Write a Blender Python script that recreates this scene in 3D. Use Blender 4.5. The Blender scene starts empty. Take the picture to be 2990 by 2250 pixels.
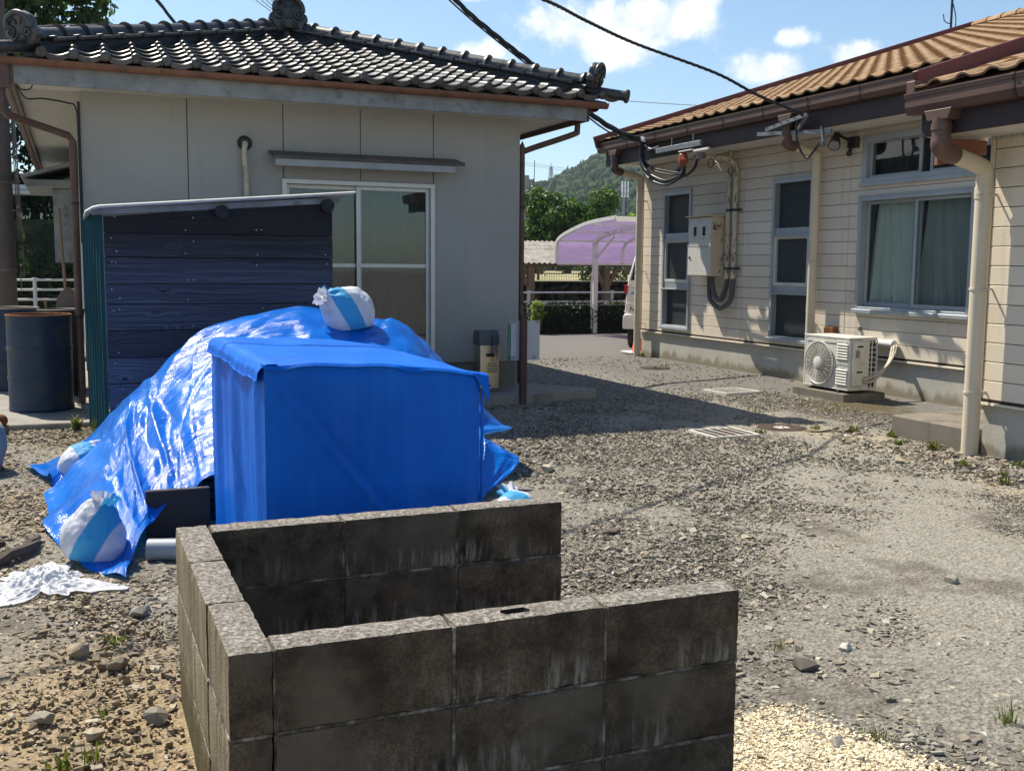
import bpy, bmesh, math, random
import numpy as np
from mathutils import Matrix, Vector
from mathutils import noise as mnoise

random.seed(7)
rng = np.random.default_rng(7)
sc = bpy.context.scene
COL = sc.collection
R = math.radians

# ------------------------------------------------------------------ camera, sky, sun, exposure
cam_d = bpy.data.cameras.new("camera")
cam = bpy.data.objects.new("camera", cam_d)
COL.objects.link(cam)
yaw, pit, rol = R(22.481), R(6.428), R(0.4826)
fw = Vector((math.sin(yaw) * math.cos(pit), math.cos(yaw) * math.cos(pit), -math.sin(pit)))
rt0 = Vector((math.cos(yaw), -math.sin(yaw), 0))
up0 = rt0.cross(fw)
rt = rt0 * math.cos(rol) + up0 * math.sin(rol)
up = rt.cross(fw)
CAMH = 1.42
cam.matrix_world = Matrix(((rt.x, up.x, -fw.x, 0), (rt.y, up.y, -fw.y, 0), (rt.z, up.z, -fw.z, CAMH), (0, 0, 0, 1)))
cam_d.sensor_fit = 'HORIZONTAL'
cam_d.sensor_width = 36.0
cam_d.lens = 36.0 * 3084.6 / 2990.0
cam_d.clip_start = 0.05
cam_d.clip_end = 6000
sc.camera = cam

SUN = Vector((-0.30, 0.66, 1.0)).normalized()          # towards the sun
SUN_EL = math.asin(SUN.z)
SUN_AZ = math.atan2(SUN.x, SUN.y)

world = bpy.data.worlds.new("World")
sc.world = world
world.use_nodes = True

sun_d = bpy.data.lights.new("sun", 'SUN')
sun_d.energy = 4.6
sun_d.angle = R(0.5)
sun_d.color = (1.0, 0.92, 0.78)
sun_o = bpy.data.objects.new("sun", sun_d)
COL.objects.link(sun_o)
sun_o.rotation_euler = SUN.to_track_quat('Z', 'Y').to_euler()

sc.view_settings.view_transform = 'Standard'
sc.view_settings.look = 'None'
sc.view_settings.gamma = 1.0
sc.view_settings.use_curve_mapping = False
sc.view_settings.exposure = 0.72
sc.cycles.use_denoising = True
sc.cycles.max_bounces = 6
sc.cycles.diffuse_bounces = 3
sc.cycles.glossy_bounces = 3
sc.cycles.transmission_bounces = 4
sc.cycles.transparent_max_bounces = 12
sc.cycles.volume_bounces = 0
sc.cycles.caustics_reflective = False
sc.cycles.caustics_refractive = False


# ------------------------------------------------------------------ node helper
class G:
    def __init__(s, nt):
        s.nt = nt
        s.n = nt.nodes
        s.l = nt.links

    def new(s, t, **kw):
        n = s.n.new(t)
        for k, v in kw.items():
            setattr(n, k, v)
        return n

    def put(s, sock, v):
        if v is None:
            return
        if isinstance(v, bpy.types.NodeSocket):
            s.l.new(v, sock)
        elif isinstance(v, (tuple, list)):
            v = tuple(v)
            if len(sock.default_value) == 4 and len(v) == 3:
                v = v + (1.0,)
            sock.default_value = v
        else:
            try:
                sock.default_value = v
            except TypeError:
                sock.default_value = (v,) * len(sock.default_value)

    def obj(s):
        return s.new('ShaderNodeTexCoord').outputs['Object']

    def gen(s):
        return s.new('ShaderNodeTexCoord').outputs['Generated']

    def pos(s):
        return s.new('ShaderNodeNewGeometry').outputs['Position']

    def nor(s):
        return s.new('ShaderNodeNewGeometry').outputs['Normal']

    def rand(s):
        return s.new('ShaderNodeObjectInfo').outputs['Random']

    def attr(s, name, out='Fac'):
        n = s.new('ShaderNodeAttribute')
        n.attribute_name = name
        return n.outputs[out]

    def noise(s, vec, scale, detail=4.0, rough=0.55, dist=0.0, out='Fac'):
        n = s.new('ShaderNodeTexNoise')
        s.put(n.inputs['Vector'], vec)
        s.put(n.inputs['Scale'], scale)
        s.put(n.inputs['Detail'], detail)
        s.put(n.inputs['Roughness'], rough)
        s.put(n.inputs['Distortion'], dist)
        return n.outputs[out]

    def vor(s, vec, scale, feature='F1', out='Distance', rnd=1.0):
        n = s.new('ShaderNodeTexVoronoi', feature=feature)
        s.put(n.inputs['Vector'], vec)
        s.put(n.inputs['Scale'], scale)
        s.put(n.inputs['Randomness'], rnd)
        return n.outputs[out]

    def wave(s, vec, scale, dist=0.0, detail=2.0, dscale=1.0, direction='X', wt='BANDS', prof='SIN'):
        n = s.new('ShaderNodeTexWave', wave_type=wt, wave_profile=prof)
        if wt == 'BANDS':
            n.bands_direction = direction
        else:
            n.rings_direction = direction
        s.put(n.inputs['Vector'], vec)
        s.put(n.inputs['Scale'], scale)
        s.put(n.inputs['Distortion'], dist)
        s.put(n.inputs['Detail'], detail)
        s.put(n.inputs['Detail Scale'], dscale)
        return n.outputs['Fac']

    def ramp(s, fac, stops, interp='LINEAR'):
        n = s.new('ShaderNodeValToRGB')
        n.color_ramp.interpolation = interp
        e = n.color_ramp.elements
        while len(e) < len(stops):
            e.new(0.5)
        for i, (p, c) in enumerate(stops):
            e[i].position = p
            if not isinstance(c, (tuple, list)):
                c = (c, c, c)
            e[i].color = tuple(c) + ((1.0,) if len(c) == 3 else ())
        s.put(n.inputs['Fac'], fac)
        return n.outputs['Color']

    def mix(s, f, a, b, blend='MIX'):
        n = s.new('ShaderNodeMix', data_type='RGBA', blend_type=blend, clamp_factor=True)
        s.put(n.inputs[0], f)
        s.put(n.inputs[6], a)
        s.put(n.inputs[7], b)
        return n.outputs[2]

    def m(s, op, a, b=None, c=None, clamp=False):
        n = s.new('ShaderNodeMath', operation=op, use_clamp=clamp)
        s.put(n.inputs[0], a)
        s.put(n.inputs[1], b)
        s.put(n.inputs[2], c)
        return n.outputs[0]

    def vm(s, op, a, b=None, out=0):
        n = s.new('ShaderNodeVectorMath', operation=op)
        s.put(n.inputs[0], a)
        if b is not None:
            s.put(n.inputs[1], b)
        return n.outputs[out]

    def mr(s, v, a, b, c=0.0, d=1.0, smooth=True):
        n = s.new('ShaderNodeMapRange', interpolation_type='SMOOTHSTEP' if smooth else 'LINEAR')
        s.put(n.inputs[0], v)
        for i, x in enumerate((a, b, c, d)):
            s.put(n.inputs[1 + i], x)
        return n.outputs[0]

    def mp(s, vec, scale=(1, 1, 1), loc=(0, 0, 0), rot=(0, 0, 0)):
        n = s.new('ShaderNodeMapping')
        s.put(n.inputs['Vector'], vec)
        n.inputs['Location'].default_value = loc
        n.inputs['Rotation'].default_value = rot
        n.inputs['Scale'].default_value = scale
        return n.outputs[0]

    def sep(s, v):
        n = s.new('ShaderNodeSeparateXYZ')
        s.put(n.inputs[0], v)
        return n.outputs

    def comb(s, x, y, z):
        n = s.new('ShaderNodeCombineXYZ')
        for i, v in enumerate((x, y, z)):
            s.put(n.inputs[i], v)
        return n.outputs[0]

    def bump(s, h, strength=0.5, dist=0.01, normal=None):
        n = s.new('ShaderNodeBump')
        s.put(n.inputs['Height'], h)
        n.inputs['Strength'].default_value = strength
        n.inputs['Distance'].default_value = dist
        if normal is not None:
            s.l.new(normal, n.inputs['Normal'])
        return n.outputs[0]

    def bsdf(s, col, rough=0.6, metal=0.0, nrm=None, spec=0.5, coat=0.0, trans=0.0, alpha=None, sheen=0.0):
        n = s.new('ShaderNodeBsdfPrincipled')
        s.put(n.inputs['Base Color'], col)
        s.put(n.inputs['Roughness'], rough)
        s.put(n.inputs['Metallic'], metal)
        s.put(n.inputs['Specular IOR Level'], spec)
        s.put(n.inputs['Coat Weight'], coat)
        s.put(n.inputs['Transmission Weight'], trans)
        if alpha is not None:
            s.put(n.inputs['Alpha'], alpha)
        if nrm is not None:
            s.l.new(nrm, n.inputs['Normal'])
        return n.outputs[0]

    def mixs(s, f, a, b):
        n = s.new('ShaderNodeMixShader')
        s.put(n.inputs[0], f)
        s.l.new(a, n.inputs[1])
        s.l.new(b, n.inputs[2])
        return n.outputs[0]


M = {}


def mat(name, fn):
    m = bpy.data.materials.new(name)
    m.use_nodes = True
    m.node_tree.nodes.clear()
    g = G(m.node_tree)
    o = g.new('ShaderNodeOutputMaterial')
    g.l.new(fn(g), o.inputs['Surface'])
    M[name] = m
    return m


# ------------------------------------------------------------------ the sky: Nishita + clouds by direction
def build_world():
    nt = world.node_tree
    nt.nodes.clear()
    g = G(nt)
    out = g.new('ShaderNodeOutputWorld')
    bg = g.new('ShaderNodeBackground')
    sky = g.new('ShaderNodeTexSky', sky_type='NISHITA')
    sky.sun_disc = False
    sky.sun_elevation = SUN_EL
    sky.sun_rotation = SUN_AZ
    sky.altitude = 100
    sky.air_density = 1.0
    sky.dust_density = 0.6
    sky.ozone_density = 1.4
    d = g.vm('NORMALIZE', g.gen())
    x, y, z = g.sep(d)
    az = g.m('MULTIPLY', g.m('ARCTAN2', x, y), 57.2958)
    el = g.m('MULTIPLY', g.m('ARCSINE', z), 57.2958)
    p = g.comb(az, el, 0.0)
    warp = g.noise(p, 0.30, 8, 0.62)
    warp3 = g.noise(g.vm('ADD', p, (-0.8, 0.7, 0.0)), 0.30, 8, 0.62)
    best = None
    for (ca, ce, ra, re) in CLOUDS:
        dx = g.m('DIVIDE', g.m('SUBTRACT', az, ca), ra)
        dy = g.m('DIVIDE', g.m('SUBTRACT', el, ce), re)
        q = g.m('SQRT', g.m('ADD', g.m('MULTIPLY', dx, dx), g.m('MULTIPLY', dy, dy)))
        v = g.m('SUBTRACT', 1.0, q)
        best = v if best is None else g.m('MAXIMUM', best, v)
    field = g.m('ADD', best, g.m('MULTIPLY', g.m('SUBTRACT', warp, 0.5), 3.0))
    # thin broken cloud over the whole of the sky, of the same kind
    rest = g.m('SUBTRACT', g.m('MULTIPLY', g.noise(p, 0.05, 7, 0.6), 3.4), 2.15)
    field = g.m('MAXIMUM', field, rest)
    mask = g.mr(field, 0.0, 0.75)
    lit = g.mr(g.m('SUBTRACT', warp, warp3), -0.10, 0.12)
    ccol = g.mix(lit, (5.3, 6.0, 6.9), (9.2, 9.3, 9.3))
    ccol = g.mix(0.35, ccol, (8.2, 8.6, 9.0))
    blue = g.mix(1.0, sky.outputs[0], (0.93, 1.03, 1.07, 1), 'MULTIPLY')
    col = g.mix(g.m('MULTIPLY', mask, 0.93), blue, ccol)
    g.l.new(col, bg.inputs['Color'])
    bg.inputs['Strength'].default_value = 0.088
    g.l.new(bg.outputs[0], out.inputs['Surface'])


CLOUDS = [(26.2, 12.2, 5.6, 1.9), (21.4, 11.2, 2.6, 0.8), (30.3, 12.7, 3.4, 1.7), (35.7, 10.1, 2.7, 0.95), (36.9, 11.5, 1.1, 0.6), (39.9, 10.55, 1.8, 0.7), (20.5, 13.9, 3.0, 0.5)]
build_world()


# ------------------------------------------------------------------ mesh helper
class Fr:
    """a wall frame: u along the wall, n outward, z up"""
    def __init__(s, o, u, n):
        s.o, s.u, s.n = Vector(o), Vector(u), Vector(n)

    def __call__(s, u, n, z):
        return s.o + s.u * u + s.n * n + Vector((0, 0, z))


WORLD = Fr((0, 0, 0), (1, 0, 0), (0, 1, 0))
ORG = {}


def worg(o):
    v = Vector((0, 0, 0))
    while o is not None:
        v = v + Vector(o.location)
        o = o.parent
    return v


def link(o, parent=None):
    COL.objects.link(o)
    if parent is not None:
        o.parent = parent
    return o


class MB:
    def __init__(s):
        s.v, s.f, s.mi = [], [], []
        s.cur = 0

    def add(s, vs, fs):
        b = len(s.v)
        s.v += [tuple(p) for p in vs]
        s.f += [tuple(b + i for i in f) for f in fs]
        s.mi += [s.cur] * len(fs)
        return s

    def box(s, a0, a1, b0, b1, c0, c1, fr=WORLD):
        P = [fr(a, b, c) for c in (c0, c1) for b in (b0, b1) for a in (a0, a1)]
        F = [(0, 2, 3, 1), (4, 5, 7, 6), (0, 1, 5, 4), (2, 6, 7, 3), (0, 4, 6, 2), (1, 3, 7, 5)]
        h = fr.u.cross(fr.n).z
        if h < 0:
            F = [f[::-1] for f in F]
        return s.add(P, F)

    def bar(s, p, q, w, h, upv=(0, 0, 1)):
        p, q = Vector(p), Vector(q)
        d = (q - p).normalized()
        u = Vector(upv)
        if abs(d.dot(u)) > 0.97:
            u = Vector((1, 0, 0))
        x = d.cross(u).normalized()
        z = x.cross(d)
        P = []
        for c in (p, q):
            for (i, j) in ((-1, -1), (1, -1), (1, 1), (-1, 1)):
                P.append(c + x * (w / 2 * i) + z * (h / 2 * j))
        return s.add(P, [(0, 3, 2, 1), (4, 5, 6, 7), (0, 1, 5, 4), (1, 2, 6, 5), (2, 3, 7, 6), (3, 0, 4, 7)][::1])

    def tube(s, pts, r, n=10, caps=True):
        pts = [Vector(p) for p in pts]
        k = len(pts)
        rr = r if isinstance(r, (list, tuple)) else [r] * k
        tang = []
        for i in range(k):
            a = pts[max(0, i - 1)]
            b = pts[min(k - 1, i + 1)]
            t = (b - a)
            tang.append(t.normalized() if t.length > 1e-9 else Vector((0, 0, 1)))
        ref = Vector((0, 0, 1)) if abs(tang[0].z) < 0.9 else Vector((1, 0, 0))
        x = tang[0].cross(ref).normalized()
        V = []
        for i in range(k):
            x = (x - tang[i] * x.dot(tang[i]))
            x = x.normalized() if x.length > 1e-6 else tang[i].orthogonal().normalized()
            y = tang[i].cross(x)
            for j in range(n):
                a = 2 * math.pi * j / n
                V.append(pts[i] + (x * math.cos(a) + y * math.sin(a)) * rr[i])
        F = []
        for i in range(k - 1):
            for j in range(n):
                j2 = (j + 1) % n
                F.append((i * n + j, i * n + j2, (i + 1) * n + j2, (i + 1) * n + j))
        if caps:
            F.append(tuple(range(n))[::-1])
            F.append(tuple((k - 1) * n + j for j in range(n)))
        return s.add(V, F)

    def cyl(s, p, q, r, n=14, r2=None, caps=True):
        return s.tube([p, q], [r, r if r2 is None else r2], n, caps)

    def lathe(s, prof, c=(0, 0, 0), n=24, axis='Z'):
        V, F = [], []
        for (r, h) in prof:
            for j in range(n):
                a = 2 * math.pi * j / n
                x, y = r * math.cos(a), r * math.sin(a)
                if axis == 'Z':
                    V.append((c[0] + x, c[1] + y, c[2] + h))
                elif axis == 'X':
                    V.append((c[0] + h, c[1] + x, c[2] + y))
                else:
                    V.append((c[0] + y, c[1] + h, c[2] + x))
        k = len(prof)
        for i in range(k - 1):
            for j in range(n):
                j2 = (j + 1) % n
                F.append((i * n + j, i * n + j2, (i + 1) * n + j2, (i + 1) * n + j))
        if prof[0][0] > 1e-6:
            F.append(tuple(range(n))[::-1])
        if prof[-1][0] > 1e-6:
            F.append(tuple((k - 1) * n + j for j in range(n)))
        return s.add(V, F)

    def prism(s, poly, h0, h1, fr3):
        """poly of (a,b); fr3(a,b,h) -> point"""
        n = len(poly)
        V = [fr3(a, b, h0) for a, b in poly] + [fr3(a, b, h1) for a, b in poly]
        F = [tuple(range(n))[::-1], tuple(range(n, 2 * n))]
        F += [(i, (i + 1) % n, n + (i + 1) % n, n + i) for i in range(n)]
        return s.add(V, F)

    def grid(s, fn, nu, nv):
        V = [fn(i / nu, j / nv) for j in range(nv + 1) for i in range(nu + 1)]
        F = []
        for j in range(nv):
            for i in range(nu):
                a = j * (nu + 1) + i
                F.append((a, a + 1, a + nu + 2, a + nu + 1))
        return s.add(V, F)

    def blob(s, c, r, sub=2, amp=0.0, freq=3.0, seed=0.0):
        bm = bmesh.new()
        bmesh.ops.create_icosphere(bm, subdivisions=sub, radius=1.0)
        V = []
        for v in bm.verts:
            k = 1 + amp * mnoise.noise(v.co * freq + Vector((seed, seed * 1.7, -seed)))
            V.append((c[0] + v.co.x * r[0] * k, c[1] + v.co.y * r[1] * k, c[2] + v.co.z * r[2] * k))
        F = [tuple(v.index for v in f.verts) for f in bm.faces]
        bm.free()
        return s.add(V, F)

    def mesh(s, name, mats, off=Vector((0, 0, 0)), bevel=0.0, smooth=None, segs=1, fixn=True, weld=False):
        me = bpy.data.meshes.new(name)
        me.from_pydata([(p[0] - off.x, p[1] - off.y, p[2] - off.z) for p in s.v], [], s.f)
        if not isinstance(mats, (list, tuple)):
            mats = [mats]
        for m in mats:
            me.materials.append(M[m] if isinstance(m, str) else m)
        if len(mats) > 1:
            me.polygons.foreach_set('material_index', s.mi)
        if fixn or bevel > 0 or weld:
            bm = bmesh.new()
            bm.from_mesh(me)
            if weld:
                bmesh.ops.remove_doubles(bm, verts=bm.verts, dist=1e-4)
            if fixn:
                bmesh.ops.recalc_face_normals(bm, faces=bm.faces)
            if bevel > 0:
                ed = [e for e in bm.edges if len(e.link_faces) == 2 and e.calc_face_angle(0) > 0.6]
                bmesh.ops.bevel(bm, geom=ed, offset=bevel, segments=segs, affect='EDGES', profile=0.5, clamp_overlap=True)
            bm.to_mesh(me)
            bm.free()
        if smooth is not None:
            me.shade_smooth()
            me.set_sharp_from_angle(angle=R(smooth))
        me.update()
        return me

    def build(s, name, mats, parent=None, bevel=0.0, smooth=None, segs=1, fixn=True, kind=None, weld=False):
        off = worg(parent)
        me = s.mesh(name, mats, off, bevel, smooth, segs, fixn, weld)
        o = bpy.data.objects.new(name, me)
        link(o, parent)
        if kind:
            o['kind'] = kind
        return o


def thing(name, label, cat, loc=(0, 0, 0), group=None):
    o = bpy.data.objects.new(name, None)
    o.location = loc
    o.empty_display_size = 0.1
    COL.objects.link(o)
    o['label'] = label
    o['category'] = cat
    if group:
        o['group'] = group
    return o


def tag(o, label, cat, group=None):
    o['label'] = label
    o['category'] = cat
    if group:
        o['group'] = group
    return o


def place(name, me, parent, mtx):
    """one piece sharing mesh data, put at a world matrix under its parent (parents here are only moved)"""
    o = bpy.data.objects.new(name, me)
    link(o, parent)
    o.matrix_basis = Matrix.Translation(-worg(parent)) @ mtx
    return o


def frame_mtx(o, x, y, z):
    return Matrix(((x[0], y[0], z[0], o[0]), (x[1], y[1], z[1], o[1]), (x[2], y[2], z[2], o[2]), (0, 0, 0, 1)))


def fast_mesh(name, V, F, mats, attrs=None, smooth=False, mi=None):
    """big meshes from numpy: V (n,3), F (m,k)"""
    me = bpy.data.meshes.new(name)
    V = np.asarray(V, np.float32)
    F = np.asarray(F, np.int32)
    me.vertices.add(len(V))
    me.vertices.foreach_set('co', V.ravel())
    k = F.shape[1]
    me.loops.add(F.size)
    me.loops.foreach_set('vertex_index', F.ravel())
    me.polygons.add(len(F))
    me.polygons.foreach_set('loop_start', np.arange(0, F.size, k, dtype=np.int32))
    me.polygons.foreach_set('loop_total', np.full(len(F), k, np.int32))
    me.polygons.foreach_set('use_smooth', np.full(len(F), bool(smooth)))
    for m in (mats if isinstance(mats, (list, tuple)) else [mats]):
        me.materials.append(M[m])
    if mi is not None:
        me.polygons.foreach_set('material_index', np.asarray(mi, np.int32))
    for nm, (dom, arr) in (attrs or {}).items():
        at = me.attributes.new(nm, 'FLOAT', dom)
        at.data.foreach_set('value', np.asarray(arr, np.float32))
    me.update(calc_edges=True)
    me.validate()
    return me


def smoothpath(pts, k=8):
    """Catmull-Rom through points"""
    P = [Vector(p) for p in pts]
    P = [P[0] * 2 - P[1]] + P + [P[-1] * 2 - P[-2]]
    out = []
    for i in range(1, len(P) - 2):
        for j in range(k):
            t = j / k
            a, b, c, d = P[i - 1], P[i], P[i + 1], P[i + 2]
            out.append(0.5 * ((2 * b) + (c - a) * t + (2 * a - 5 * b + 4 * c - d) * t * t + (3 * b - a - 3 * c + d) * t ** 3))
    out.append(P[-2])
    return out


def leaves(name, blobs, n, size, matname, parent=None, kind=None, shell=0.55, seed=1, upb=0.35, floor=None):
    """n leaf faces spread through ellipsoid clumps [(centre, radii)]"""
    r = np.random.default_rng(seed)
    vol = np.array([b[1][0] * b[1][1] * b[1][2] for b in blobs]) ** 0.67
    idx = r.choice(len(blobs), n, p=vol / vol.sum())
    C = np.array([b[0] for b in blobs], float)[idx]
    A = np.array([b[1] for b in blobs], float)[idx]
    d = r.normal(size=(n, 3))
    d /= np.linalg.norm(d, axis=1)[:, None]
    rad = shell + (1 - shell) * r.random(n) ** 0.6
    rad *= 1 + 0.16 * np.sin(d[:, 0] * 5 + idx) * np.sin(d[:, 2] * 6 + 2 * idx) + 0.10 * r.normal(size=n)
    P = C + d * A * rad[:, None]
    if floor is not None:
        P[:, 2] = np.maximum(P[:, 2], floor + 0.05 * r.random(n))
    nrm = d + r.normal(size=(n, 3)) * 0.7 + np.array([0, 0, upb])
    nrm /= np.linalg.norm(nrm, axis=1)[:, None]
    t = np.cross(nrm, r.normal(size=(n, 3)))
    t /= np.linalg.norm(t, axis=1)[:, None]
    b = np.cross(nrm, t)
    s = size * (0.6 + 0.8 * r.random(n))[:, None]
    V = np.stack([P - t * s * 0.62, P - b * s * 0.30 + nrm * s * 0.08, P + t * s * 0.62, P + b * s * 0.30 + nrm * s * 0.08], 1).reshape(-1, 3)
    off = worg(parent)
    V = V - np.array(off)
    F = np.arange(4 * n).reshape(-1, 4)
    tint = np.repeat(r.random(n), 1)
    me = fast_mesh(name, V, F, matname, {'tint': ('FACE', tint)})
    o = link(bpy.data.objects.new(name, me), parent)
    if kind:
        o['kind'] = kind
    return o


# ------------------------------------------------------------------ materials
def simple(name, col, rough=0.6, metal=0.0, var=0.12, nscale=6.0, bump=0.0, bscale=60.0, spec=0.5, dirt=None, dscale=3.0, damt=0.5, stretch=(1, 1, 1), coat=0.0, rnd=0.0, bd=0.004):
    """base colour with soft variation, optional dirt patches, grain relief and per-piece change"""
    def fn(g):
        p = g.mp(g.obj(), stretch) if stretch != (1, 1, 1) else g.obj()
        n = g.noise(p, nscale, 5, 0.6)
        lo = tuple(c * (1 - var) for c in col)
        hi = tuple(min(1, c * (1 + var)) for c in col)
        c = g.ramp(n, [(0.3, lo), (0.7, hi)])
        if dirt is not None:
            dm = g.mr(g.noise(p, dscale, 8, 0.68), 0.5, 0.68, 0, damt)
            c = g.mix(dm, c, dirt)
        if rnd:
            k = g.m('ADD', 1 - rnd, g.m('MULTIPLY', g.rand(), 2 * rnd))
            c = g.mix(1.0, c, g.comb(k, k, k), 'MULTIPLY')
        nr = None
        if bump:
            nr = g.bump(g.noise(g.obj(), bscale, 3, 0.6), bump, bd)
        rr = g.m('ADD', rough - 0.06, g.m('MULTIPLY', n, 0.12))
        return g.bsdf(c, rr, metal, nr, spec, coat)
    return mat(name, fn)


def streaked(name, col, dirt, amt=0.6, rough=0.6, rust=None, bump=0.2, bscale=40, metal=0.0, sscale=(14, 14, 1.2), lo=0.5, hi=0.75):
    """vertical run-off streaks and blotches"""
    def fn(g):
        o = g.obj()
        s = g.noise(g.mp(o, sscale), 1.0, 6, 0.62)
        b = g.noise(o, 2.2, 6, 0.6)
        c = g.mix(g.mr(s, lo, hi, 0, amt), col, dirt)
        c = g.mix(g.mr(b, 0.45, 0.8, 0, 0.35), c, tuple(x * 0.7 for x in col))
        if rust:
            c = g.mix(g.mr(g.noise(o, 5.0, 8, 0.7), 0.58, 0.66, 0, 0.9), c, rust)
        nr = g.bump(g.noise(o, bscale, 4, 0.6), bump, 0.004)
        return g.bsdf(c, rough, metal, nr, 0.4)
    return mat(name, fn)


def m_ground(g):
    p = g.pos()
    x, y, z = g.sep(p)
    n1 = g.noise(p, 0.9, 6, 0.6)
    n2 = g.noise(p, 5.0, 6, 0.65)
    n3 = g.noise(p, 38.0, 5, 0.7)
    wob = g.m('MULTIPLY', g.m('SUBTRACT', n1, 0.5), 1.6)
    wob2 = g.m('MULTIPLY', g.m('SUBTRACT', n2, 0.5), 0.5)
    grav = g.ramp(n3, [(0.28, (0.10, 0.092, 0.078)), (0.5, (0.22, 0.205, 0.172)), (0.72, (0.36, 0.335, 0.285))])
    dirt = g.ramp(n3, [(0.25, (0.16, 0.115, 0.065)), (0.55, (0.33, 0.25, 0.15)), (0.8, (0.43, 0.34, 0.21))])
    asph = g.ramp(n3, [(0.3, (0.095, 0.09, 0.083)), (0.5, (0.155, 0.148, 0.138)), (0.72, (0.25, 0.24, 0.225))])
    tan = g.ramp(n3, [(0.3, (0.26, 0.215, 0.15)), (0.7, (0.44, 0.38, 0.28))])
    # dirt on the near side of the bin and by the sheet
    xm = g.m('ADD', x, wob)
    ym = g.m('ADD', y, wob)
    dl = g.m('MULTIPLY', g.mr(g.m('ADD', x, wob2), 0.62, 0.2), g.mr(ym, 4.6, 3.6))
    patch = g.m('MULTIPLY', g.mr(g.m('ADD', x, wob2), 0.1, -0.1), g.m('MULTIPLY', g.mr(ym, 5.6, 6.0), g.mr(ym, 7.4, 6.9)))
    c = g.mix(g.m('MAXIMUM', dl, g.m('MULTIPLY', patch, 0.8)), grav, dirt)
    # fine worn surface of the drive
    drive = g.mr(g.m('ADD', g.m('SUBTRACT', x, g.m('MULTIPLY', y, 0.16)), wob), 1.9, 3.2)
    worn = g.ramp(n3, [(0.3, (0.17, 0.158, 0.135)), (0.5, (0.28, 0.262, 0.222)), (0.72, (0.40, 0.375, 0.32))])
    c = g.mix(g.m('MULTIPLY', drive, 0.8), c, worn)
    far = g.mr(g.m('ADD', y, wob), 9.2, 10.6)
    n4 = g.noise(p, 14.0, 6, 0.75)
    farc = g.mix(g.mr(n4, 0.42, 0.62), (0.13, 0.122, 0.112), (0.33, 0.31, 0.275))
    farc = g.mix(g.mr(n2, 0.4, 0.65, 0, 0.4), farc, (0.17, 0.158, 0.14))
    c = g.mix(far, c, farc)
    nearwall = g.m('MULTIPLY', g.mr(g.m('ADD', x, wob2), 6.1, 6.9), g.mr(y, 5.0, 7.0))
    c = g.mix(nearwall, c, asph)
    # pale silt line along the edge of the drive
    lx = g.m('ADD', 5.75, g.m('MULTIPLY', 0.35, g.m('SINE', g.m('MULTIPLY', g.m('SUBTRACT', y, 5.2), 1.1))))
    dist = g.m('ABSOLUTE', g.m('SUBTRACT', g.m('ADD', x, wob2), lx))
    line = g.m('MULTIPLY', g.mr(dist, 0.42, 0.08), g.mr(y, 10.5, 8.0))
    c = g.mix(g.m('MULTIPLY', line, 0.75), c, tan)
    silt = g.m('MULTIPLY', g.mr(n2, 0.52, 0.66), g.mr(y, 14.5, 9.0))
    c = g.mix(g.m('MULTIPLY', g.m('MULTIPLY', silt, drive), 0.4), c, tan)
    # moss by the air conditioner and along the wall
    mx = g.m('DIVIDE', g.m('SUBTRACT', x, 7.35), 0.75)
    my = g.m('DIVIDE', g.m('SUBTRACT', y, 8.75), 0.95)
    mo = g.m('SUBTRACT', 1.25, g.m('SQRT', g.m('ADD', g.m('MULTIPLY', mx, mx), g.m('MULTIPLY', my, my))))
    mo = g.mr(g.m('ADD', mo, g.m('MULTIPLY', g.m('SUBTRACT', n2, 0.5), 2.2)), 0.25, 0.75, 0, 0.85)
    c = g.mix(mo, c, g.ramp(n3, [(0.3, (0.035, 0.026, 0.010)), (0.7, (0.13, 0.10, 0.035))]))
    # dark damp humus through the coarse gravel
    hu = g.m('MULTIPLY', g.mr(g.noise(p, 1.5, 7, 0.62), 0.52, 0.66), g.mr(y, 6.2, 4.5))
    c = g.mix(g.m('MULTIPLY', hu, 0.55), c, (0.06, 0.045, 0.03))
    nr = g.bump(g.m('ADD', n3, g.m('MULTIPLY', g.vor(p, 55.0), 0.8)), 0.9, 0.012)
    return g.bsdf(c, 0.92, 0, nr, 0.25)


def m_stone(g):
    t = g.attr('tint')
    w = g.attr('warm')
    n = g.noise(g.pos(), 60.0, 3, 0.6)
    c = g.ramp(t, [(0.0, (0.08, 0.074, 0.064)), (0.35, (0.205, 0.19, 0.16)), (0.7, (0.35, 0.325, 0.27)), (0.93, (0.50, 0.465, 0.385)), (1.0, (0.66, 0.62, 0.54))])
    tanc = g.ramp(t, [(0.0, (0.15, 0.105, 0.062)), (0.5, (0.35, 0.27, 0.165)), (1.0, (0.58, 0.49, 0.34))])
    c = g.mix(w, c, tanc)
    c = g.mix(g.mr(n, 0.3, 0.7, 0.0, 0.35), c, (0.10, 0.09, 0.075))
    return g.bsdf(c, 0.85, 0, g.bump(n, 0.4, 0.003), 0.3)


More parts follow.
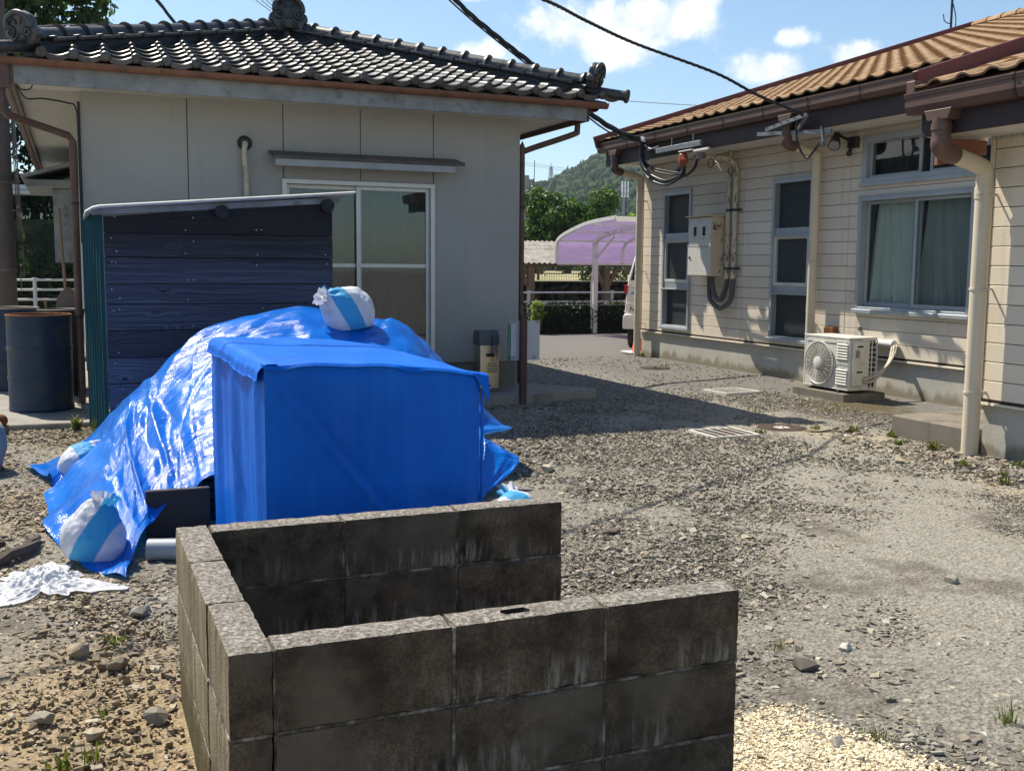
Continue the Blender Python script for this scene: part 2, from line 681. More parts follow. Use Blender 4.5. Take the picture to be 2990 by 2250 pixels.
def m_block(g):
    o = g.obj()
    nx, ny, nz = g.sep(g.nor())
    x, y, z = g.sep(o)
    r = g.rand()
    ov = g.vm('ADD', o, g.comb(g.m('MULTIPLY', r, 31.0), g.m('MULTIPLY', r, 17.0), 0.0))
    grain = g.noise(ov, 130.0, 3, 0.7)
    speck = g.vor(ov, 240.0)
    b1 = g.noise(ov, 7.0, 7, 0.66)
    st = g.noise(g.mp(ov, (46, 46, 5.5)), 1.0, 5, 0.62)
    side = g.ramp(b1, [(0.30, (0.036, 0.025, 0.017)), (0.45, (0.082, 0.058, 0.039)), (0.58, (0.150, 0.110, 0.075)), (0.74, (0.25, 0.19, 0.135))])
    # lime weeping out along the bed joints
    side = g.mix(g.mr(grain, 0.35, 0.62, 0.0, 0.5), side, (0.022, 0.017, 0.012))
    low = g.mr(z, 0.02, -0.085)
    eff = g.m('MULTIPLY', g.mr(st, 0.47, 0.66), g.m('MULTIPLY', low, g.mr(g.noise(ov, 3.0, 2), 0.38, 0.6)))
    side = g.mix(g.mr(g.noise(ov, 2.6, 4, 0.6), 0.5, 0.68, 0, 0.6), side, g.mix(grain, (0.06, 0.048, 0.036), (0.24, 0.20, 0.155)))
    side = g.mix(g.m('MULTIPLY', eff, 0.75), side, (0.36, 0.335, 0.295))
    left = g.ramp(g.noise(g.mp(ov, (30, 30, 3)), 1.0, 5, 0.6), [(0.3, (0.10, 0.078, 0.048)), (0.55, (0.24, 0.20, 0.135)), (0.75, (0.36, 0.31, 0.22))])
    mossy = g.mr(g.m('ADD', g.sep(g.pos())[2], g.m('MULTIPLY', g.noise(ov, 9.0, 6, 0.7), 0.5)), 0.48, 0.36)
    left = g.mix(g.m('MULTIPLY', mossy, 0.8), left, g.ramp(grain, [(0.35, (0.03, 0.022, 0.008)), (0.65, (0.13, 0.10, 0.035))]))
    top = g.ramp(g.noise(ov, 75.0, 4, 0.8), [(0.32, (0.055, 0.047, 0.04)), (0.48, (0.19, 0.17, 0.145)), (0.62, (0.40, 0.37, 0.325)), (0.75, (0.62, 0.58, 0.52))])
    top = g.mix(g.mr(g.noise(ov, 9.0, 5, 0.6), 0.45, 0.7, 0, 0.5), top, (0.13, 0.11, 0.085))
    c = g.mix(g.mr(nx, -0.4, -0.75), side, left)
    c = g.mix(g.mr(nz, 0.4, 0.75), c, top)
    c = g.mix(g.mr(speck, 0.10, 0.04, 0, 0.5), c, (0.34, 0.31, 0.27))
    h = g.m('ADD', g.m('MULTIPLY', grain, 1.0), g.m('MULTIPLY', b1, 0.8))
    return g.bsdf(c, 0.93, 0, g.bump(h, 0.9, 0.008), 0.2)


def m_tarp(g):
    o = g.obj()
    a = g.attr('across')
    l = g.attr('along')
    uv = g.comb(a, l, 0.0)
    weave = g.wave(uv, 90.0, 1.5, 2, 3.0, 'X')
    weave2 = g.wave(uv, 60.0, 1.2, 2, 3.0, 'Y')
    crk = g.vor(g.mp(uv, (9, 30, 1)), 1.0, 'DISTANCE_TO_EDGE')
    n = g.noise(o, 2.4, 6, 0.6)
    c = g.ramp(n, [(0.3, (0.0005, 0.125, 0.60)), (0.7, (0.001, 0.205, 0.84))])
    c = g.mix(g.mr(g.noise(g.mp(uv, (5, 60, 1)), 1.0, 3), 0.5, 0.8, 0, 0.16), c, (0.10, 0.36, 0.85))
    h = g.m('ADD', g.m('MULTIPLY', weave, 0.05), g.m('MULTIPLY', weave2, 0.03))
    h = g.m('ADD', h, g.m('MULTIPLY', g.noise(g.mp(uv, (9, 46, 1)), 1.0, 5, 0.72, 1.0), 1.6))
    h = g.m('ADD', h, g.m('MULTIPLY', g.mr(crk, 0.0, 0.25), 0.4))
    nr = g.bump(h, 0.55, 0.011)
    b = g.bsdf(c, g.m('ADD', 0.13, g.m('MULTIPLY', n, 0.12)), 0, nr, 0.40)
    t2 = g.new('ShaderNodeBsdfTranslucent')
    g.put(t2.inputs['Color'], (0.0, 0.26, 0.85, 1))
    return g.mixs(0.22, b, t2.outputs[0])


def m_cover(g):
    o = g.obj()
    n = g.noise(o, 3.0, 6, 0.6)
    f = g.noise(o, 220.0, 2, 0.5)
    c = g.ramp(n, [(0.3, (0.0005, 0.105, 0.54)), (0.7, (0.001, 0.145, 0.68))])
    chalk = g.mr(g.noise(g.mp(o, (26, 18, 1.6)), 1.0, 6, 0.65), 0.45, 0.8, 0, 0.20)
    c = g.mix(chalk, c, (0.05, 0.24, 0.70))
    h = g.m('ADD', g.m('MULTIPLY', g.noise(o, 9.0, 5, 0.6), 1.0), g.m('MULTIPLY', f, 0.05))
    return g.bsdf(c, 0.46, 0, g.bump(h, 0.30, 0.02), 0.16)


def m_bag(g):
    o = g.obj()
    x, y, z = g.sep(o)
    n = g.noise(o, 14.0, 5, 0.6)
    w = g.wave(g.mp(o, (1, 1, 1)), 70.0, 0.3, 1, 1, 'Z')
    t = g.m('ADD', g.m('ADD', x, g.m('MULTIPLY', z, 0.42)), g.m('MULTIPLY', g.m('SUBTRACT', n, 0.5), 0.02))
    stripe = g.m('MULTIPLY', g.mr(t, -0.045, -0.035), g.mr(t, 0.085, 0.075))
    white = g.ramp(n, [(0.3, (0.62, 0.63, 0.70)), (0.7, (0.80, 0.81, 0.85))])
    c = g.mix(stripe, white, (0.05, 0.38, 0.70))
    h = g.m('ADD', g.m('MULTIPLY', g.noise(o, 26.0, 5, 0.7, 0.8), 1.0), g.m('MULTIPLY', w, 0.06))
    b = g.bsdf(c, 0.55, 0, g.bump(h, 0.6, 0.012), 0.35)
    t2 = g.new('ShaderNodeBsdfTranslucent')
    g.put(t2.inputs['Color'], c)
    return g.mixs(0.18, b, t2.outputs[0])


def m_thinfilm(g):
    o = g.obj()
    n = g.noise(o, 16.0, 5, 0.65)
    c = g.ramp(n, [(0.3, (0.58, 0.60, 0.64)), (0.7, (0.82, 0.83, 0.85))])
    b = g.bsdf(c, 0.42, 0, g.bump(g.noise(o, 60.0, 5, 0.7, 1.0), 0.6, 0.006), 0.5)
    t2 = g.new('ShaderNodeBsdfTranslucent')
    g.put(t2.inputs['Color'], (0.75, 0.77, 0.8, 1))
    return g.mixs(0.3, b, t2.outputs[0])


def m_pantile(g):
    o = g.obj()
    r = g.rand()
    n = g.noise(g.vm('ADD', o, g.comb(g.m('MULTIPLY', r, 40.0), 0, 0)), 22.0, 5, 0.62)
    lo = g.m('ADD', 0.014, g.m('MULTIPLY', r, 0.018))
    hi = g.m('MULTIPLY', lo, 3.2)
    c = g.mix(g.mr(n, 0.35, 0.7), g.comb(lo, lo, g.m('MULTIPLY', lo, 1.06)), g.comb(hi, g.m('MULTIPLY', hi, 0.97), g.m('MULTIPLY', hi, 0.9)))
    c = g.mix(g.mr(g.noise(o, 70.0, 4, 0.7), 0.60, 0.72, 0, 0.4), c, (0.13, 0.127, 0.115))
    return g.bsdf(c, g.m('ADD', 0.26, g.m('MULTIPLY', n, 0.3)), 0, g.bump(n, 0.25, 0.006), 0.6)


def m_orange(g):
    o = g.obj()
    r = g.rand()
    n = g.noise(g.vm('ADD', o, g.comb(g.m('MULTIPLY', r, 40.0), 0, 0)), 16.0, 6, 0.68)
    k = g.m('ADD', 0.8, g.m('MULTIPLY', r, 0.4))
    c = g.ramp(n, [(0.3, (0.18, 0.105, 0.055)), (0.5, (0.34, 0.22, 0.118)), (0.72, (0.45, 0.32, 0.19))])
    c = g.mix(1.0, c, g.comb(k, k, k), 'MULTIPLY')
    c = g.mix(g.mr(g.noise(g.pos(), 6.0, 6, 0.7), 0.60, 0.72, 0, 0.55), c, (0.10, 0.075, 0.05))
    return g.bsdf(c, 0.85, 0, g.bump(n, 0.5, 0.006), 0.25)


def m_siding(g):
    o = g.obj()
    p = g.pos()
    r = g.rand()
    n = g.noise(p, 1.3, 6, 0.6)
    st = g.noise(g.mp(p, (9, 9, 0.9)), 1.0, 6, 0.6)
    k = g.m('ADD', 0.93, g.m('MULTIPLY', r, 0.12))
    c = g.ramp(n, [(0.3, (0.69, 0.61, 0.49)), (0.7, (0.78, 0.70, 0.57))])
    c = g.mix(1.0, c, g.comb(k, k, k), 'MULTIPLY')
    c = g.mix(g.mr(st, 0.55, 0.8, 0, 0.3), c, (0.32, 0.26, 0.17))
    h = g.m('ADD', g.noise(g.mp(p, (20, 20, 160)), 1.0, 3, 0.6), g.noise(p, 150.0, 2))
    return g.bsdf(c, 0.62, 0, g.bump(h, 0.22, 0.004), 0.35)


def m_plaster(g):
    p = g.pos()
    n = g.noise(p, 0.8, 6, 0.6)
    st = g.noise(g.mp(p, (5, 5, 0.6)), 1.0, 7, 0.62)
    z = g.sep(p)[2]
    c = g.ramp(n, [(0.3, (0.355, 0.357, 0.342)), (0.7, (0.43, 0.432, 0.412))])
    c = g.mix(g.mr(st, 0.5, 0.8, 0, 0.28), c, (0.23, 0.225, 0.205))
    c = g.mix(g.mr(g.m('ADD', z, g.m('MULTIPLY', n, 0.5)), 0.9, 0.45, 0, 0.35), c, (0.2, 0.195, 0.18))
    return g.bsdf(c, 0.9, 0, g.bump(g.noise(p, 110.0, 4, 0.7), 0.45, 0.004), 0.25)


def m_concrete(base, dark, foot=0.0, scale=2.5):
    def fn(g):
        p = g.pos()
        n = g.noise(p, scale, 8, 0.66)
        f = g.noise(p, 70.0, 4, 0.7)
        c = g.ramp(n, [(0.3, tuple(x * 0.72 for x in base)), (0.7, base)])
        c = g.mix(g.mr(f, 0.35, 0.7, 0, 0.35), c, tuple(x * 0.55 for x in base))
        if foot:
            z = g.sep(p)[2]
            e = g.m('ADD', z, g.m('MULTIPLY', g.m('SUBTRACT', g.noise(g.mp(p, (6, 6, 2)), 1.0, 6, 0.65), 0.5), 0.35))
            c = g.mix(g.mr(e, foot, foot * 0.3, 0, 0.75), c, dark)
        else:
            c = g.mix(g.mr(g.noise(g.mp(p, (3, 3, 1)), 1.0, 7, 0.65), 0.48, 0.7, 0, 0.75), c, dark)
        return g.bsdf(c, 0.9, 0, g.bump(f, 0.5, 0.005), 0.25)
    return fn


def m_mortar(g):
    p = g.pos()
    n = g.noise(p, 11.0, 6, 0.7)
    c = g.ramp(n, [(0.36, (0.035, 0.027, 0.02)), (0.5, (0.10, 0.082, 0.064)), (0.64, (0.34, 0.305, 0.26))])
    return g.bsdf(c, 0.95, 0, g.bump(g.noise(p, 120.0, 3, 0.7), 0.8, 0.006), 0.2)


def m_board(g):
    """weathered, tarred cedar board: long grain, knots and pale worn fibres"""
    o = g.obj()
    r = g.rand()
    q = g.vm('ADD', o, g.comb(g.m('MULTIPLY', r, 50.0), 0.0, g.m('MULTIPLY', r, 9.0)))
    kn = g.vor(g.mp(q, (2.6, 1, 8.0)), 1.0)
    ring = g.m('MULTIPLY', g.mr(kn, 0.34, 0.0), 1.0)
    gz = g.m('ADD', g.m('MULTIPLY', g.sep(q)[2], 1.0), g.m('ADD', g.m('MULTIPLY', ring, 0.04), g.m('MULTIPLY', g.noise(g.mp(q, (1.8, 1, 3)), 1.0, 3), 0.10)))
    grain = g.noise(g.comb(g.m('MULTIPLY', g.sep(q)[0], 0.7), 0.0, g.m('MULTIPLY', gz, 105.0)), 1.0, 7, 0.72)
    v = g.m('ADD', 0.5, g.m('MULTIPLY', r, 1.0))
    hgt = g.mr(g.sep(g.pos())[2], 1.62, 1.2)           # the upper boards are blacker
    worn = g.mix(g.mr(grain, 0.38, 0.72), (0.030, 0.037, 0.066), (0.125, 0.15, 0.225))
    dark_wood = g.mix(g.mr(grain, 0.38, 0.74), (0.006, 0.006, 0.009), (0.045, 0.046, 0.055))
    c = g.mix(hgt, dark_wood, worn)
    c = g.mix(1.0, c, g.comb(v, v, v), 'MULTIPLY')
    c = g.mix(g.mr(kn, 0.075, 0.045), c, (0.006, 0.005, 0.005))
    c = g.mix(g.mr(g.noise(g.mp(q, (3, 1, 60)), 1.0, 4, 0.7), 0.66, 0.76, 0, 0.5), c, (0.20, 0.21, 0.25))
    return g.bsdf(c, 0.66, 0, g.bump(grain, 0.6, 0.006), 0.35)


def m_leaf(lo, hi, trans=0.35, rough=0.5):
    def fn(g):
        t = g.attr('tint')
        c = g.mix(t, lo, hi)
        b = g.bsdf(c, rough, 0, None, 0.4)
        tr = g.new('ShaderNodeBsdfTranslucent')
        g.put(tr.inputs['Color'], g.mix(1.0, c, (1.6, 1.9, 0.7, 1), 'MULTIPLY'))
        return g.mixs(trans, b, tr.outputs[0])
    return fn


def m_glass(tint=(1, 1, 1), rough=0.0, base=0.05, grey=None):
    def fn(g):
        ge = g.new('ShaderNodeNewGeometry')
        cs = g.m('ABSOLUTE', g.vm('DOT_PRODUCT', ge.outputs['Normal'], ge.outputs['Incoming'], 'Value'))
        fres = g.m('ADD', 0.035, g.m('MULTIPLY', 0.96, g.m('POWER', g.m('SUBTRACT', 1.0, cs), 5.0)))
        gl = g.new('ShaderNodeBsdfGlossy')
        gl.inputs['Roughness'].default_value = rough
        tr = g.new('ShaderNodeBsdfTransparent')
        g.put(tr.inputs['Color'], tint)
        s = g.mixs(g.m('ADD', fres, base), tr.outputs[0], gl.outputs[0])
        if grey:
            s = g.mixs(grey[1], s, g.bsdf(grey[0], 0.6))
        return s
    return fn


def m_peeling(g):
    o = g.obj()
    n = g.noise(g.mp(o, (1, 1, 0.30)), 30.0, 7, 0.72)
    c = g.mix(g.mr(n, 0.53, 0.58), (0.62, 0.55, 0.42), (0.085, 0.075, 0.065))
    c = g.mix(g.mr(g.noise(o, 30.0, 5, 0.7), 0.62, 0.68, 0, 0.8), c, (0.20, 0.095, 0.04))
    return g.bsdf(c, 0.7, 0, g.bump(g.mr(n, 0.47, 0.53), 0.5, 0.003), 0.3)


def m_rustbox(g):
    o = g.obj()
    n = g.noise(o, 6.0, 8, 0.7)
    e = g.noise(o, 2.2, 4, 0.6)
    c = g.ramp(e, [(0.3, (0.58, 0.46, 0.31)), (0.7, (0.68, 0.58, 0.43))])
    c = g.mix(g.mr(n, 0.56, 0.63), c, g.ramp(g.noise(o, 40.0, 4, 0.7), [(0.3, (0.07, 0.028, 0.012)), (0.7, (0.30, 0.13, 0.05))]))
    return g.bsdf(c, 0.65, 0, g.bump(n, 0.3, 0.003), 0.35)


def m_steel(g):
    o = g.obj()
    n = g.noise(g.mp(o, (90, 90, 2)), 1.0, 3, 0.6)
    c = g.mix(g.mr(n, 0.3, 0.7), (0.50, 0.44, 0.36), (0.62, 0.56, 0.47))
    return g.bsdf(c, g.m('ADD', 0.24, g.m('MULTIPLY', n, 0.1)), 1.0, None, 0.5)


def m_drum(g):
    o = g.obj()
    n = g.noise(o, 3.4, 7, 0.66)
    n2 = g.noise(o, 16.0, 6, 0.7)
    c = g.ramp(n, [(0.36, (0.008, 0.020, 0.055)), (0.52, (0.014, 0.034, 0.075)), (0.68, (0.05, 0.055, 0.04))])
    c = g.mix(g.mr(n2, 0.58, 0.72, 0, 0.7), c, (0.10, 0.075, 0.05))
    return g.bsdf(c, 0.5, 0, g.bump(n2, 0.25, 0.004), 0.45)


def m_rust(g):
    o = g.obj()
    n = g.noise(o, 22.0, 7, 0.7)
    c = g.ramp(n, [(0.3, (0.055, 0.020, 0.008)), (0.5, (0.19, 0.072, 0.026)), (0.72, (0.36, 0.17, 0.07))])
    return g.bsdf(c, 0.85, 0, g.bump(n, 0.7, 0.006), 0.25)


def m_poly(g):
    """aged purple polycarbonate: lets light through, scratched and dusty"""
    o = g.obj()
    n = g.noise(g.mp(o, (3, 3, 14), rot=(0.0, 0.6, 0.0)), 1.0, 6, 0.66)
    c = g.mix(g.mr(n, 0.35, 0.75), (0.15, 0.10, 0.22), (0.36, 0.31, 0.42))
    b = g.bsdf(c, 0.35, 0, None, 0.5)
    t = g.new('ShaderNodeBsdfTranslucent')
    g.put(t.inputs['Color'], (0.36, 0.26, 0.50, 1))
    tr = g.new('ShaderNodeBsdfTransparent')
    g.put(tr.inputs['Color'], (0.55, 0.44, 0.72, 1))
    return g.mixs(0.34, g.mixs(0.5, b, t.outputs[0]), tr.outputs[0])


def m_corr(g):
    o = g.obj()
    n = g.noise(o, 4.0, 7, 0.68)
    c = g.ramp(n, [(0.3, (0.13, 0.115, 0.10)), (0.5, (0.27, 0.25, 0.22)), (0.75, (0.42, 0.39, 0.35))])
    return g.bsdf(c, 0.85, 0, g.bump(n, 0.3, 0.01), 0.3)


def m_stonewall(g):
    p = g.pos()
    v = g.vor(g.mp(p, (1.6, 1, 3.2)), 1.0, 'DISTANCE_TO_EDGE')
    n = g.noise(p, 6.0, 6, 0.7)
    c = g.ramp(n, [(0.3, (0.028, 0.026, 0.022)), (0.6, (0.085, 0.08, 0.068)), (0.8, (0.17, 0.16, 0.13))])
    c = g.mix(g.mr(v, 0.09, 0.02), c, (0.012, 0.012, 0.01))
    return g.bsdf(c, 0.92, 0, g.bump(g.m('ADD', g.mr(v, 0, 0.15), n), 0.8, 0.05), 0.2)


def m_forest(g):
    t = g.attr('tint')
    p = g.pos()
    n = g.noise(p, 0.55, 4, 0.7)
    c = g.mix(t, (0.010, 0.030, 0.012), (0.055, 0.095, 0.022))
    c = g.mix(g.mr(n, 0.35, 0.7, 0, 0.6), c, (0.008, 0.020, 0.010))
    return g.bsdf(c, 0.9, 0, g.bump(n, 1.0, 1.2), 0.15)


def m_field(g):
    p = g.pos()
    n = g.noise(p, 1.2, 6, 0.65)
    c = g.ramp(n, [(0.3, (0.20, 0.19, 0.06)), (0.5, (0.34, 0.30, 0.16)), (0.7, (0.46, 0.42, 0.28))])
    return g.bsdf(c, 0.95, 0, g.bump(n, 0.6, 0.06), 0.2)


def m_bank(g):
    p = g.pos()
    n = g.noise(p, 2.2, 7, 0.68)
    c = g.ramp(n, [(0.35, (0.012, 0.018, 0.006)), (0.55, (0.045, 0.05, 0.018)), (0.75, (0.16, 0.13, 0.075))])
    return g.bsdf(c, 0.95, 0, g.bump(n, 0.9, 0.15), 0.2)


for nm, fn in dict(
        ground=m_ground, stone=m_stone, block=m_block, tarp=m_tarp, cover=m_cover, bag=m_bag, film=m_thinfilm, pantile=m_pantile,
        orange_tile=m_orange, siding=m_siding, plaster=m_plaster, board=m_board, peeling=m_peeling, rustbox=m_rustbox, steel=m_steel,
        drum=m_drum, rust=m_rust, poly=m_poly, corr=m_corr, stonewall=m_stonewall, forest=m_forest, field=m_field, bank=m_bank,
        footing=m_concrete((0.56, 0.545, 0.48), (0.20, 0.165, 0.10), 0.14), footing_dark=m_concrete((0.22, 0.21, 0.19), (0.09, 0.08, 0.065)),
        slab=m_concrete((0.34, 0.32, 0.28), (0.15, 0.135, 0.11)), step=m_concrete((0.24, 0.21, 0.175), (0.045, 0.036, 0.027), 0, 4.0),
        mortar=m_mortar,
        leaf_bright=m_leaf((0.014, 0.042, 0.004), (0.085, 0.16, 0.018)), leaf_dark=m_leaf((0.008, 0.022, 0.006), (0.045, 0.075, 0.02), 0.3),
        leaf_lime=m_leaf((0.12, 0.16, 0.03), (0.34, 0.36, 0.10), 0.4), leaf_hedge=m_leaf((0.006, 0.016, 0.004), (0.028, 0.05, 0.010), 0.2),
        leaf_weed=m_leaf((0.05, 0.065, 0.014), (0.20, 0.20, 0.07), 0.3),
        glass=m_glass((0.86, 0.92, 0.92), 0.0, 0.02), glass_frost=m_glass((0.35, 0.42, 0.42), 0.12, 0.03, ((0.05, 0.065, 0.07), 0.55)),
        glass_dark=m_glass((0.16, 0.2, 0.22), 0.02, 0.03),
        ).items():
    mat(nm, fn)

simple('soffit', (0.60, 0.585, 0.53), 0.75, var=0.06, bump=0.1)
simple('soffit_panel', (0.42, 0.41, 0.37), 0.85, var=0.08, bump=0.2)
simple('fascia', (0.235, 0.255, 0.26), 0.75, var=0.25, nscale=4, dirt=(0.10, 0.10, 0.095), damt=0.6, dscale=7, bump=0.3)
simple('rust_gutter', (0.17, 0.075, 0.042), 0.6, var=0.3, nscale=5, dirt=(0.06, 0.035, 0.025), damt=0.6, bump=0.2)
simple('alum', (0.66, 0.655, 0.62), 0.42, metal=0.25, var=0.06)
simple('alum_grey', (0.40, 0.445, 0.475), 0.42, metal=0.35, var=0.10, nscale=3)
simple('curtain_grey', (0.30, 0.31, 0.29), 0.9, var=0.08)
simple('curtain_dark', (0.055, 0.060, 0.062), 0.9, var=0.1)
simple('curtain_cream', (0.62, 0.61, 0.53), 0.9, var=0.05)
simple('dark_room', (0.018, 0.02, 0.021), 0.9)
simple('canopy_brown', (0.07, 0.055, 0.048), 0.5, var=0.2, dirt=(0.14, 0.12, 0.10), damt=0.5)
simple('canopy_edge', (0.33, 0.345, 0.35), 0.5, var=0.15, dirt=(0.16, 0.15, 0.14), metal=0.2)
def m_teal(g):
    o = g.obj()
    s = g.noise(g.mp(o, (14, 14, 1.0)), 1.0, 6, 0.62)
    c = g.mix(g.mr(s, 0.4, 0.75), (0.001, 0.038, 0.056), (0.004, 0.072, 0.09))
    return g.bsdf(c, 0.75, 0, None, 0.08)


mat('teal', m_teal)
streaked('zinc_roof', (0.66, 0.64, 0.58), (0.30, 0.26, 0.20), 0.5, 0.6)
simple('brown_pipe', (0.105, 0.058, 0.044), 0.5, var=0.18, dirt=(0.17, 0.13, 0.10), damt=0.5, dscale=6)
simple('gutter_brown', (0.115, 0.062, 0.045), 0.48, var=0.2, nscale=3, dirt=(0.075, 0.05, 0.04), damt=0.6, dscale=4)
simple('fascia_brown', (0.030, 0.014, 0.012), 0.6, var=0.2)
simple('rake_red', (0.125, 0.030, 0.028), 0.5, var=0.18)
simple('barge', (0.30, 0.125, 0.085), 0.6, var=0.1)
streaked('pipe_cream', (0.64, 0.55, 0.41), (0.20, 0.16, 0.075), 0.55, 0.45, bump=0.05, sscale=(20, 20, 1.0), lo=0.55, hi=0.85)
simple('pvc', (0.30, 0.335, 0.36), 0.5, var=0.15, dirt=(0.16, 0.15, 0.13))
simple('white_paint', (0.70, 0.69, 0.65), 0.45, var=0.06, dirt=(0.42, 0.38, 0.30), damt=0.4, dscale=4)
simple('ac_white', (0.68, 0.66, 0.60), 0.42, var=0.05, dirt=(0.44, 0.40, 0.31), damt=0.45, dscale=5)
simple('ac_shadow', (0.025, 0.024, 0.022), 0.8)
simple('box_white', (0.62, 0.60, 0.55), 0.5, var=0.05, dirt=(0.40, 0.30, 0.18), damt=0.35, dscale=7)
simple('black_cable', (0.012, 0.012, 0.014), 0.38, var=0.2)
simple('black_plastic', (0.02, 0.02, 0.021), 0.45, var=0.2)
simple('grey_conduit', (0.085, 0.087, 0.092), 0.5, var=0.15)
simple('galv', (0.24, 0.25, 0.26), 0.42, metal=0.6, var=0.2, nscale=14)
simple('orange_cap', (0.33, 0.085, 0.035), 0.42, var=0.2)
simple('porcelain', (0.78, 0.77, 0.73), 0.2)
simple('hose', (0.56, 0.51, 0.41), 0.7, var=0.15, nscale=20, dirt=(0.24, 0.20, 0.14), damt=0.6, dscale=9, bump=0.4)
simple('cast_iron', (0.115, 0.082, 0.066), 0.7, metal=0.3, var=0.25, nscale=20, bump=0.3, bscale=120)
simple('grate_pale', (0.66, 0.63, 0.56), 0.6, var=0.12, nscale=20)
simple('pit', (0.022, 0.028, 0.030), 0.9)
simple('wood_post', (0.25, 0.17, 0.105), 0.85, var=0.3, nscale=3, stretch=(9, 9, 1), bump=0.5, bscale=40)
simple('firewood', (0.30, 0.215, 0.125), 0.9, var=0.35, rnd=0.25, bump=0.5)
simple('pole_stone', (0.30, 0.27, 0.22), 0.95, var=0.3, nscale=9, bump=0.6, bscale=40)
simple('pole', (0.115, 0.092, 0.080), 0.9, var=0.2, nscale=5, bump=0.3)
simple('van_white', (0.74, 0.74, 0.73), 0.25, coat=0.6, var=0.02)
simple('van_glass', (0.012, 0.013, 0.015), 0.12)
simple('lamp_red', (0.32, 0.012, 0.010), 0.25)
simple('cone_orange', (0.75, 0.10, 0.03), 0.5, var=0.08)
simple('sign_white', (0.56, 0.575, 0.60), 0.5, var=0.05, dirt=(0.42, 0.42, 0.41), damt=0.3)
simple('sign_green', (0.012, 0.135, 0.085), 0.5)
simple('tape_grey', (0.33, 0.35, 0.36), 0.35)
simple('post_brown', (0.085, 0.045, 0.036), 0.7, var=0.25)
simple('lid_grey', (0.10, 0.105, 0.115), 0.35, var=0.1)
simple('bark', (0.075, 0.055, 0.04), 0.95, var=0.3, nscale=3, stretch=(6, 6, 1), bump=0.8, bscale=25)
simple('twig', (0.10, 0.065, 0.035), 0.9, var=0.3)
simple('tin', (0.16, 0.14, 0.125), 0.55, metal=0.3, var=0.3, dirt=(0.20, 0.10, 0.05), damt=0.6, dscale=8)
simple('basin_in', (0.44, 0.33, 0.20), 0.8, var=0.2, nscale=8)
simple('dark_panel', (0.012, 0.012, 0.014), 0.55, var=0.3, nscale=8, bump=0.2)
simple('nail', (0.62, 0.62, 0.62), 0.35, metal=0.5)
simple('rope', (0.60, 0.58, 0.52), 0.85, bump=0.4, bscale=200)
simple('far_grey', (0.30, 0.30, 0.31), 0.7)
simple('far_white', (0.70, 0.71, 0.72), 0.6)
simple('ink', (0.02, 0.024, 0.04), 0.6)
simple('ink_red', (0.45, 0.05, 0.06), 0.6)
simple('ink_blue', (0.05, 0.22, 0.50), 0.6)
simple('yellow_tag', (0.75, 0.55, 0.08), 0.6)


def structure(o):
    o['kind'] = 'structure'
    return o


# ------------------------------------------------------------------ ground: one sheet to the horizon, finely bumpy where the camera is near
def build_ground():
    xs = np.concatenate([[-3000, -800, -200, -60, -20, -8], np.arange(-4, 9.01, 0.06), [11, 14, 20, 40, 100, 300, 1000, 3000]])
    ys = np.concatenate([[-200, -40, -10, -3, 0], np.arange(1.0, 12.01, 0.06), [13, 15, 18, 22, 28, 40, 80, 200, 600, 1500, 4000]])
    X, Y = np.meshgrid(xs, ys)
    Z = np.zeros_like(X)
    near = (X > -4) & (X < 6.6) & (Y > 1.5) & (Y < 9.6)
    for (fx, fy, a, ph) in ((1.1, 0.9, 0.010, 0.3), (2.7, 2.3, 0.006, 1.1), (5.9, 4.7, 0.004, 2.0), (11.3, 9.1, 0.003, 0.7)):
        Z += near * a * np.sin(fx * X + ph + 0.7 * np.sin(fy * Y)) * np.cos(fy * Y + 0.6 * np.sin(fx * X * 0.8))
    V = np.stack([X, Y, Z], -1).reshape(-1, 3)
    nx, ny = len(xs), len(ys)
    i = np.arange(nx * ny).reshape(ny, nx)
    F = np.stack([i[:-1, :-1], i[:-1, 1:], i[1:, 1:], i[1:, :-1]], -1).reshape(-1, 4)
    me = fast_mesh('ground', V, F, 'ground', smooth=True)
    o = link(bpy.data.objects.new('ground', me))
    structure(o)


build_ground()

# concrete apron round the house and the pavement beside it
mb = MB()
mb.prism([(0.15, 10.02), (4.3, 10.0), (5.25, 10.25), (4.95, 10.75), (4.7, 11.2), (4.7, 21), (0.0, 21), (0.0, 10.9)], -0.05, 0.10, lambda a, b, h: Vector((a, b, h)))
structure(mb.build('concrete_apron', 'slab', bevel=0.008))
mb = MB()
mb.prism([(-9, 9.86), (0.145, 9.78), (0.145, 10.9), (-0.005, 10.95), (-0.005, 21.4), (-9, 21.4)], -0.05, 0.05, lambda a, b, h: Vector((a, b, h)))
structure(mb.build('pavement', 'slab', bevel=0.008))

# ================================================================== the grey house
FY = 10.8
HF = Fr((0, FY, 0), (1, 0, 0), (0, -1, 0))            # front wall frame: u = x, n towards the viewer
house = thing('grey_house', 'single storey house with grey rendered walls under a dark pantile hip roof', 'house', (2.3, 15.5, 0.1))
HX0, HX1, HY1, WT = 0.11, 4.54, 20.6, 3.02
WX0, WX1, WZ0, WZ1 = 1.97, 3.55, 0.42, 2.26           # the sliding door opening


def rect_minus(u0, u1, z0, z1, holes):
    """rectangle cut by rectangular holes into rectangles"""
    us = sorted({u0, u1} | {min(max(h[i], u0), u1) for h in holes for i in (0, 1)})
    zs = sorted({z0, z1} | {min(max(h[i], z0), z1) for h in holes for i in (2, 3)})
    out = []
    for a, b in zip(us[:-1], us[1:]):
        run = None
        for c, d in zip(zs[:-1], zs[1:]):
            mu, mz = (a + b) / 2, (c + d) / 2
            if any(h[0] < mu < h[1] and h[2] < mz < h[3] for h in holes):
                if run:
                    out.append(run)
                run = None
            else:
                run = (a, b, run[2], d) if run else (a, b, c, d)
        if run:
            out.append(run)
    return out


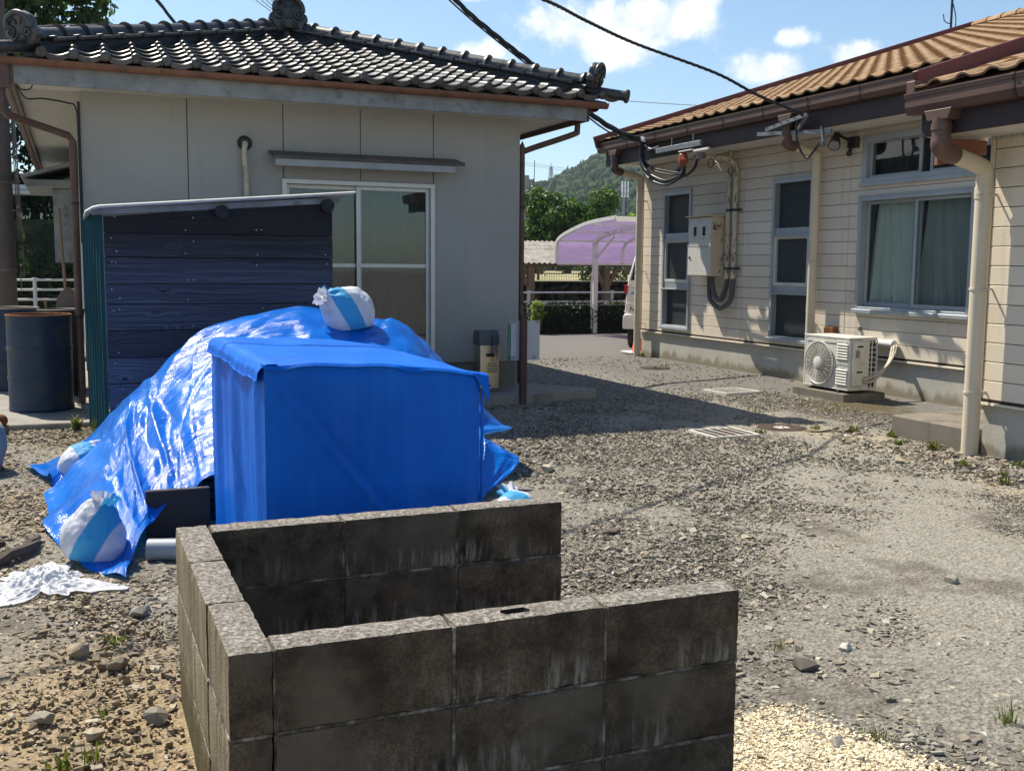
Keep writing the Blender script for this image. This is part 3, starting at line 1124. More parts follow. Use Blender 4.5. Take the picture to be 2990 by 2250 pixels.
def house_walls():
    hole = [(WX0, WX1, WZ0, WZ1)]
    # backing (the joints show it, set back)
    mb = MB()
    for (a, b, c, d) in rect_minus(HX0 + 0.01, HX1 - 0.01, 0.385, WT, hole):
        mb.box(a, b, -0.16, -0.014, c, d, HF)
    mb.build('wall_backing', 'dark_room', house)
    joints = [HX0, 1.06, 1.98, 2.765, 3.55, HX1]
    for a, b in zip(joints[:-1], joints[1:]):
        for (p, q, c, d) in rect_minus(a + (0.004 if a > HX0 else 0), b - (0.004 if b < HX1 else 0), 0.38, WT, hole):
            mb = MB()
            mb.box(p, q, -0.0135, 0.0, c, d, HF)
            mb.build('wall_panel', 'plaster', house, bevel=0.002)
    # flanks
    for x, sx in ((HX0, -1), (HX1, 1)):
        for k in range(5):
            y0 = FY + 0.0005 + k * 1.96
            y1 = min(HY1, y0 + 1.952)
            mb = MB()
            mb.box(x - (0.10 if sx > 0 else 0), x + (0.10 if sx < 0 else 0), y0 + 0.014, y1, 0.38, WT)
            mb.build('wall_panel', 'plaster', house, bevel=0.002)
    mb = MB()
    mb.box(HX0 + 0.02, HX1 - 0.02, FY + 0.02, HY1, 0.09, 0.372)
    mb.build('foundation', 'footing_dark', house, bevel=0.005)
    mb = MB()
    mb.box(HX0 + 0.006, HX1 - 0.006, FY + 0.008, HY1, 0.366, 0.379)
    mb.build('drip_trim', 'lid_grey', house)


house_walls()


def curtain(name, matn, fr, u0, u1, n, z0, z1, folds, amp, parent, seed=0, gather=0.0):
    mb = MB()
    rr = random.Random(seed)
    ph = [rr.uniform(0, 6.28) for _ in range(4)]

    def f(a, b):
        u = u0 + (u1 - u0) * a
        w = math.sin(a * folds * 6.283 + ph[0] + 0.7 * math.sin(a * 9 + ph[1])) + 0.35 * math.sin(a * folds * 13.1 + ph[2])
        u += gather * (b - 0.5) * 0.16 * math.sin(a * 5 + ph[3])
        return fr(u, n + amp * w * (0.55 + 0.45 * (1 - b)), z0 + (z1 - z0) * b)
    mb.grid(f, int(folds * 14), 6)
    return mb.build(name, matn, parent, smooth=180, fixn=False)


def ring(mb, fr, u0, u1, z0, z1, w, n0, n1, wb=None, wt=None):
    """a rectangular frame of four bars"""
    wb = w if wb is None else wb
    wt = w if wt is None else wt
    mb.box(u0, u0 + w, n0, n1, z0, z1, fr)
    mb.box(u1 - w, u1, n0, n1, z0, z1, fr)
    mb.box(u0 + w, u1 - w, n0, n1, z0, z0 + wb, fr)
    mb.box(u0 + w, u1 - w, n0, n1, z1 - wt, z1, fr)


def pane(fr, u0, u1, z0, z1, n, matn, parent, th=0.005):
    mb = MB()
    mb.box(u0, u1, n - th, n, z0, z1, fr)
    return mb.build('pane', matn, parent)


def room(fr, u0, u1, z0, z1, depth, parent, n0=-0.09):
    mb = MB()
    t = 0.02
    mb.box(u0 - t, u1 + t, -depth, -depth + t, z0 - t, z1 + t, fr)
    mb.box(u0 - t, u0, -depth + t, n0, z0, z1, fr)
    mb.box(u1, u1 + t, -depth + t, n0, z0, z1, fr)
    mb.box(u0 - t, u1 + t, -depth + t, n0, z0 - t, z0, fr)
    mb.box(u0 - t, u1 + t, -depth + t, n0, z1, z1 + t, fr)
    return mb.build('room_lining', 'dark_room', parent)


# sliding glass door with two sashes
mb = MB()
ring(mb, HF, WX0 - 0.012, WX1 + 0.012, WZ0 - 0.012, WZ1 + 0.012, 0.045, -0.10, 0.022)
door_frame = mb.build('sliding_door', 'alum', house, bevel=0.003)
WM = 2.755
for (a, b, n) in ((WX0 + 0.034, WM + 0.03, -0.065), (WM - 0.03, WX1 - 0.034, -0.030)):
    mb = MB()
    ring(mb, HF, a, b, WZ0 + 0.034, WZ1 - 0.034, 0.038, n - 0.03, n)
    mb.box(a + 0.038, b - 0.038, n - 0.028, n - 0.002, 1.395, 1.435, HF)
    mb.build('sash', 'alum', door_frame, bevel=0.002)
    pane(HF, a + 0.036, b - 0.036, WZ0 + 0.07, WZ1 - 0.07, n - 0.012, 'glass', door_frame)
curtain('curtain', 'curtain_dark', HF, WX0 + 0.05, WX1 - 0.05, -0.17, WZ0 + 0.03, WZ1 - 0.02, 11, 0.024, door_frame, 3)
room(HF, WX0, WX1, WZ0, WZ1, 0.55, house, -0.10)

# little metal canopy over the door
mb = MB()
mb.prism([(0.0, 2.545), (0.0, 2.515), (0.30, 2.445), (0.30, 2.478)], 1.83, 3.80, lambda a, b, h: HF(h, a, b))
canopy = mb.build('door_canopy', 'canopy_brown', house, bevel=0.003)
mb = MB()
mb.prism([(0.002, 2.513), (0.002, 2.435), (0.285, 2.375), (0.285, 2.446)], 1.85, 3.70, lambda a, b, h: HF(h, a, b))
mb.build('canopy_fascia', 'canopy_edge', canopy, bevel=0.003)

# old pipe sleeve and a taped pipe running down from it
mb = MB()
ring_pts = [HF(1.60 + 0.062 * math.cos(a), 0.012, 2.60 + 0.062 * math.sin(a)) for a in np.linspace(0, 2 * math.pi, 17)]
mb.tube(ring_pts, 0.011, 6, False)
mb.cyl(HF(1.60, -0.012, 2.60), HF(1.60, 0.006, 2.60), 0.058, 16)
mb.build('pipe_sleeve', 'black_plastic', house, smooth=40)
mb = MB()
mb.tube(smoothpath([HF(1.60, 0.0, 2.60), HF(1.597, 0.055, 2.585), HF(1.585, 0.06, 2.50), HF(1.60, 0.05, 2.30), HF(1.605, 0.05, 2.0), HF(1.6, 0.05, 1.2), HF(1.6, 0.05, 0.2)], 5), 0.027, 10)
mb.build('taped_pipe', 'hose', house, smooth=60)

# ---- roof: eaves, soffit, gutters
EX0, EX1, EY, ED = -0.42, 5.06, 10.22, 21.2            # fascia lines
ZS = 3.0
mb = MB()
mb.box(EX0, EX1, EY + 0.03, FY + 0.05, ZS, ZS + 0.02)
mb.build('soffit', 'soffit', house)
for k in range(6):
    y0 = FY + 0.055 + k * 1.72
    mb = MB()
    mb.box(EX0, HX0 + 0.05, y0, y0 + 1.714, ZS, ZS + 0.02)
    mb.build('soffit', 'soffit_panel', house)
    mb = MB()
    mb.box(HX1 - 0.05, EX1, y0, y0 + 1.714, ZS, ZS + 0.02)
    mb.build('soffit', 'soffit', house)
mb = MB()
mb.box(EX0, EX1, EY, EY + 0.029, ZS - 0.055, ZS + 0.13)
mb.build('fascia', 'fascia', house, bevel=0.003)
for x in (EX0 - 0.03, EX1 + 0.001):
    mb = MB()
    mb.box(x, x + 0.029, EY, ED, ZS - 0.055, ZS + 0.13)
    mb.build('fascia', 'post_brown' if x > 0 else 'brown_pipe', house, bevel=0.003)
mb = MB()
mb.box(EX0, EX1, ED - 0.03, ED, ZS - 0.05, ZS + 0.13)
mb.build('fascia', 'fascia', house)


def half_gutter(mb, p, q, r, updir=(0, 0, 1), n=9, t=0.004):
    """half-round channel from p to q"""
    p, q = Vector(p), Vector(q)
    d = (q - p).normalized()
    x = d.cross(Vector(updir)).normalized()
    z = Vector(updir)
    V, F = [], []
    for c in (p, q):
        for rr in (r, r - t):
            for j in range(n + 1):
                a = math.pi + math.pi * j / n
                V.append(c + x * rr * math.cos(a) + z * rr * math.sin(a))
    m = n + 1
    for j in range(n):
        F.append((j, j + 1, 2 * m + j + 1, 2 * m + j))
        F.append((m + j, 3 * m + j, 3 * m + j + 1, m + j + 1))
        F.append((j, m + j, m + j + 1, j + 1))
        F.append((2 * m + j, 2 * m + j + 1, 3 * m + j + 1, 3 * m + j))
    for a in (0, n):
        F.append((a, 2 * m + a, 3 * m + a, m + a))
    mb.add(V, F)


GR = 0.055
mb = MB()
half_gutter(mb, (EX0 - 0.10, EY - 0.062, ZS + 0.145), (EX1 + 0.20, EY - 0.062, ZS + 0.125), GR)
gut = mb.build('gutter', 'rust_gutter', house, smooth=40)
for k in range(7):
    x = EX0 + 0.35 + k * 0.86
    mb = MB()
    mb.tube([(x, EY - 0.004, ZS + 0.10), (x, EY - 0.05, ZS + 0.082), (x, EY - 0.11, ZS + 0.10), (x, EY - 0.122, ZS + 0.15)], 0.006, 6)
    mb.build('gutter_bracket', 'rust_gutter', gut)
mb = MB()
half_gutter(mb, (EX1 + 0.09, EY + 0.0, ZS + 0.10), (EX1 + 0.09, ED, ZS + 0.07), GR)
mb.build('gutter', 'rust_gutter', house, smooth=40)
mb = MB()
half_gutter(mb, (EX0 - 0.09, EY + 0.0, ZS + 0.10), (EX0 - 0.09, ED, ZS + 0.07), GR)
mb.build('gutter', 'brown_pipe', house, smooth=40)
# outlet under the corner, offset leader and downpipe (one each side)
mb = MB()
mb.box(EX0 - 0.15, EX0 - 0.03, EY - 0.03, EY + 0.10, ZS - 0.10, ZS + 0.09)
mb.cyl((EX0 - 0.10, EY + 0.06, ZS - 0.10), (EX0 - 0.10, EY + 0.06, ZS - 0.30), 0.034, 12)
mb.tube([(EX0 - 0.10, EY + 0.06, ZS - 0.26), (EX0 - 0.06, EY + 0.12, ZS - 0.31), (0.0, FY - 0.07, ZS - 0.42), (0.035, FY - 0.055, ZS - 0.47), (0.035, FY - 0.055, 0.10)], 0.034, 12)
dp = mb.build('downpipe', 'brown_pipe', house, smooth=50)
for z in (1.95, 0.9):
    mb = MB()
    mb.cyl((0.035, FY - 0.055, z), (0.035, FY - 0.055, z + 0.03), 0.039, 12)
    mb.box(0.0, 0.07, FY - 0.05, FY - 0.001, z + 0.006, z + 0.022)
    mb.build('pipe_clip', 'black_plastic', dp)
mb = MB()
px = HX1 + 0.055
mb.tube(smoothpath([(EX1 + 0.06, EY + 0.36, ZS + 0.02), (EX1 + 0.06, EY + 0.36, ZS - 0.10), (EX1 + 0.02, EY + 0.38, ZS - 0.15), (px + 0.06, FY + 0.05, ZS - 0.31), (px, FY + 0.07, ZS - 0.36), (px, FY + 0.07, ZS - 0.45), (px, FY + 0.07, 0.12)], 5), 0.032, 12)
dp = mb.build('downpipe', 'brown_pipe', house, smooth=60)
for z in (2.05, 1.0):
    mb = MB()
    mb.cyl((px, FY + 0.07, z), (px, FY + 0.07, z + 0.025), 0.037, 12)
    mb.build('pipe_clip', 'black_plastic', dp)

# ---- roof: deck, pantiles, hips, ridge end
PS = 0.325                                           # rise over run
RZ = 3.165
TX0, TX1, TY0 = -0.45, 5.27, 10.10
AX, AY = (TX0 + TX1) / 2, TY0 + (TX1 - TX0) / 2
AZ = RZ + (AY - TY0) * PS
mb = MB()
mb.add([(TX0 + 0.02, TY0 + 0.05, RZ - 0.02), (TX1 - 0.02, TY0 + 0.05, RZ - 0.02), (AX, AY, AZ - 0.02), (AX, ED + 0.1, AZ - 0.02), (TX0 + 0.02, ED + 0.1, RZ - 0.02), (TX1 - 0.02, ED + 0.1, RZ - 0.02),
        (TX0 + 0.02, TY0 + 0.05, RZ - 0.06), (TX1 - 0.02, TY0 + 0.05, RZ - 0.06), (TX0 + 0.02, ED + 0.1, RZ - 0.06), (TX1 - 0.02, ED + 0.1, RZ - 0.06)],
       [(0, 1, 2), (0, 2, 3, 4), (1, 5, 3, 2), (4, 3, 5), (0, 6, 7, 1), (0, 4, 8, 6), (1, 7, 9, 5), (4, 5, 9, 8), (6, 8, 9, 7)])
roof = mb.build('roof', 'pantile', house)

TW, TE, TL = 0.255, 0.238, 0.30


def pantile_mesh(eave=False):
    mb = MB()
    prof = []
    for i in range(6):
        t = i / 5
        prof.append((0.082 * t, 0.046 * max(0.0, math.sin(math.pi * t)) ** 0.75))
    for i in range(1, 8):
        t = i / 7
        prof.append((0.082 + (TW + 0.012 - 0.082) * t, -0.024 * math.sin(math.pi * min(1, t * 1.05)) + 0.016 * t))
    n = len(prof)
    V, F = [], []
    lip = 0.030 if not eave else 0.045
    for y, zo in ((0.0, 0.040), (0.012, 0.046), (TL, 0.004)):
        V += [(x, y, z + zo) for x, z in prof]
    V += [(x, 0.004, z + 0.040 - lip) for x, z in prof]
    for r in range(2):
        for i in range(n - 1):
            F.append((r * n + i, r * n + i + 1, (r + 1) * n + i + 1, (r + 1) * n + i))
    for i in range(n - 1):
        F.append((3 * n + i, 3 * n + i + 1, i + 1, i))
    F.append((0, n, 2 * n, 3 * n))
    mb.add(V, F)
    if eave:
        mb.lathe([(0.0, -0.028), (0.036, -0.028), (0.044, -0.020), (0.044, 0.03), (0.0, 0.03)], (0.041, 0.0, 0.045), 16, 'Y')
    return mb.mesh('roof_tile', 'pantile', smooth=50, fixn=True)


tm, tme = pantile_mesh(), pantile_mesh(True)
sl = Vector((0, 1, PS)).normalized()
nl = Vector((0, -PS, 1)).normalized()
cs = sl.y
ntile = 0
for k in range(23):
    x = TX0 + 0.22 + TW * k
    for j in range(13):
        yrun = j * TE * cs
        cx = x + TW / 2
        lim = min(cx - TX0, TX1 - cx) + 0.06
        if yrun > lim:
            break
        o = Vector((x, TY0, RZ - 0.01)) + sl * (j * TE) + nl * 0.004
        rx = random.uniform(-0.012, 0.012)
        m = frame_mtx(o, (1, 0, 0), sl, nl) @ Matrix.Rotation(rx, 4, 'Z') @ Matrix.Rotation(random.uniform(-0.01, 0.01), 4, 'X')
        place('roof_tile', tme if j == 0 else tm, roof, m)
        ntile += 1


# side slopes: the same tiles, laid where a step aside could show them
def hip(corner, sx):
    c = Vector(corner)
    top = Vector((AX, AY, AZ))
    d = (top - c)
    L = d.length
    d.normalize()
    side = Vector((0, 0, 1)).cross(d).normalized()
    nn = d.cross(side)
    if nn.z < 0:
        nn = -nn
        side = -side
    fr3 = lambda a, b, h: c + side * a + nn * b + d * h
    mb = MB()
    mb.prism([(-0.12, -0.05), (0.12, -0.05), (0.105, 0.075), (-0.105, 0.075)], 0.30, L - 0.05, fr3)
    body = mb.build('hip_bedding', 'dark_panel', roof)
    # a course tile and a cap tile, each with a raised collar
    mc = MB()
    seg = 0.285

    def half(rx, rz, y0, y1, z0=0.0, rx2=None, n=9):
        P = []
        for y, kx in ((y0, 1.0), (y1, 0.94 if rx2 is None else rx2)):
            for j in range(n + 1):
                a = math.pi * j / n
                P.append((rx * kx * math.cos(a), y, z0 + rz * kx * math.sin(a)))
        m = n + 1
        Fc = [(j, j + 1, m + j + 1, m + j) for j in range(n)]
        Fc += [tuple(range(m))[::-1], tuple(range(m, 2 * m)), (0, m, 2 * m - 1, m - 1)]
        mc.add(P, Fc)
    half(0.088, 0.092, 0.0, seg)
    half(0.104, 0.110, 0.0, 0.052)
    half(0.112, 0.118, 0.012, 0.034)
    capm = mc.mesh('ridge_cap', 'pantile', smooth=45, fixn=True)
    mc = MB()
    for s in (-1, 1):
        mc.box(*(sorted((s * 0.06, s * 0.150))), 0.0, seg, 0.0, 0.034)
        mc.box(*(sorted((s * 0.05, s * 0.164))), 0.0, 0.045, -0.006, 0.050)
    crm = mc.mesh('ridge_course', 'pantile', bevel=0.010, segs=2, smooth=40)
    n = int((L - 0.42) / seg)
    for i in range(n + 1):
        h = 0.34 + i * seg
        if h > L - 0.1:
            break
        place('ridge_cap', capm, roof, frame_mtx(fr3(0, 0.105, h), side, d, nn) @ Matrix.Rotation(random.uniform(-.01, .01), 4, 'Z'))
        place('ridge_course', crm, roof, frame_mtx(fr3(0, 0.068, h + 0.08), side, d, nn) @ Matrix.Rotation(random.uniform(-.01, .01), 4, 'Z'))
    return c, d, side, nn


def ornament(base, facing, upv, s, name='ridge_end_ornament'):
    """ogre-tile shield: domed plate, rolled shoulders and spiral bosses"""
    f = Vector(facing).normalized()
    u = Vector(upv)
    x = f.cross(u).normalized()
    z = x.cross(f).normalized()
    P = lambda a, b, h: Vector(base) + x * (a * s) + z * (b * s) + f * (h * s)
    out = []
    for t in np.linspace(0, math.pi, 19):
        out.append((0.185 * math.cos(t) * (1 + 0.10 * math.sin(t * 2) ** 2), 0.20 + 0.185 * math.sin(t)))
    poly = [(0.175, 0.0), (0.19, 0.06), (0.235, 0.10), (0.225, 0.165)] + out + [(-0.225, 0.165), (-0.235, 0.10), (-0.19, 0.06), (-0.175, 0.0)]
    mb = MB()
    mb.prism(poly, -0.07, 0.045, P)
    o = mb.build(name, 'pantile', roof, bevel=0.018 * s, segs=2, smooth=50)
    mb = MB()
    rim = [P(a * 0.93, 0.20 + (b - 0.20) * 0.93, 0.05) for a, b in out]
    mb.tube(rim, 0.030 * s, 8)
    for sx in (-1, 1):
        sp = []
        for i in range(22):
            t = i / 21
            a = 1.2 + t * 9.2
            rr = 0.082 * (1 - t * 0.82)
            sp.append(P(sx * (0.125 + 0.8 * rr * math.cos(a)), 0.155 + 0.8 * rr * math.sin(a), 0.05 + 0.015 * t))
        mb.tube(sp, [0.020 * s * (1 - 0.4 * i / 21) for i in range(22)], 7)
    for sx in (-1, 1):                                # leaf-like scrolls under the bosses
        mb.tube(smoothpath([P(sx * 0.02, 0.13, 0.05), P(sx * 0.07, 0.085, 0.055), P(sx * 0.10, 0.05, 0.05), P(sx * 0.065, 0.025, 0.05), P(sx * 0.04, 0.05, 0.05)], 4), 0.014 * s, 6)
        mb.tube(smoothpath([P(sx * 0.03, 0.24, 0.05), P(sx * 0.06, 0.30, 0.05), P(sx * 0.13, 0.28, 0.05)], 4), 0.016 * s, 6)
    mb.build('ornament_scroll', 'pantile', o, smooth=60)
    return o


cL = hip((TX0 - 0.02, TY0 - 0.02, RZ + 0.0), -1)
cR = hip((TX1 + 0.02, TY0 - 0.02, RZ + 0.0), 1)
ornament((AX, AY - 0.26, AZ + 0.04), (0, -1, 0.12), (0, 0, 1), 0.96)
ornament(cR[0] + cR[1] * 0.24 + cR[3] * 0.06, -cR[1], (0, 0, 1), 0.72)
ornament(cL[0] + cL[1] * 0.24 + cL[3] * 0.05, -cL[1], (0, 0, 1), 0.74)
for c, d, side, nn in (cL, cR):                       # round corner tile sticking out below each ornament
    mb = MB()
    p0 = c + d * 0.30 + nn * 0.045
    p1 = c - d * 0.13 + nn * 0.055
    mb.cyl(p0, p1, 0.052, 16)
    mb.cyl(p1, p1 - d * 0.022, 0.070, 18)
    mb.build('corner_tile', 'pantile', roof, smooth=40)
# main ridge running back from the apex
mb = MB()
mb.prism([(-0.12, -0.05), (0.12, -0.05), (0.10, 0.16), (0.075, 0.22), (0.0, 0.255), (-0.075, 0.22), (-0.10, 0.16)], AY - 0.18, ED, lambda a, b, h: Vector((AX + a, h, AZ + b)))
mb.build('main_ridge', 'pantile', roof)
# small lean-to canopy and a grey panel on the far flank
mb = MB()
mb.box(-0.57, HX0 - 0.002, 16.2, 18.4, 2.46, 2.56)
mb.prism([(-0.62, 2.565), (HX0 - 0.002, 2.78), (HX0 - 0.002, 2.83), (-0.62, 2.60)], 16.0, 18.6, lambda a, b, h: Vector((a, h, b)))
lean = mb.build('side_canopy', 'fascia', house, bevel=0.004)
mb = MB()
mb.box(-0.23, 0.07, 16.4, 16.5, 1.42, 2.455)
mb.build('side_panel', 'fascia', lean, bevel=0.004)
# loose cable under the eaves
mb = MB()
mb.tube(smoothpath([(-0.40, 10.34, 2.93), (-0.33, 10.5, 2.86), (-0.2, 10.55, 2.875), (0.0, 10.7, 2.87), (0.07, 10.76, 2.84), (0.085, 10.775, 2.6), (0.085, 10.775, 1.6)], 6), 0.008, 6)
mb.tube(smoothpath([(-0.40, 10.34, 2.95), (-0.36, 10.4, 2.92), (-0.3, 10.42, 2.93), (-0.275, 10.42, 2.97)], 5), 0.006, 6)
mb.build('eaves_cable', 'black_cable', house, smooth=60)
mb = MB()
mb.box(0.085, 0.108, FY - 0.02, FY - 0.001, 0.4, 2.9)
mb.build('corner_conduit', 'dark_panel', house)

# ================================================================== the cream building
MX = 8.48
MF = Fr((MX, 0, 0), (0, 1, 0), (-1, 0, 0))            # main wall: u = y, n towards the yard
NX = 6.45
NF = Fr((NX, 0, 0), (0, 1, 0), (-1, 0, 0))            # projecting wing
cream = thing('cream_building', 'cream boarded building with orange tiled roof and brown gutters', 'building', (11.5, 9.5, 0.0))
Y1 = 15.07
SZ0, SP = 0.435, 0.1455
SOF = 3.02
W1 = (13.60, 14.37, 0.51, 2.545)
W2 = (10.80, 11.59, 0.51, 2.545)
TWN = (7.95, 9.91, 2.405, 2.92)
BW = (8.235, 9.935, 0.955, 2.235)
HOLES = [W1, W2, TWN, BW]


def siding(fr, cols, z1, holes, parent):
    mb = MB()
    for (a, b, c, d) in rect_minus(cols[0] + 0.002, cols[-1] - 0.002, SZ0 - 0.01, z1, holes):
        mb.box(a, b, -0.14, -0.017, c, d, fr)
    mb.build('wall_backing', 'fascia_brown', parent)  # backing coloured dark to stand for the shade in the grooves
    n = int(math.ceil((z1 - SZ0) / SP))
    for a, b in zip(cols[:-1], cols[1:]):
        for k in range(n):
            z0_, z1_ = SZ0 + k * SP, min(z1, SZ0 + (k + 1) * SP)
            if z1_ - z0_ < 0.02:
                continue
            runs = []
            for (p, q, c, d) in rect_minus(a + 0.0035, b - 0.0035, z0_ + 0.0028, z1_ - 0.0028, holes):
                if q - p > 0.01 and d - c > 0.008:
                    if runs and abs(runs[-1][-1][1] - p) < 1e-6:
                        runs[-1].append((p, q, c, d))
                    else:
                        runs.append([(p, q, c, d)])
            for run in runs:
                mb = MB()
                for (p, q, c, d) in run:
                    mb.box(p, q, -0.0165, 0.0, c, d, fr)
                mb.build('siding_board', 'siding', parent, bevel=0.0035)


siding(MF, [6.2, 8.02, 10.14, 12.27, Y1 - 0.03], SOF, HOLES, cream)
siding(NF, [2.6, 4.9, 6.10], 2.42, [], cream)
mb = MB()
mb.box(Y1 - 0.026, Y1 + 0.012, -0.14, 0.012, SZ0, SOF, MF)
mb.build('corner_trim', 'siding', cream, bevel=0.004)
mb = MB()
mb.box(6.104, 6.14, -0.14, 0.012, SZ0, 2.44, NF)
mb.build('corner_trim', 'siding', cream, bevel=0.004)
mb = MB()                                            # the wing's far end wall, hidden from the front
mb.box(NX + 0.141, MX - 0.002, 6.0, 6.13, SZ0, 2.9)
mb.build('end_wall', 'siding', cream)
for fr, a, b in ((MF, 6.2, Y1), (NF, 2.6, 6.12)):
    mb = MB()
    mb.box(a, b - 0.02, -0.16, -0.022, -0.05, SZ0 - 0.045, fr)
    mb.build('foundation', 'footing', cream, bevel=0.006)
    mb = MB()
    mb.box(a, b, -0.10, 0.004, SZ0 - 0.014, SZ0 - 0.002, fr)
    mb.build('base_gap', 'fascia_brown', cream)
    mb = MB()
    mb.prism([(-0.10, SZ0 - 0.016), (0.020, SZ0 - 0.022), (0.022, SZ0 - 0.040), (-0.015, SZ0 - 0.043), (-0.10, SZ0 - 0.043)], a, b + 0.01, lambda p, q, h, fr=fr: fr(h, p, q))
    mb.build('drip_flashing', 'siding', cream)


# windows
def triple(w):
    u0, u1, z0, z1 = w
    mb = MB()
    ring(mb, MF, u0 - 0.01, u1 + 0.01, z0 - 0.01, z1 + 0.012, 0.045, -0.10, 0.03)
    mb.box(u0 - 0.03, u1 + 0.03, 0.0, 0.05, z0 - 0.03, z0 + 0.012, MF)          # sill
    mb.box(u0 - 0.022, u1 + 0.022, 0.0, 0.036, z1 + 0.012, z1 + 0.03, MF)
    fr_o = mb.build('window', 'alum_grey', cream, bevel=0.003)
    zs = [z0, 1.15, 1.89, z1]
    for z in zs[1:3]:
        mb = MB()
        mb.box(u0 + 0.035, u1 - 0.035, -0.09, 0.012, z - 0.05, z + 0.05, MF)
        mb.box(u0 - 0.012, u1 + 0.012, 0.0305, 0.048, z - 0.062, z - 0.045, MF)
        mb.build('transom', 'alum_grey', fr_o, bevel=0.003)
    for i in range(3):
        a, b = zs[i] + (0.035 if i == 0 else 0.05), zs[i + 1] - (0.035 if i == 2 else 0.05)
        if i == 1:
            mb = MB()
            ring(mb, MF, u0 + 0.036, u1 - 0.036, a, b, 0.042, -0.03, 0.016)
            mb.build('sash', 'alum', fr_o, bevel=0.003)
            pane(MF, u0 + 0.076, u1 - 0.076, a + 0.04, b - 0.04, -0.02, 'glass_frost', fr_o)
        else:
            pane(MF, u0 + 0.03, u1 - 0.03, a, b, -0.055, 'glass_frost' if i == 0 else 'glass_frost', fr_o)
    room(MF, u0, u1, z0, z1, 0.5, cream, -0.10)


triple(W1)
triple(W2)


def slider(w, sashes, bw=0.045, sill=0.05, curtains=()):
    u0, u1, z0, z1 = w
    mb = MB()
    ring(mb, MF, u0 - 0.012, u1 + 0.012, z0 - 0.012, z1 + 0.012, bw, -0.11, 0.032)
    mb.box(u0 - 0.03, u1 + 0.03, 0.0, sill, z0 - 0.04, z0 + 0.004, MF)
    mb.box(u0 - 0.02, u1 + 0.02, 0.0, 0.038, z1 + 0.0125, z1 + 0.028, MF)
    fr_o = mb.build('window', 'alum_grey', cream, bevel=0.003)
    for (a, b, n) in sashes:
        mb = MB()
        ring(mb, MF, a, b, z0 + 0.036, z1 - 0.036, 0.036, n - 0.03, n, 0.05)
        mb.build('sash', 'alum_grey', fr_o, bevel=0.003)
        pane(MF, a + 0.033, b - 0.033, z0 + 0.08, z1 - 0.07, n - 0.012, 'glass', fr_o)
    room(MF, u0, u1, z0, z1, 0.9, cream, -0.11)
    for c in curtains:
        curtain('curtain', c[5], MF, c[0], c[1], c[2], z0 + 0.02, z1 - 0.02, c[3], c[4], fr_o, c[6], 1.0)


slider(BW, [(9.045, 9.90, -0.060), (8.27, 9.105, -0.025)], 0.045, 0.06,
       [(9.14, 9.90, -0.155, 5.2, 0.030, 'curtain_cream', 5), (8.26, 9.13, -0.17, 5.2, 0.030, 'curtain_grey', 9)])
slider(TWN, [(9.05, 9.86, -0.03), (8.0, 8.92, -0.03)], 0.07, 0.045, [(8.0, 9.86, -0.2, 11, 0.025, 'curtain_dark', 2)])

# soffits with a ribbed edge strip, fascias, box gutters
GX = 7.76
mb = MB()
mb.box(7.90, MX + 0.02, 5.9, Y1 + 0.10, SOF, SOF + 0.015)
mb.build('soffit', 'soffit', cream)


def ribbed(fr, u0, u1, n, z, h, parent):
    mb = MB()
    k = int((u1 - u0) / 0.012)
    mb.grid(lambda a, b: fr(u0 + (u1 - u0) * a, n + 0.006 * (1 if int(round(a * k)) % 4 < 2 else 0), z + h * b), k, 1)
    mb.build('vent_strip', 'soffit_panel', parent, fixn=False)


ribbed(MF, 6.2, Y1, 0.012, SOF - 0.022, 0.02, cream)
ribbed(NF, 2.6, 6.14, 0.012, 2.398, 0.02, cream)
mb = MB()
mb.box(7.865, 7.90, 5.9, Y1 + 0.12, SOF - 0.02, 3.29)
mb.build('fascia', 'fascia_brown', cream, bevel=0.003)
mb = MB()
mb.box(NX - 0.56, NX + 0.02, 2.4, 6.22, 2.42, 2.435)
mb.build('soffit', 'soffit', cream)
mb = MB()
mb.box(NX - 0.60, NX - 0.56, 2.4, 6.24, 2.395, 2.66)
mb.build('fascia', 'fascia_brown', cream, bevel=0.003)
mb = MB()
mb.box(NX - 0.56, NX + 0.03, 6.205, 6.235, 2.395, 2.455)
mb.build('soffit_end', 'soffit', cream, bevel=0.003)
mb = MB()
mb.prism([(5.95, 2.392), (6.43, 2.392), (6.43, 2.29), (5.95, 2.19)], 6.165, 6.20, lambda a, b, h: Vector((a, h, b)))
mb.build('barge_board', 'barge', cream, bevel=0.004)


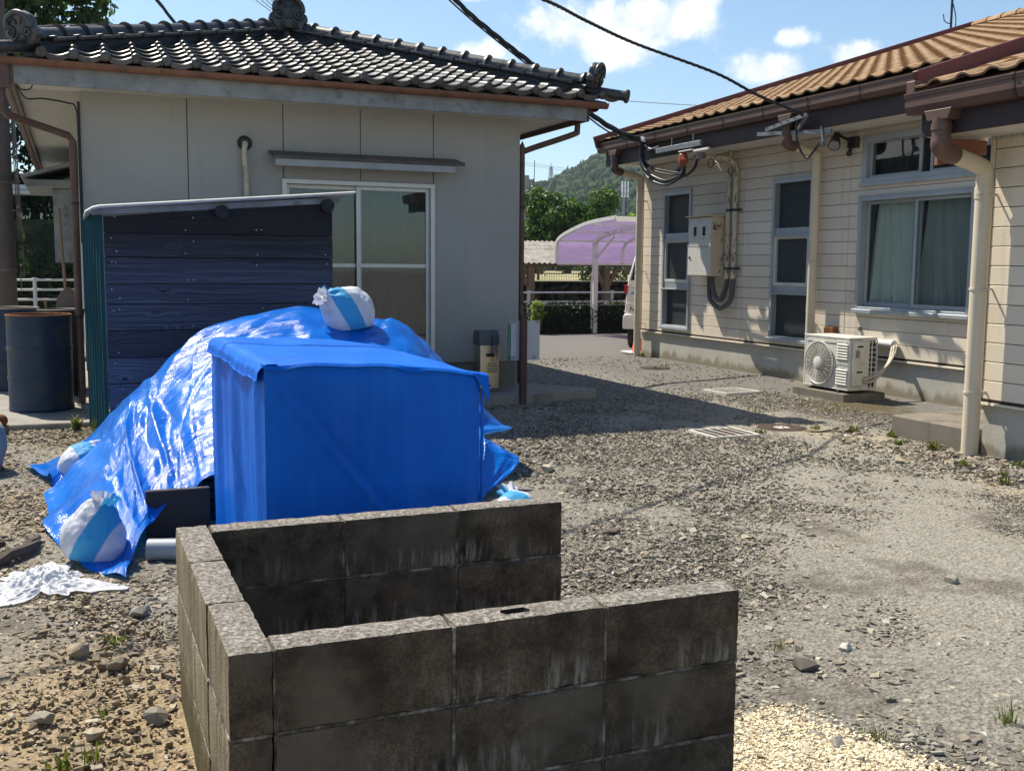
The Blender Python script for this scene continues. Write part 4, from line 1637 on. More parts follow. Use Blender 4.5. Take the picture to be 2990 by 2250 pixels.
def box_gutter(x, y0, y1, z, parent, s=1.0, caps=True, step=0.86):
    """brown box gutter: moulded front, open top; brackets every so often"""
    w, h, t = 0.115 * s, 0.135 * s, 0.004
    outer = [(0, 0), (0, -h * 0.15), (0.008, -h * 0.18), (0.010, -h * 0.62), (0.034, -h), (w, -h), (w, 0)]
    inner = [(w - t, 0), (w - t, -h + t), (0.036, -h + t), (0.010 + t, -h * 0.62), (0.008 + t, -h * 0.2), (t, -h * 0.13), (t, 0)]
    mb = MB()
    mb.prism(outer + inner, y0, y1, lambda a, b, q: Vector((x + a, q, z + b)))
    g_o = mb.build('gutter', 'gutter_brown', parent, bevel=0.0015)
    mb = MB()
    mb.box(x - 0.006, x + 0.004, y0, y1, z + 0.0005, z + 0.012)
    mb.build('gutter_bead', 'gutter_brown', g_o)
    for yy in (y0, y1 - 0.003):
        mb = MB()
        mb.prism(outer, yy - 0.001, yy + 0.004, lambda a, b, q: Vector((x + a - 0.001, q, z + b * 1.01 + 0.001)))
        mb.build('gutter_end', 'gutter_brown', g_o)
    k = int((y1 - y0) / step)
    for i in range(k):
        yy = y0 + 0.32 + i * step
        mb = MB()
        o2 = [(a - 0.003 if a < 0.05 else a, b - (0.003 if b < -h * 0.9 else 0)) for a, b in outer[:-1]]
        mb.prism(o2 + [(o2[-1][0], o2[-1][1] + 0.004), (o2[-2][0] + 0.004, o2[-2][1] + 0.005), (outer[3][0] + 0.002, outer[3][1]), (outer[2][0] + 0.002, outer[2][1]), (0.003, 0.0)], yy, yy + 0.022, lambda a, b, q: Vector((x + a, q, z + b)))
        mb.build('gutter_bracket', 'fascia_brown', g_o)
        mb = MB()
        mb.box(x - 0.012, x + 0.006, yy - 0.006, yy + 0.028, z - 0.002, z + 0.014)
        mb.build('bracket_clip', 'gutter_brown', g_o)
    return g_o


box_gutter(GX, 6.3, 15.32, 3.345, cream)
box_gutter(NX - 0.72, 2.4, 6.30, 2.695, cream, 1.05)


def downpipe(gx, gy, gz, wall_n, py, fr, r, ztop, zelb, brackets, parent, zbot=0.0):
    """hopper under the gutter, brown swan neck, cream pipe down the wall"""
    n0 = (fr.o.x - gx)
    mb = MB()
    mb.prism([(-0.13, 0.0), (0.13, 0.0), (0.10, -0.075), (-0.10, -0.075)], gx - 0.05, gx + 0.062, lambda a, b, q: Vector((q, gy + a, gz + b)))
    pipe = mb.build('downpipe', 'gutter_brown', parent, bevel=0.004)
    rb = r * 1.06
    mb = MB()
    mb.tube([(gx, gy, gz - 0.06), (gx, gy, zelb + 0.02)], rb, 16)
    mb.tube([(gx, gy, gz - 0.10), (gx, gy, gz - 0.145)], rb * 1.12, 16)
    a = Vector((gx, gy, zelb + 0.06))
    q = Vector((fr.o.x - wall_n, py, ztop))
    mid = Vector((gx, gy, zelb - 0.02))
    dirv = (q - mid).normalized()
    mb.tube(smoothpath([a, Vector((gx, gy, zelb)), mid + dirv * r * 1.1, mid + dirv * r * 2.6], 5), rb * 1.05, 16)
    mb.build('swan_neck', 'gutter_brown', pipe, smooth=50)
    mb = MB()
    e = q + Vector((0, 0, -r * 1.0))
    mb.tube(smoothpath([mid + dirv * r * 2.2, mid + (q - mid) * 0.55, q - dirv * r * 1.3, q - dirv * r * 0.2 - Vector((0, 0, r * 0.25)), e - Vector((0, 0, r * 0.9)), e - Vector((0, 0, r * 2))], 6), r, 16)
    mb.tube([e - Vector((0, 0, r * 1.2)), e - Vector((0, 0, r * 2.6))], r * 1.09, 16)
    mb.tube([e - Vector((0, 0, r * 1.5)), Vector((e.x, e.y, zbot))], r, 18)
    mb.build('pipe_length', 'pipe_cream', pipe, smooth=50)
    for z in brackets:
        mb = MB()
        mb.cyl((e.x, e.y, z), (e.x, e.y, z + 0.018), r * 1.10, 16)
        mb.box(e.x + r, fr.o.x - 0.002, e.y - 0.006, e.y + 0.006, z + 0.002, z + 0.016)
        mb.tube([(e.x, e.y - r - 0.001, z + 0.009), (e.x + 0.004, e.y - r - 0.035, z + 0.009), (e.x + 0.03, e.y - r - 0.04, z + 0.009)], 0.006, 6)
        mb.build('pipe_bracket', 'hose', pipe, smooth=40)
    return pipe


downpipe(7.82, 14.80, 3.215, 0.13, 14.93, MF, 0.055, 2.83, 2.93, (2.45, 1.35, 0.52), cream)
downpipe(7.82, 10.50, 3.215, 0.12, 10.62, MF, 0.055, 2.80, 2.90, (2.40, 1.50, 0.62), cream)
downpipe(NX - 0.655, 5.98, 2.56, 0.135, 6.06, NF, 0.062, 2.175, 2.30, (1.97, 1.27, 0.485), cream)

# ---- roof of orange tiles
OS = 0.322
OZ = 3.395
OX = 7.80
RIDX = 15.4
so = Vector((1, 0, OS)).normalized()
no = Vector((-OS, 0, 1)).normalized()


def orange_mesh(amp=0.007):
    mb = MB()
    w, L = 0.26, 0.285
    prof = []
    for i in range(6):
        t = i / 5
        prof.append((0.13 * t, amp * max(0.0, math.sin(math.pi * t)) ** 0.8))
    for i in range(1, 5):
        t = i / 4
        prof.append((0.13 + (w - 0.13 + 0.006) * t, -0.006 * math.sin(math.pi * t)))
    n = len(prof)
    V = []
    for s, zo in ((0, 0.028), (L, 0.011)):
        V += [(x, s, z + zo) for x, z in prof]
    V += [(x, 0.003, z + 0.012) for x, z in prof]
    F = [(i, i + 1, n + i + 1, n + i) for i in range(n - 1)]
    F += [(2 * n + i, 2 * n + i + 1, i + 1, i) for i in range(n - 1)]
    mb.add(V, F)
    return mb


om_b = orange_mesh()
om = om_b.mesh('roof_tile', 'orange_tile', smooth=45)
ome = orange_mesh(0.027).mesh('roof_tile', 'orange_tile', smooth=45)
mb = MB()
mb.add([(OX - 0.02, 5.0, OZ - 0.03), (OX - 0.02, 15.22, OZ - 0.03), (RIDX, 15.22, OZ + (RIDX - OX) * OS - 0.03), (RIDX, 5.0, OZ + (RIDX - OX) * OS - 0.03),
        (RIDX + 7.5, 15.22, OZ - 0.03), (RIDX + 7.5, 5.0, OZ - 0.03)], [(0, 3, 2, 1), (3, 5, 4, 2), (0, 1, 2, 4, 5, 3)][:2])
oroof = mb.build('roof', 'orange_tile', cream)
spots = []
for k in range(36):
    for j in range(33):
        u = 15.20 - 0.26 * (k + 1)
        o = Vector((OX - 0.05, u, OZ - 0.012)) + so * (j * 0.243)
        if o.x > RIDX - 0.1:
            continue
        c = o + so * 0.15 + Vector((0, 0.15, 0)) - Vector((0, 0, CAMH))
        dd = c.dot(fw)
        sx = c.dot(rt) / dd
        sy = c.dot(up) / dd
        vis = abs(sx) < 0.50 and abs(sy) < 0.38 and not (u < 9.0 and sy < 0.27 and sx > 0.40)
        spots.append((0 if vis else 1, dd, o, j))
spots.sort(key=lambda t: (t[0], t[1]))
WV, WF = [], []
for i, (v, dd, o, j) in enumerate(spots):
    m = frame_mtx(o, (0, 1, 0), so, no)
    m = m @ Matrix.Rotation(random.uniform(-.008, .008), 4, 'Z')
    if i < 234:
        place('roof_tile', ome if j == 0 else om, oroof, m)
    else:
        b = len(WV)
        WV += [tuple(m @ Vector(p)) for p in om_b.v]
        WF += [tuple(b + q for q in f) for f in om_b.f]
mb = MB()
mb.add(WV, WF)
mb.build('roof_tiles', 'orange_tile', oroof, smooth=45, fixn=False, kind='stuff')
# verge board, ridge
mb = MB()
q0 = Vector((OX - 0.10, 15.235, OZ - 0.06))
q1 = Vector((RIDX, 15.235, OZ + (RIDX - OX) * OS - 0.035))
mb.prism([(-0.035, -0.06), (0.03, -0.06), (0.03, 0.13), (-0.035, 0.13)], 0, (q1 - q0).length, lambda a, b, h: q0 + so * h + Vector((0, a, 0)) + no * b)
mb.build('verge_board', 'rake_red', cream, bevel=0.006)
rcap = MB()
P = []
for y, kx in ((0.0, 1.08), (0.34, 0.95)):
    for j in range(9):
        a = math.pi * j / 8
        P.append((0.15 * kx * math.cos(a), y, 0.10 * kx * math.sin(a)))
rcap.add(P, [(j, j + 1, 9 + j + 1, 9 + j) for j in range(8)] + [tuple(range(9))[::-1], tuple(range(9, 18))])
rcm = rcap.mesh('ridge_cap', 'orange_tile', smooth=45)
for i in range(28):
    y = 15.16 - 0.33 * (i + 1)
    place('ridge_cap', rcm, oroof, frame_mtx((RIDX, y, OZ + (RIDX - OX) * OS + 0.0), (1, 0, 0), (0, 1, 0), (0, 0, 1)))
mb = MB()                                            # gable wall seen from behind only
mb.add([(MX, Y1, SZ0), (RIDX + 6.9, Y1, SZ0), (RIDX + 6.9, Y1, 3.3), (RIDX, Y1, 5.75), (MX, Y1, 3.5)], [(0, 1, 2, 3, 4)])
mb.build('gable_wall', 'siding', cream)
# wing roof
WO = Vector((NX - 0.66, 6.25, 2.745))
mb = MB()
zz = lambda x: 2.72 + (x - (NX - 0.66)) * OS
mb.add([(NX - 0.66, 2.4, zz(NX - 0.66)), (NX - 0.66, 6.22, zz(NX - 0.66)), (9.2, 6.22, zz(9.2)), (9.2, 2.4, zz(9.2))], [(0, 3, 2, 1)])
wroof = mb.build('wing_roof', 'orange_tile', cream)
for k in range(6):
    for j in range(11):
        o = WO + Vector((-0.03, -0.26 * (k + 1) - 0.02, -0.012)) + so * (j * 0.243)
        place('roof_tile', ome if j == 0 else om, wroof, frame_mtx(o, (0, 1, 0), so, no))
mb = MB()
q0 = Vector((NX - 0.60, 6.275, 2.70))
mb.prism([(-0.03, -0.03), (0.03, -0.03), (0.03, 0.185), (-0.03, 0.185)], 0, 3.3, lambda a, b, h: q0 + so * h + Vector((0, a, 0)) + no * b)
mb.build('verge_board', 'rake_red', wroof, bevel=0.006)
mb = MB()
mb.box(NX - 0.69, NX - 0.605, 6.23, 6.32, 2.70, 2.80)
mb.build('verge_end', 'gutter_brown', wroof, bevel=0.006)
# aerial mast on the ridge
mast = thing('aerial_mast', 'thin dark aerial mast standing above the orange roof ridge', 'antenna mast', (15.5, 15.9, 5.5))
mb = MB()
mb.cyl((15.5, 15.9, 4.9), (15.5, 15.9, 8.2), 0.022, 8)
mb.build('pole', 'black_plastic', mast)
mb = MB()
mb.tube(smoothpath([(15.48, 15.88, 5.5), (15.56, 15.86, 5.9), (15.57, 15.86, 6.15), (15.5, 15.87, 6.4)], 6), 0.010, 6)
mb.tube([(15.30, 15.9, 6.2), (15.33, 15.9, 6.08), (15.42, 15.9, 6.04), (15.5, 15.9, 6.05)], 0.010, 6)
mb.build('feeder_cable', 'black_cable', mast, smooth=60)


# ================================================================== the concrete block bin
bin_t = thing('block_bin', 'low open bin of stained concrete blocks standing in the gravel', 'block wall', (0.93, 2.87, 0.0))
BZ = 0.583
BH, BT = 0.1945, 0.100


def block_mesh(L, slot=False):
    """rough block centred on its origin, long axis x; the face grain is real relief"""
    bm = bmesh.new()
    nx = max(3, int(L / 0.026))
    nz, ny = 8, 4

    def gp(i, j, k):
        return Vector((-L / 2 + L * i / nx, -BT / 2 + BT * j / ny, -BH / 2 + BH * k / nz))
    vs = {}

    def V(i, j, k):
        if (i, j, k) not in vs:
            p = gp(i, j, k)
            d = Vector((0, 0, 0))
            if i in (0, nx):
                d.x = 1 if i else -1
            if j in (0, ny):
                d.y = 1 if j else -1
            if k in (0, nz):
                d.z = 1 if k else -1
            e = sum(1 for c in d if c)
            s = 0.0016 * mnoise.noise(p * 42 + Vector((L * 7, 0, 0))) - (0.0035 if e == 2 else 0.006 if e == 3 else 0)
            if e >= 2:
                s -= 0.009 * max(0, mnoise.noise(p * 30 + Vector((3, L, 1))))
            vs[(i, j, k)] = bm.verts.new(p + d.normalized() * s)
        return vs[(i, j, k)]
    hole = set()
    if slot:
        i0 = nx // 2
        hole = {(i0 - 2, 1), (i0 - 1, 1), (i0, 1), (i0 - 2, 2), (i0 - 1, 2), (i0, 2)}
    for i in range(nx):
        for j in range(ny):
            bm.faces.new((V(i, j, 0), V(i, j + 1, 0), V(i + 1, j + 1, 0), V(i + 1, j, 0)))
            if (i, j) not in hole:
                bm.faces.new((V(i, j, nz), V(i + 1, j, nz), V(i + 1, j + 1, nz), V(i, j + 1, nz)))
        for k in range(nz):
            bm.faces.new((V(i, 0, k), V(i + 1, 0, k), V(i + 1, 0, k + 1), V(i, 0, k + 1)))
            bm.faces.new((V(i, ny, k), V(i, ny, k + 1), V(i + 1, ny, k + 1), V(i + 1, ny, k)))
    for j in range(ny):
        for k in range(nz):
            bm.faces.new((V(0, j, k), V(0, j, k + 1), V(0, j + 1, k + 1), V(0, j + 1, k)))
            bm.faces.new((V(nx, j, k), V(nx, j + 1, k), V(nx, j + 1, k + 1), V(nx, j, k + 1)))
    if slot:
        i0 = nx // 2
        rimk = [(i0 - 2, 1), (i0 - 1, 1), (i0, 1), (i0 + 1, 1), (i0 + 1, 2), (i0 + 1, 3), (i0, 3), (i0 - 1, 3), (i0 - 2, 3), (i0 - 2, 2)]
        up_ = [V(a, b, nz) for a, b in rimk]
        cen = sum((v.co for v in up_), Vector()) / len(up_)
        for v in up_:
            d_ = v.co - cen
            v.co = cen + Vector((d_.x * (0.78 if abs(d_.y) > 0.01 and abs(d_.x) > 0.03 else 1.0), d_.y * 0.72, d_.z))
        dn = [bm.verts.new(v.co - Vector((0, 0, 0.15))) for v in up_]
        for q in range(len(rimk)):
            q2 = (q + 1) % len(rimk)
            bm.faces.new((up_[q], up_[q2], dn[q2], dn[q]))
        bm.faces.new(dn)
    bmesh.ops.recalc_face_normals(bm, faces=bm.faces)
    if slot:
        pass
    me = bpy.data.meshes.new('concrete_block')
    bm.to_mesh(me)
    bm.free()
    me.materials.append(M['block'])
    me.shade_smooth()
    me.set_sharp_from_angle(angle=R(38))
    return me


def wall_run(segs, axis, at, slot_at=None):
    """segs: joints along the run; axis 'x' or 'y'; at: near face coordinate"""
    cache = {}
    for a, b in zip(segs[:-1], segs[1:]):
        L = b - a - 0.005
        for k in range(3):
            sl_ = slot_at is not None and k == 0 and a < slot_at < b
            key = (round(L, 3), sl_)
            if key not in cache:
                cache[key] = block_mesh(L, sl_)
            zc = BZ - 0.2 * k - BH / 2
            c = (a + b) / 2
            jit = random.uniform(-0.0025, 0.0025)
            if axis == 'x':
                m = Matrix.Translation((c, at + BT / 2 + jit, zc))
            else:
                m = Matrix.Translation((at + BT / 2 + jit, c, zc)) @ Matrix.Rotation(math.pi / 2, 4, 'Z')
            m = m @ Matrix.Rotation(random.uniform(-.002, .002), 4, 'Y')
            place('concrete_block', cache[key], bin_t, m)


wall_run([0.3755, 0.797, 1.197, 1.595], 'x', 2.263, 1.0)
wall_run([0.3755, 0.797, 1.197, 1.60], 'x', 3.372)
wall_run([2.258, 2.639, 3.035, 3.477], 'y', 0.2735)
mb = MB()
for k in range(3):
    z1 = BZ - 0.2 * k
    for (a, b, c, d) in ((0.379, 1.590, 2.2655, 2.3605), (0.379, 1.594, 3.3745, 3.4695), (0.2760, 0.3710, 2.262, 3.470)):
        mb.box(a, b, c, d, z1 - 0.2005, z1 - 0.1925)
for x in (0.379, 0.797, 1.197):
    mb.box(x - 0.004, x + 0.004, 2.2675, 2.3585, -0.02, BZ - 0.006)
    mb.box(x - 0.004, x + 0.004, 3.3765, 3.4675, -0.02, BZ - 0.006)
for y in (2.639, 3.035):
    mb.box(0.278, 0.369, y - 0.004, y + 0.004, -0.02, BZ - 0.006)
mb.build('mortar', 'mortar', bin_t)

# ================================================================== fitted blue cover over a square load
CX0, CX1, CY0, CY1, CZ = 0.645, 1.505, 3.985, 5.53, 1.05


def build_cover():
    root = thing('covered_load', 'square load under a matte blue fitted cover behind the block bin', 'covered load', ((CX0 + CX1) / 2, (CY0 + CY1) / 2, 0))

    def sag(x, y):
        u, v = (x - CX0) / (CX1 - CX0), (y - CY0) / (CY1 - CY0)
        return CZ - 0.060 * max(0.0, u) ** 2.2 - 0.018 * math.sin(math.pi * u) * math.sin(math.pi * v) + 0.010 * mnoise.noise(Vector((x * 5, y * 3, 1)))

    def edge(t):
        return min(1, t / 0.06, (1 - t) / 0.06)

    mb = MB()
    # top
    mb.grid(lambda a, b: Vector((CX0 + (CX1 - CX0) * a, CY0 + (CY1 - CY0) * b, sag(CX0 + (CX1 - CX0) * a, CY0 + (CY1 - CY0) * b))), 44, 60)

    def front(a, b):
        x = CX0 + (CX1 - CX0) * a
        z = sag(x, CY0) * b + 0.015 * (1 - b)
        e = edge(a) * min(1, (1 - b) / 0.05)
        dg = (a * 1.05 + b - 0.98)                    # long pull fold from the top corner down across the face
        w = 0.010 * math.exp(-(dg / 0.016) ** 2) - 0.007 * math.exp(-((dg - 0.04) / 0.03) ** 2)
        w += 0.016 * mnoise.noise(Vector((a * 3.2, 0, b * 1.1))) + 0.007 * math.sin(a * 21 + 2 * b) * (1 - b)
        w += 0.012 * math.exp(-((a - 0.42 - 0.10 * (1 - b)) / 0.03) ** 2) * b
        return Vector((x, CY0 - e * (w + 0.012), z))
    mb.grid(front, 90, 70)

    def left(a, b):
        y = CY1 + (CY0 - CY1) * a
        z = sag(CX0, y) * b + 0.015 * (1 - b)
        e = edge(a) * min(1, (1 - b) / 0.05)
        w = 0.008 * math.sin(a * 46 + 1.6 * math.sin(b * 2.2)) * (0.4 + 0.6 * math.sin(a * 9) ** 2) + 0.012 * math.sin(a * 15 + 0.6 * b) + 0.012 * mnoise.noise(Vector((a * 9, b * 1.6, 4)))
        return Vector((CX0 - e * (w + 0.010), y, z))
    mb.grid(left, 110, 50)

    def right(a, b):
        y = CY0 + (CY1 - CY0) * a
        z = sag(CX1, y) * b + 0.015 * (1 - b)
        e = edge(a) * min(1, (1 - b) / 0.05)
        return Vector((CX1 + e * (0.014 * math.sin(a * 17) + 0.012), y, z))
    mb.grid(right, 60, 30)
    mb.grid(lambda a, b: Vector((CX1 + (CX0 - CX1) * a, CY1, sag(CX1 + (CX0 - CX1) * a, CY1) * b + 0.015 * (1 - b))), 44, 10)
    mb.build('cover', 'cover', root, smooth=62, fixn=True, weld=False)

    # the lid skirt that overlaps the sides, with a corded hem
    def skirt(a, b):
        y = CY1 + 0.01 + (CY0 - 0.02 - CY1) * a
        drop = 0.070 + 0.006 * math.sin(a * 11) + 0.012 * max(0, mnoise.noise(Vector((a * 8, 2, 0))))
        z = sag(CX0, y) + 0.007
        n = 0.017 + (0.003 * math.sin(a * 33) + 0.003 * math.sin(a * 71 + 1)) * b + 0.006 * b
        if b < 0.15:
            return Vector((CX0 + 0.05 - (b / 0.15) * 0.052, y, z - 0.004))
        t = (b - 0.15) / 0.85
        return Vector((CX0 - 0.003 - n * min(1, t * 2.2), y, z - 0.004 - drop * t))
    mb = MB()
    mb.grid(skirt, 90, 9)
    sk = mb.build('lid_skirt', 'cover', root, smooth=70, fixn=False)
    mb = MB()
    mb.tube([skirt(i / 90, 1.0) for i in range(91)], 0.0055, 6)
    mb.build('hem_cord', 'cover', sk, smooth=60)

    def skirt2(a, b):
        x = CX0 - 0.01 + (CX1 - CX0 + 0.05) * a
        z = sag(x, CY0) + 0.006
        drop = 0.012 + 0.020 * max(0, mnoise.noise(Vector((a * 7, 5, 0)))) + (0.11 * max(0, (a - 0.93) / 0.07))
        if b < 0.25:
            return Vector((x, CY0 + 0.05 - (b / 0.25) * 0.055, z - 0.004))
        t = (b - 0.25) / 0.75
        return Vector((x, CY0 - 0.004 - 0.014 * t, z - 0.004 - drop * t))
    mb = MB()
    mb.grid(skirt2, 80, 6)
    mb.build('lid_skirt', 'cover', root, smooth=70, fixn=False)
    mb = MB()                                         # zip seam down the near edge
    mb.tube([(CX1 + 0.012, CY0 - 0.004, 0.02 + i * 0.045) for i in range(21)], [0.006 + 0.002 * (i % 2) for i in range(21)], 6)
    mb.build('corner_seam', 'cover', root, smooth=60)


build_cover()

# ================================================================== the shiny sheet over the mound
TARP = [
    [(0.17, 4.92, 0.02), (-0.02, 5.23, 0.02), (-0.18, 5.98, 0.03), (-0.19, 6.68, 0.05), (-0.17, 7.01, 0.12), (-0.35, 7.9, 0.02)],
    [(0.25, 5.3, 0.1), (0.2, 5.6, 0.19), (0.15, 6.1, 0.3), (0.13, 6.8, 0.34), (0.1, 7.7, 0.3), (-0.05, 8.1, 0.05)],
    [(0.39, 5.6, 0.17), (0.35, 6, 0.36), (0.32, 6.6, 0.51), (0.35, 7.1, 0.6), (0.4, 7.8, 0.55), (0.35, 8.15, 0.1)],
    [(0.59, 5.7, 0.27), (0.59, 6.2, 0.55), (0.65, 6.7, 0.77), (0.78, 7.2, 0.98), (0.9, 7.8, 0.85), (0.9, 8.2, 0.3)],
    [(0.9, 5.75, 0.39), (0.98, 6.2, 0.73), (1.17, 6.8, 0.97), (1.41, 7.3, 1.14), (1.5, 7.9, 1), (1.5, 8.2, 0.4)],
    [(1.37, 5.8, 0.35), (1.47, 6.2, 0.73), (1.61, 6.7, 0.96), (1.8, 7.2, 1.05), (1.95, 7.8, 1), (2, 8.2, 0.4)],
    [(1.8, 5.9, 0.31), (1.92, 6.3, 0.71), (2.02, 6.7, 0.91), (2.11, 7.2, 1.04), (2.3, 7.8, 0.85), (2.35, 8.2, 0.3)],
    [(2.15, 5.8, 0.12), (2.25, 6.2, 0.4), (2.32, 6.6, 0.62), (2.4, 7.2, 0.79), (2.6, 7.8, 0.45), (2.65, 8.1, 0.1)],
    [(2.20, 5.84, 0.06), (2.40, 6.18, 0.28), (2.34, 6.5, 0.44), (2.56, 7.0, 0.50), (2.77, 7.7, 0.26), (2.82, 8.05, 0.06)],
    [(2.25, 5.88, 0.03), (2.60, 6.15, 0.20), (2.36, 6.42, 0.30), (2.82, 6.8, 0.29), (2.95, 7.6, 0.12), (3, 8, 0.03)],
]


def cr_basis(n, k):
    """Catmull-Rom weights: k samples over n control points"""
    W = np.zeros((k, n))
    for s in range(k):
        t = s / (k - 1) * (n - 1)
        i = min(int(t), n - 2)
        f = t - i
        w = (0.5 * (-f + 2 * f ** 2 - f ** 3), 0.5 * (2 - 5 * f ** 2 + 3 * f ** 3), 0.5 * (f + 4 * f ** 2 - 3 * f ** 3), 0.5 * (-f ** 2 + f ** 3))
        for j, ww in zip((i - 1, i, i + 1, i + 2), w):
            W[s, min(max(j, 0), n - 1)] += ww
    return W


def build_tarp():
    C = np.array(TARP)                                # (9, 6, 3)
    NU, NV = 300, 190
    P = np.einsum('ui,ijc->ujc', cr_basis(len(TARP), NU), C)
    P = np.einsum('vj,ujc->uvc', cr_basis(6, NV), P)
    U, Vv = np.meshgrid(np.linspace(0, 1, NU), np.linspace(0, 1, NV), indexing='ij')
    du = np.gradient(P, axis=0)
    dv = np.gradient(P, axis=1)
    N = np.cross(du, dv)
    N /= np.linalg.norm(N, axis=2)[..., None] + 1e-9
    if N[NU // 2, NV // 2, 2] < 0:
        N = -N
    r = np.random.default_rng(11)
    D = np.zeros_like(U)
    X, Y, Z = P[..., 0], P[..., 1], P[..., 2]
    # tension folds: sharp ridges along lines that run from the ground pegs up to the crown
    for i in range(26):
        u0 = r.uniform(-0.05, 0.95)
        sl_ = r.uniform(-0.10, 0.42)
        wdt = r.uniform(0.006, 0.020)
        amp = r.uniform(0.008, 0.026) * r.choice([1, 1, -1])
        v0, v1 = r.uniform(-0.2, 0.35), r.uniform(0.45, 1.0)
        q = (U - u0 - sl_ * Vv + 0.012 * np.sin(7 * Vv + i)) / wdt
        env = np.clip((Vv - v0) / 0.2, 0, 1) * np.clip((v1 - Vv) / 0.25, 0, 1)
        D += amp * env * np.exp(-np.abs(q) ** 1.3)
    # crossing creases from the factory fold
    for k in range(1, 6):
        D += 0.006 * np.exp(-np.abs((U - k / 6.0) / 0.004)) + 0.0
    for k in range(1, 5):
        D += 0.005 * np.exp(-np.abs((Vv - k / 5.0) / 0.006))
    # crumple
    for i in range(70):
        kx, ky = r.normal(0, 34), r.normal(0, 15)
        ph = r.uniform(0, 6.28)
        D += 0.0021 * np.abs(np.sin(kx * U + ky * Vv + ph + 1.4 * np.sin(9 * Vv + i) + 1.2 * np.sin(8 * U + i)))
    D -= D.mean() + 0.012
    rim = np.clip(Vv / 0.05, 0.25, 1) * np.clip(U / 0.04, 0.3, 1) * np.clip((1 - U) / 0.03, 0.3, 1)
    # hem ripples where the sheet meets the ground
    hem = np.exp(-U / 0.05)
    D = D * rim + hem * 0.035 * np.sin(Vv * 34) * np.clip(Z / 0.1 + 0.3, 0, 1) + np.exp(-Vv / 0.06) * 0.020 * np.sin(U * 60)
    P = P + N * D[..., None]
    P[..., 2] = np.maximum(P[..., 2], 0.012 + 0.004 * np.sin(40 * U + 31 * Vv))
    i = np.arange(NU * NV).reshape(NU, NV)
    F = np.stack([i[:-1, :-1], i[1:, :-1], i[1:, 1:], i[:-1, 1:]], -1).reshape(-1, 4)
    me = fast_mesh('tarpaulin_sheet', P.reshape(-1, 3), F, 'tarp', {'across': ('POINT', U.ravel()), 'along': ('POINT', Vv.ravel())}, smooth=True)
    o = link(bpy.data.objects.new('tarpaulin_sheet', me))
    tag(o, 'large shiny blue plastic sheet draped over a mound against the plank shed', 'tarpaulin')


build_tarp()

# what lies under the sheet
crate = thing('stack_of_panels', 'dark panels stacked in the shade under the lifted hem of the blue sheet', 'panels', (1.2, 6.6, 0.0))
for k in range(5):
    mb = MB()
    mb.box(0.42 + 0.02 * k, 2.0 - 0.03 * k, 5.95 + 0.015 * k, 7.4, 0.01 + 0.052 * k, 0.055 + 0.052 * k)
    mb.build('panel', 'dark_panel', crate, bevel=0.004)
mb = MB()
mb.box(0.30, 0.62, 5.62, 5.66, 0.0, 0.26)
mb.build('front_panel', 'dark_panel', crate, bevel=0.004)
mb = MB()
mb.cyl((0.285, 5.235, 0.055), (0.62, 5.13, 0.055), 0.053, 20)
o = mb.build('plastic_pipe', 'pvc', smooth=40)
tag(o, 'short grey plastic pipe lying on the ground by the block bin corner', 'pipe')


# ================================================================== sandbags and torn plastic
def sandbag(name, loc, r, label, rot, neck=None, seed=1, parent=None, group='white sandbags weighing down the blue sheet'):
    t = thing(name, label, 'sandbag', loc, group)
    mb = MB()
    bm = bmesh.new()
    bmesh.ops.create_icosphere(bm, subdivisions=5, radius=1.0)
    V = []
    nk = Vector(neck).normalized() if neck else None
    for v in bm.verts:
        p = v.co.copy()
        k = 1 + 0.07 * mnoise.noise(p * 1.6 + Vector((seed, 0, 0))) + 0.022 * mnoise.noise(p * 6 + Vector((0, seed, 0)))
        if nk is not None:
            c = p.dot(nk)
            if c > 0.55:                              # gathers towards the tied mouth
                ang = math.atan2(p.cross(nk).x + p.cross(nk).y, p.cross(nk).z)
                k *= 1 + 0.055 * math.sin(ang * 13) * (c - 0.55) / 0.45
                k *= 1 + 0.20 * ((c - 0.55) / 0.45) ** 2
        if p.z < -0.55:
            p.z = -0.55 + (p.z + 0.55) * 0.25
        V.append(Vector((p.x * r[0], p.y * r[1], (p.z + 0.60) * r[2])) * k)
    F = [tuple(v.index for v in f.verts) for f in bm.faces]
    bm.free()
    mb.add([(p.x, p.y, p.z) for p in V], F)
    me = mb.mesh('sack', 'bag', smooth=180)
    b = link(bpy.data.objects.new('sack', me), t)
    b.rotation_euler = rot
    if nk is not None:
        mb = MB()
        q = Vector((nk.x * r[0], nk.y * r[1], (nk.z + 0.6) * r[2])) * 1.0
        d = Vector((nk.x * r[0], nk.y * r[1], nk.z * r[2])).normalized()
        sd = d.orthogonal().normalized()
        sd2 = d.cross(sd)

        def frill(a, h):
            an = a * 2 * math.pi
            rr = (0.026 + 0.036 * h ** 1.3) * (1 + 0.22 * math.sin(an * 7 + seed))
            return q + d * (h * 0.085 - 0.01) + (sd * math.cos(an) + sd2 * math.sin(an)) * rr
        mb.grid(frill, 64, 7)
        f = link(bpy.data.objects.new('tied_mouth', mb.mesh('tied_mouth', 'bag', smooth=180, fixn=False)), t)
        f.rotation_euler = rot
        mb = MB()
        mb.tube([q + d * 0.004 + (sd * math.cos(x) + sd2 * math.sin(x)) * 0.033 for x in np.linspace(0, 6.2832, 20)], 0.007, 6, False)
        mb.tube(smoothpath([q + sd * 0.03, q + sd * 0.06 - d * 0.02, q + sd * 0.075 - d * 0.07, q + sd * 0.06 - d * 0.1], 4), 0.005, 5)
        s = link(bpy.data.objects.new('tie_cord', mb.mesh('tie_cord', 'rope', smooth=60)), t)
        s.rotation_euler = rot
    return t


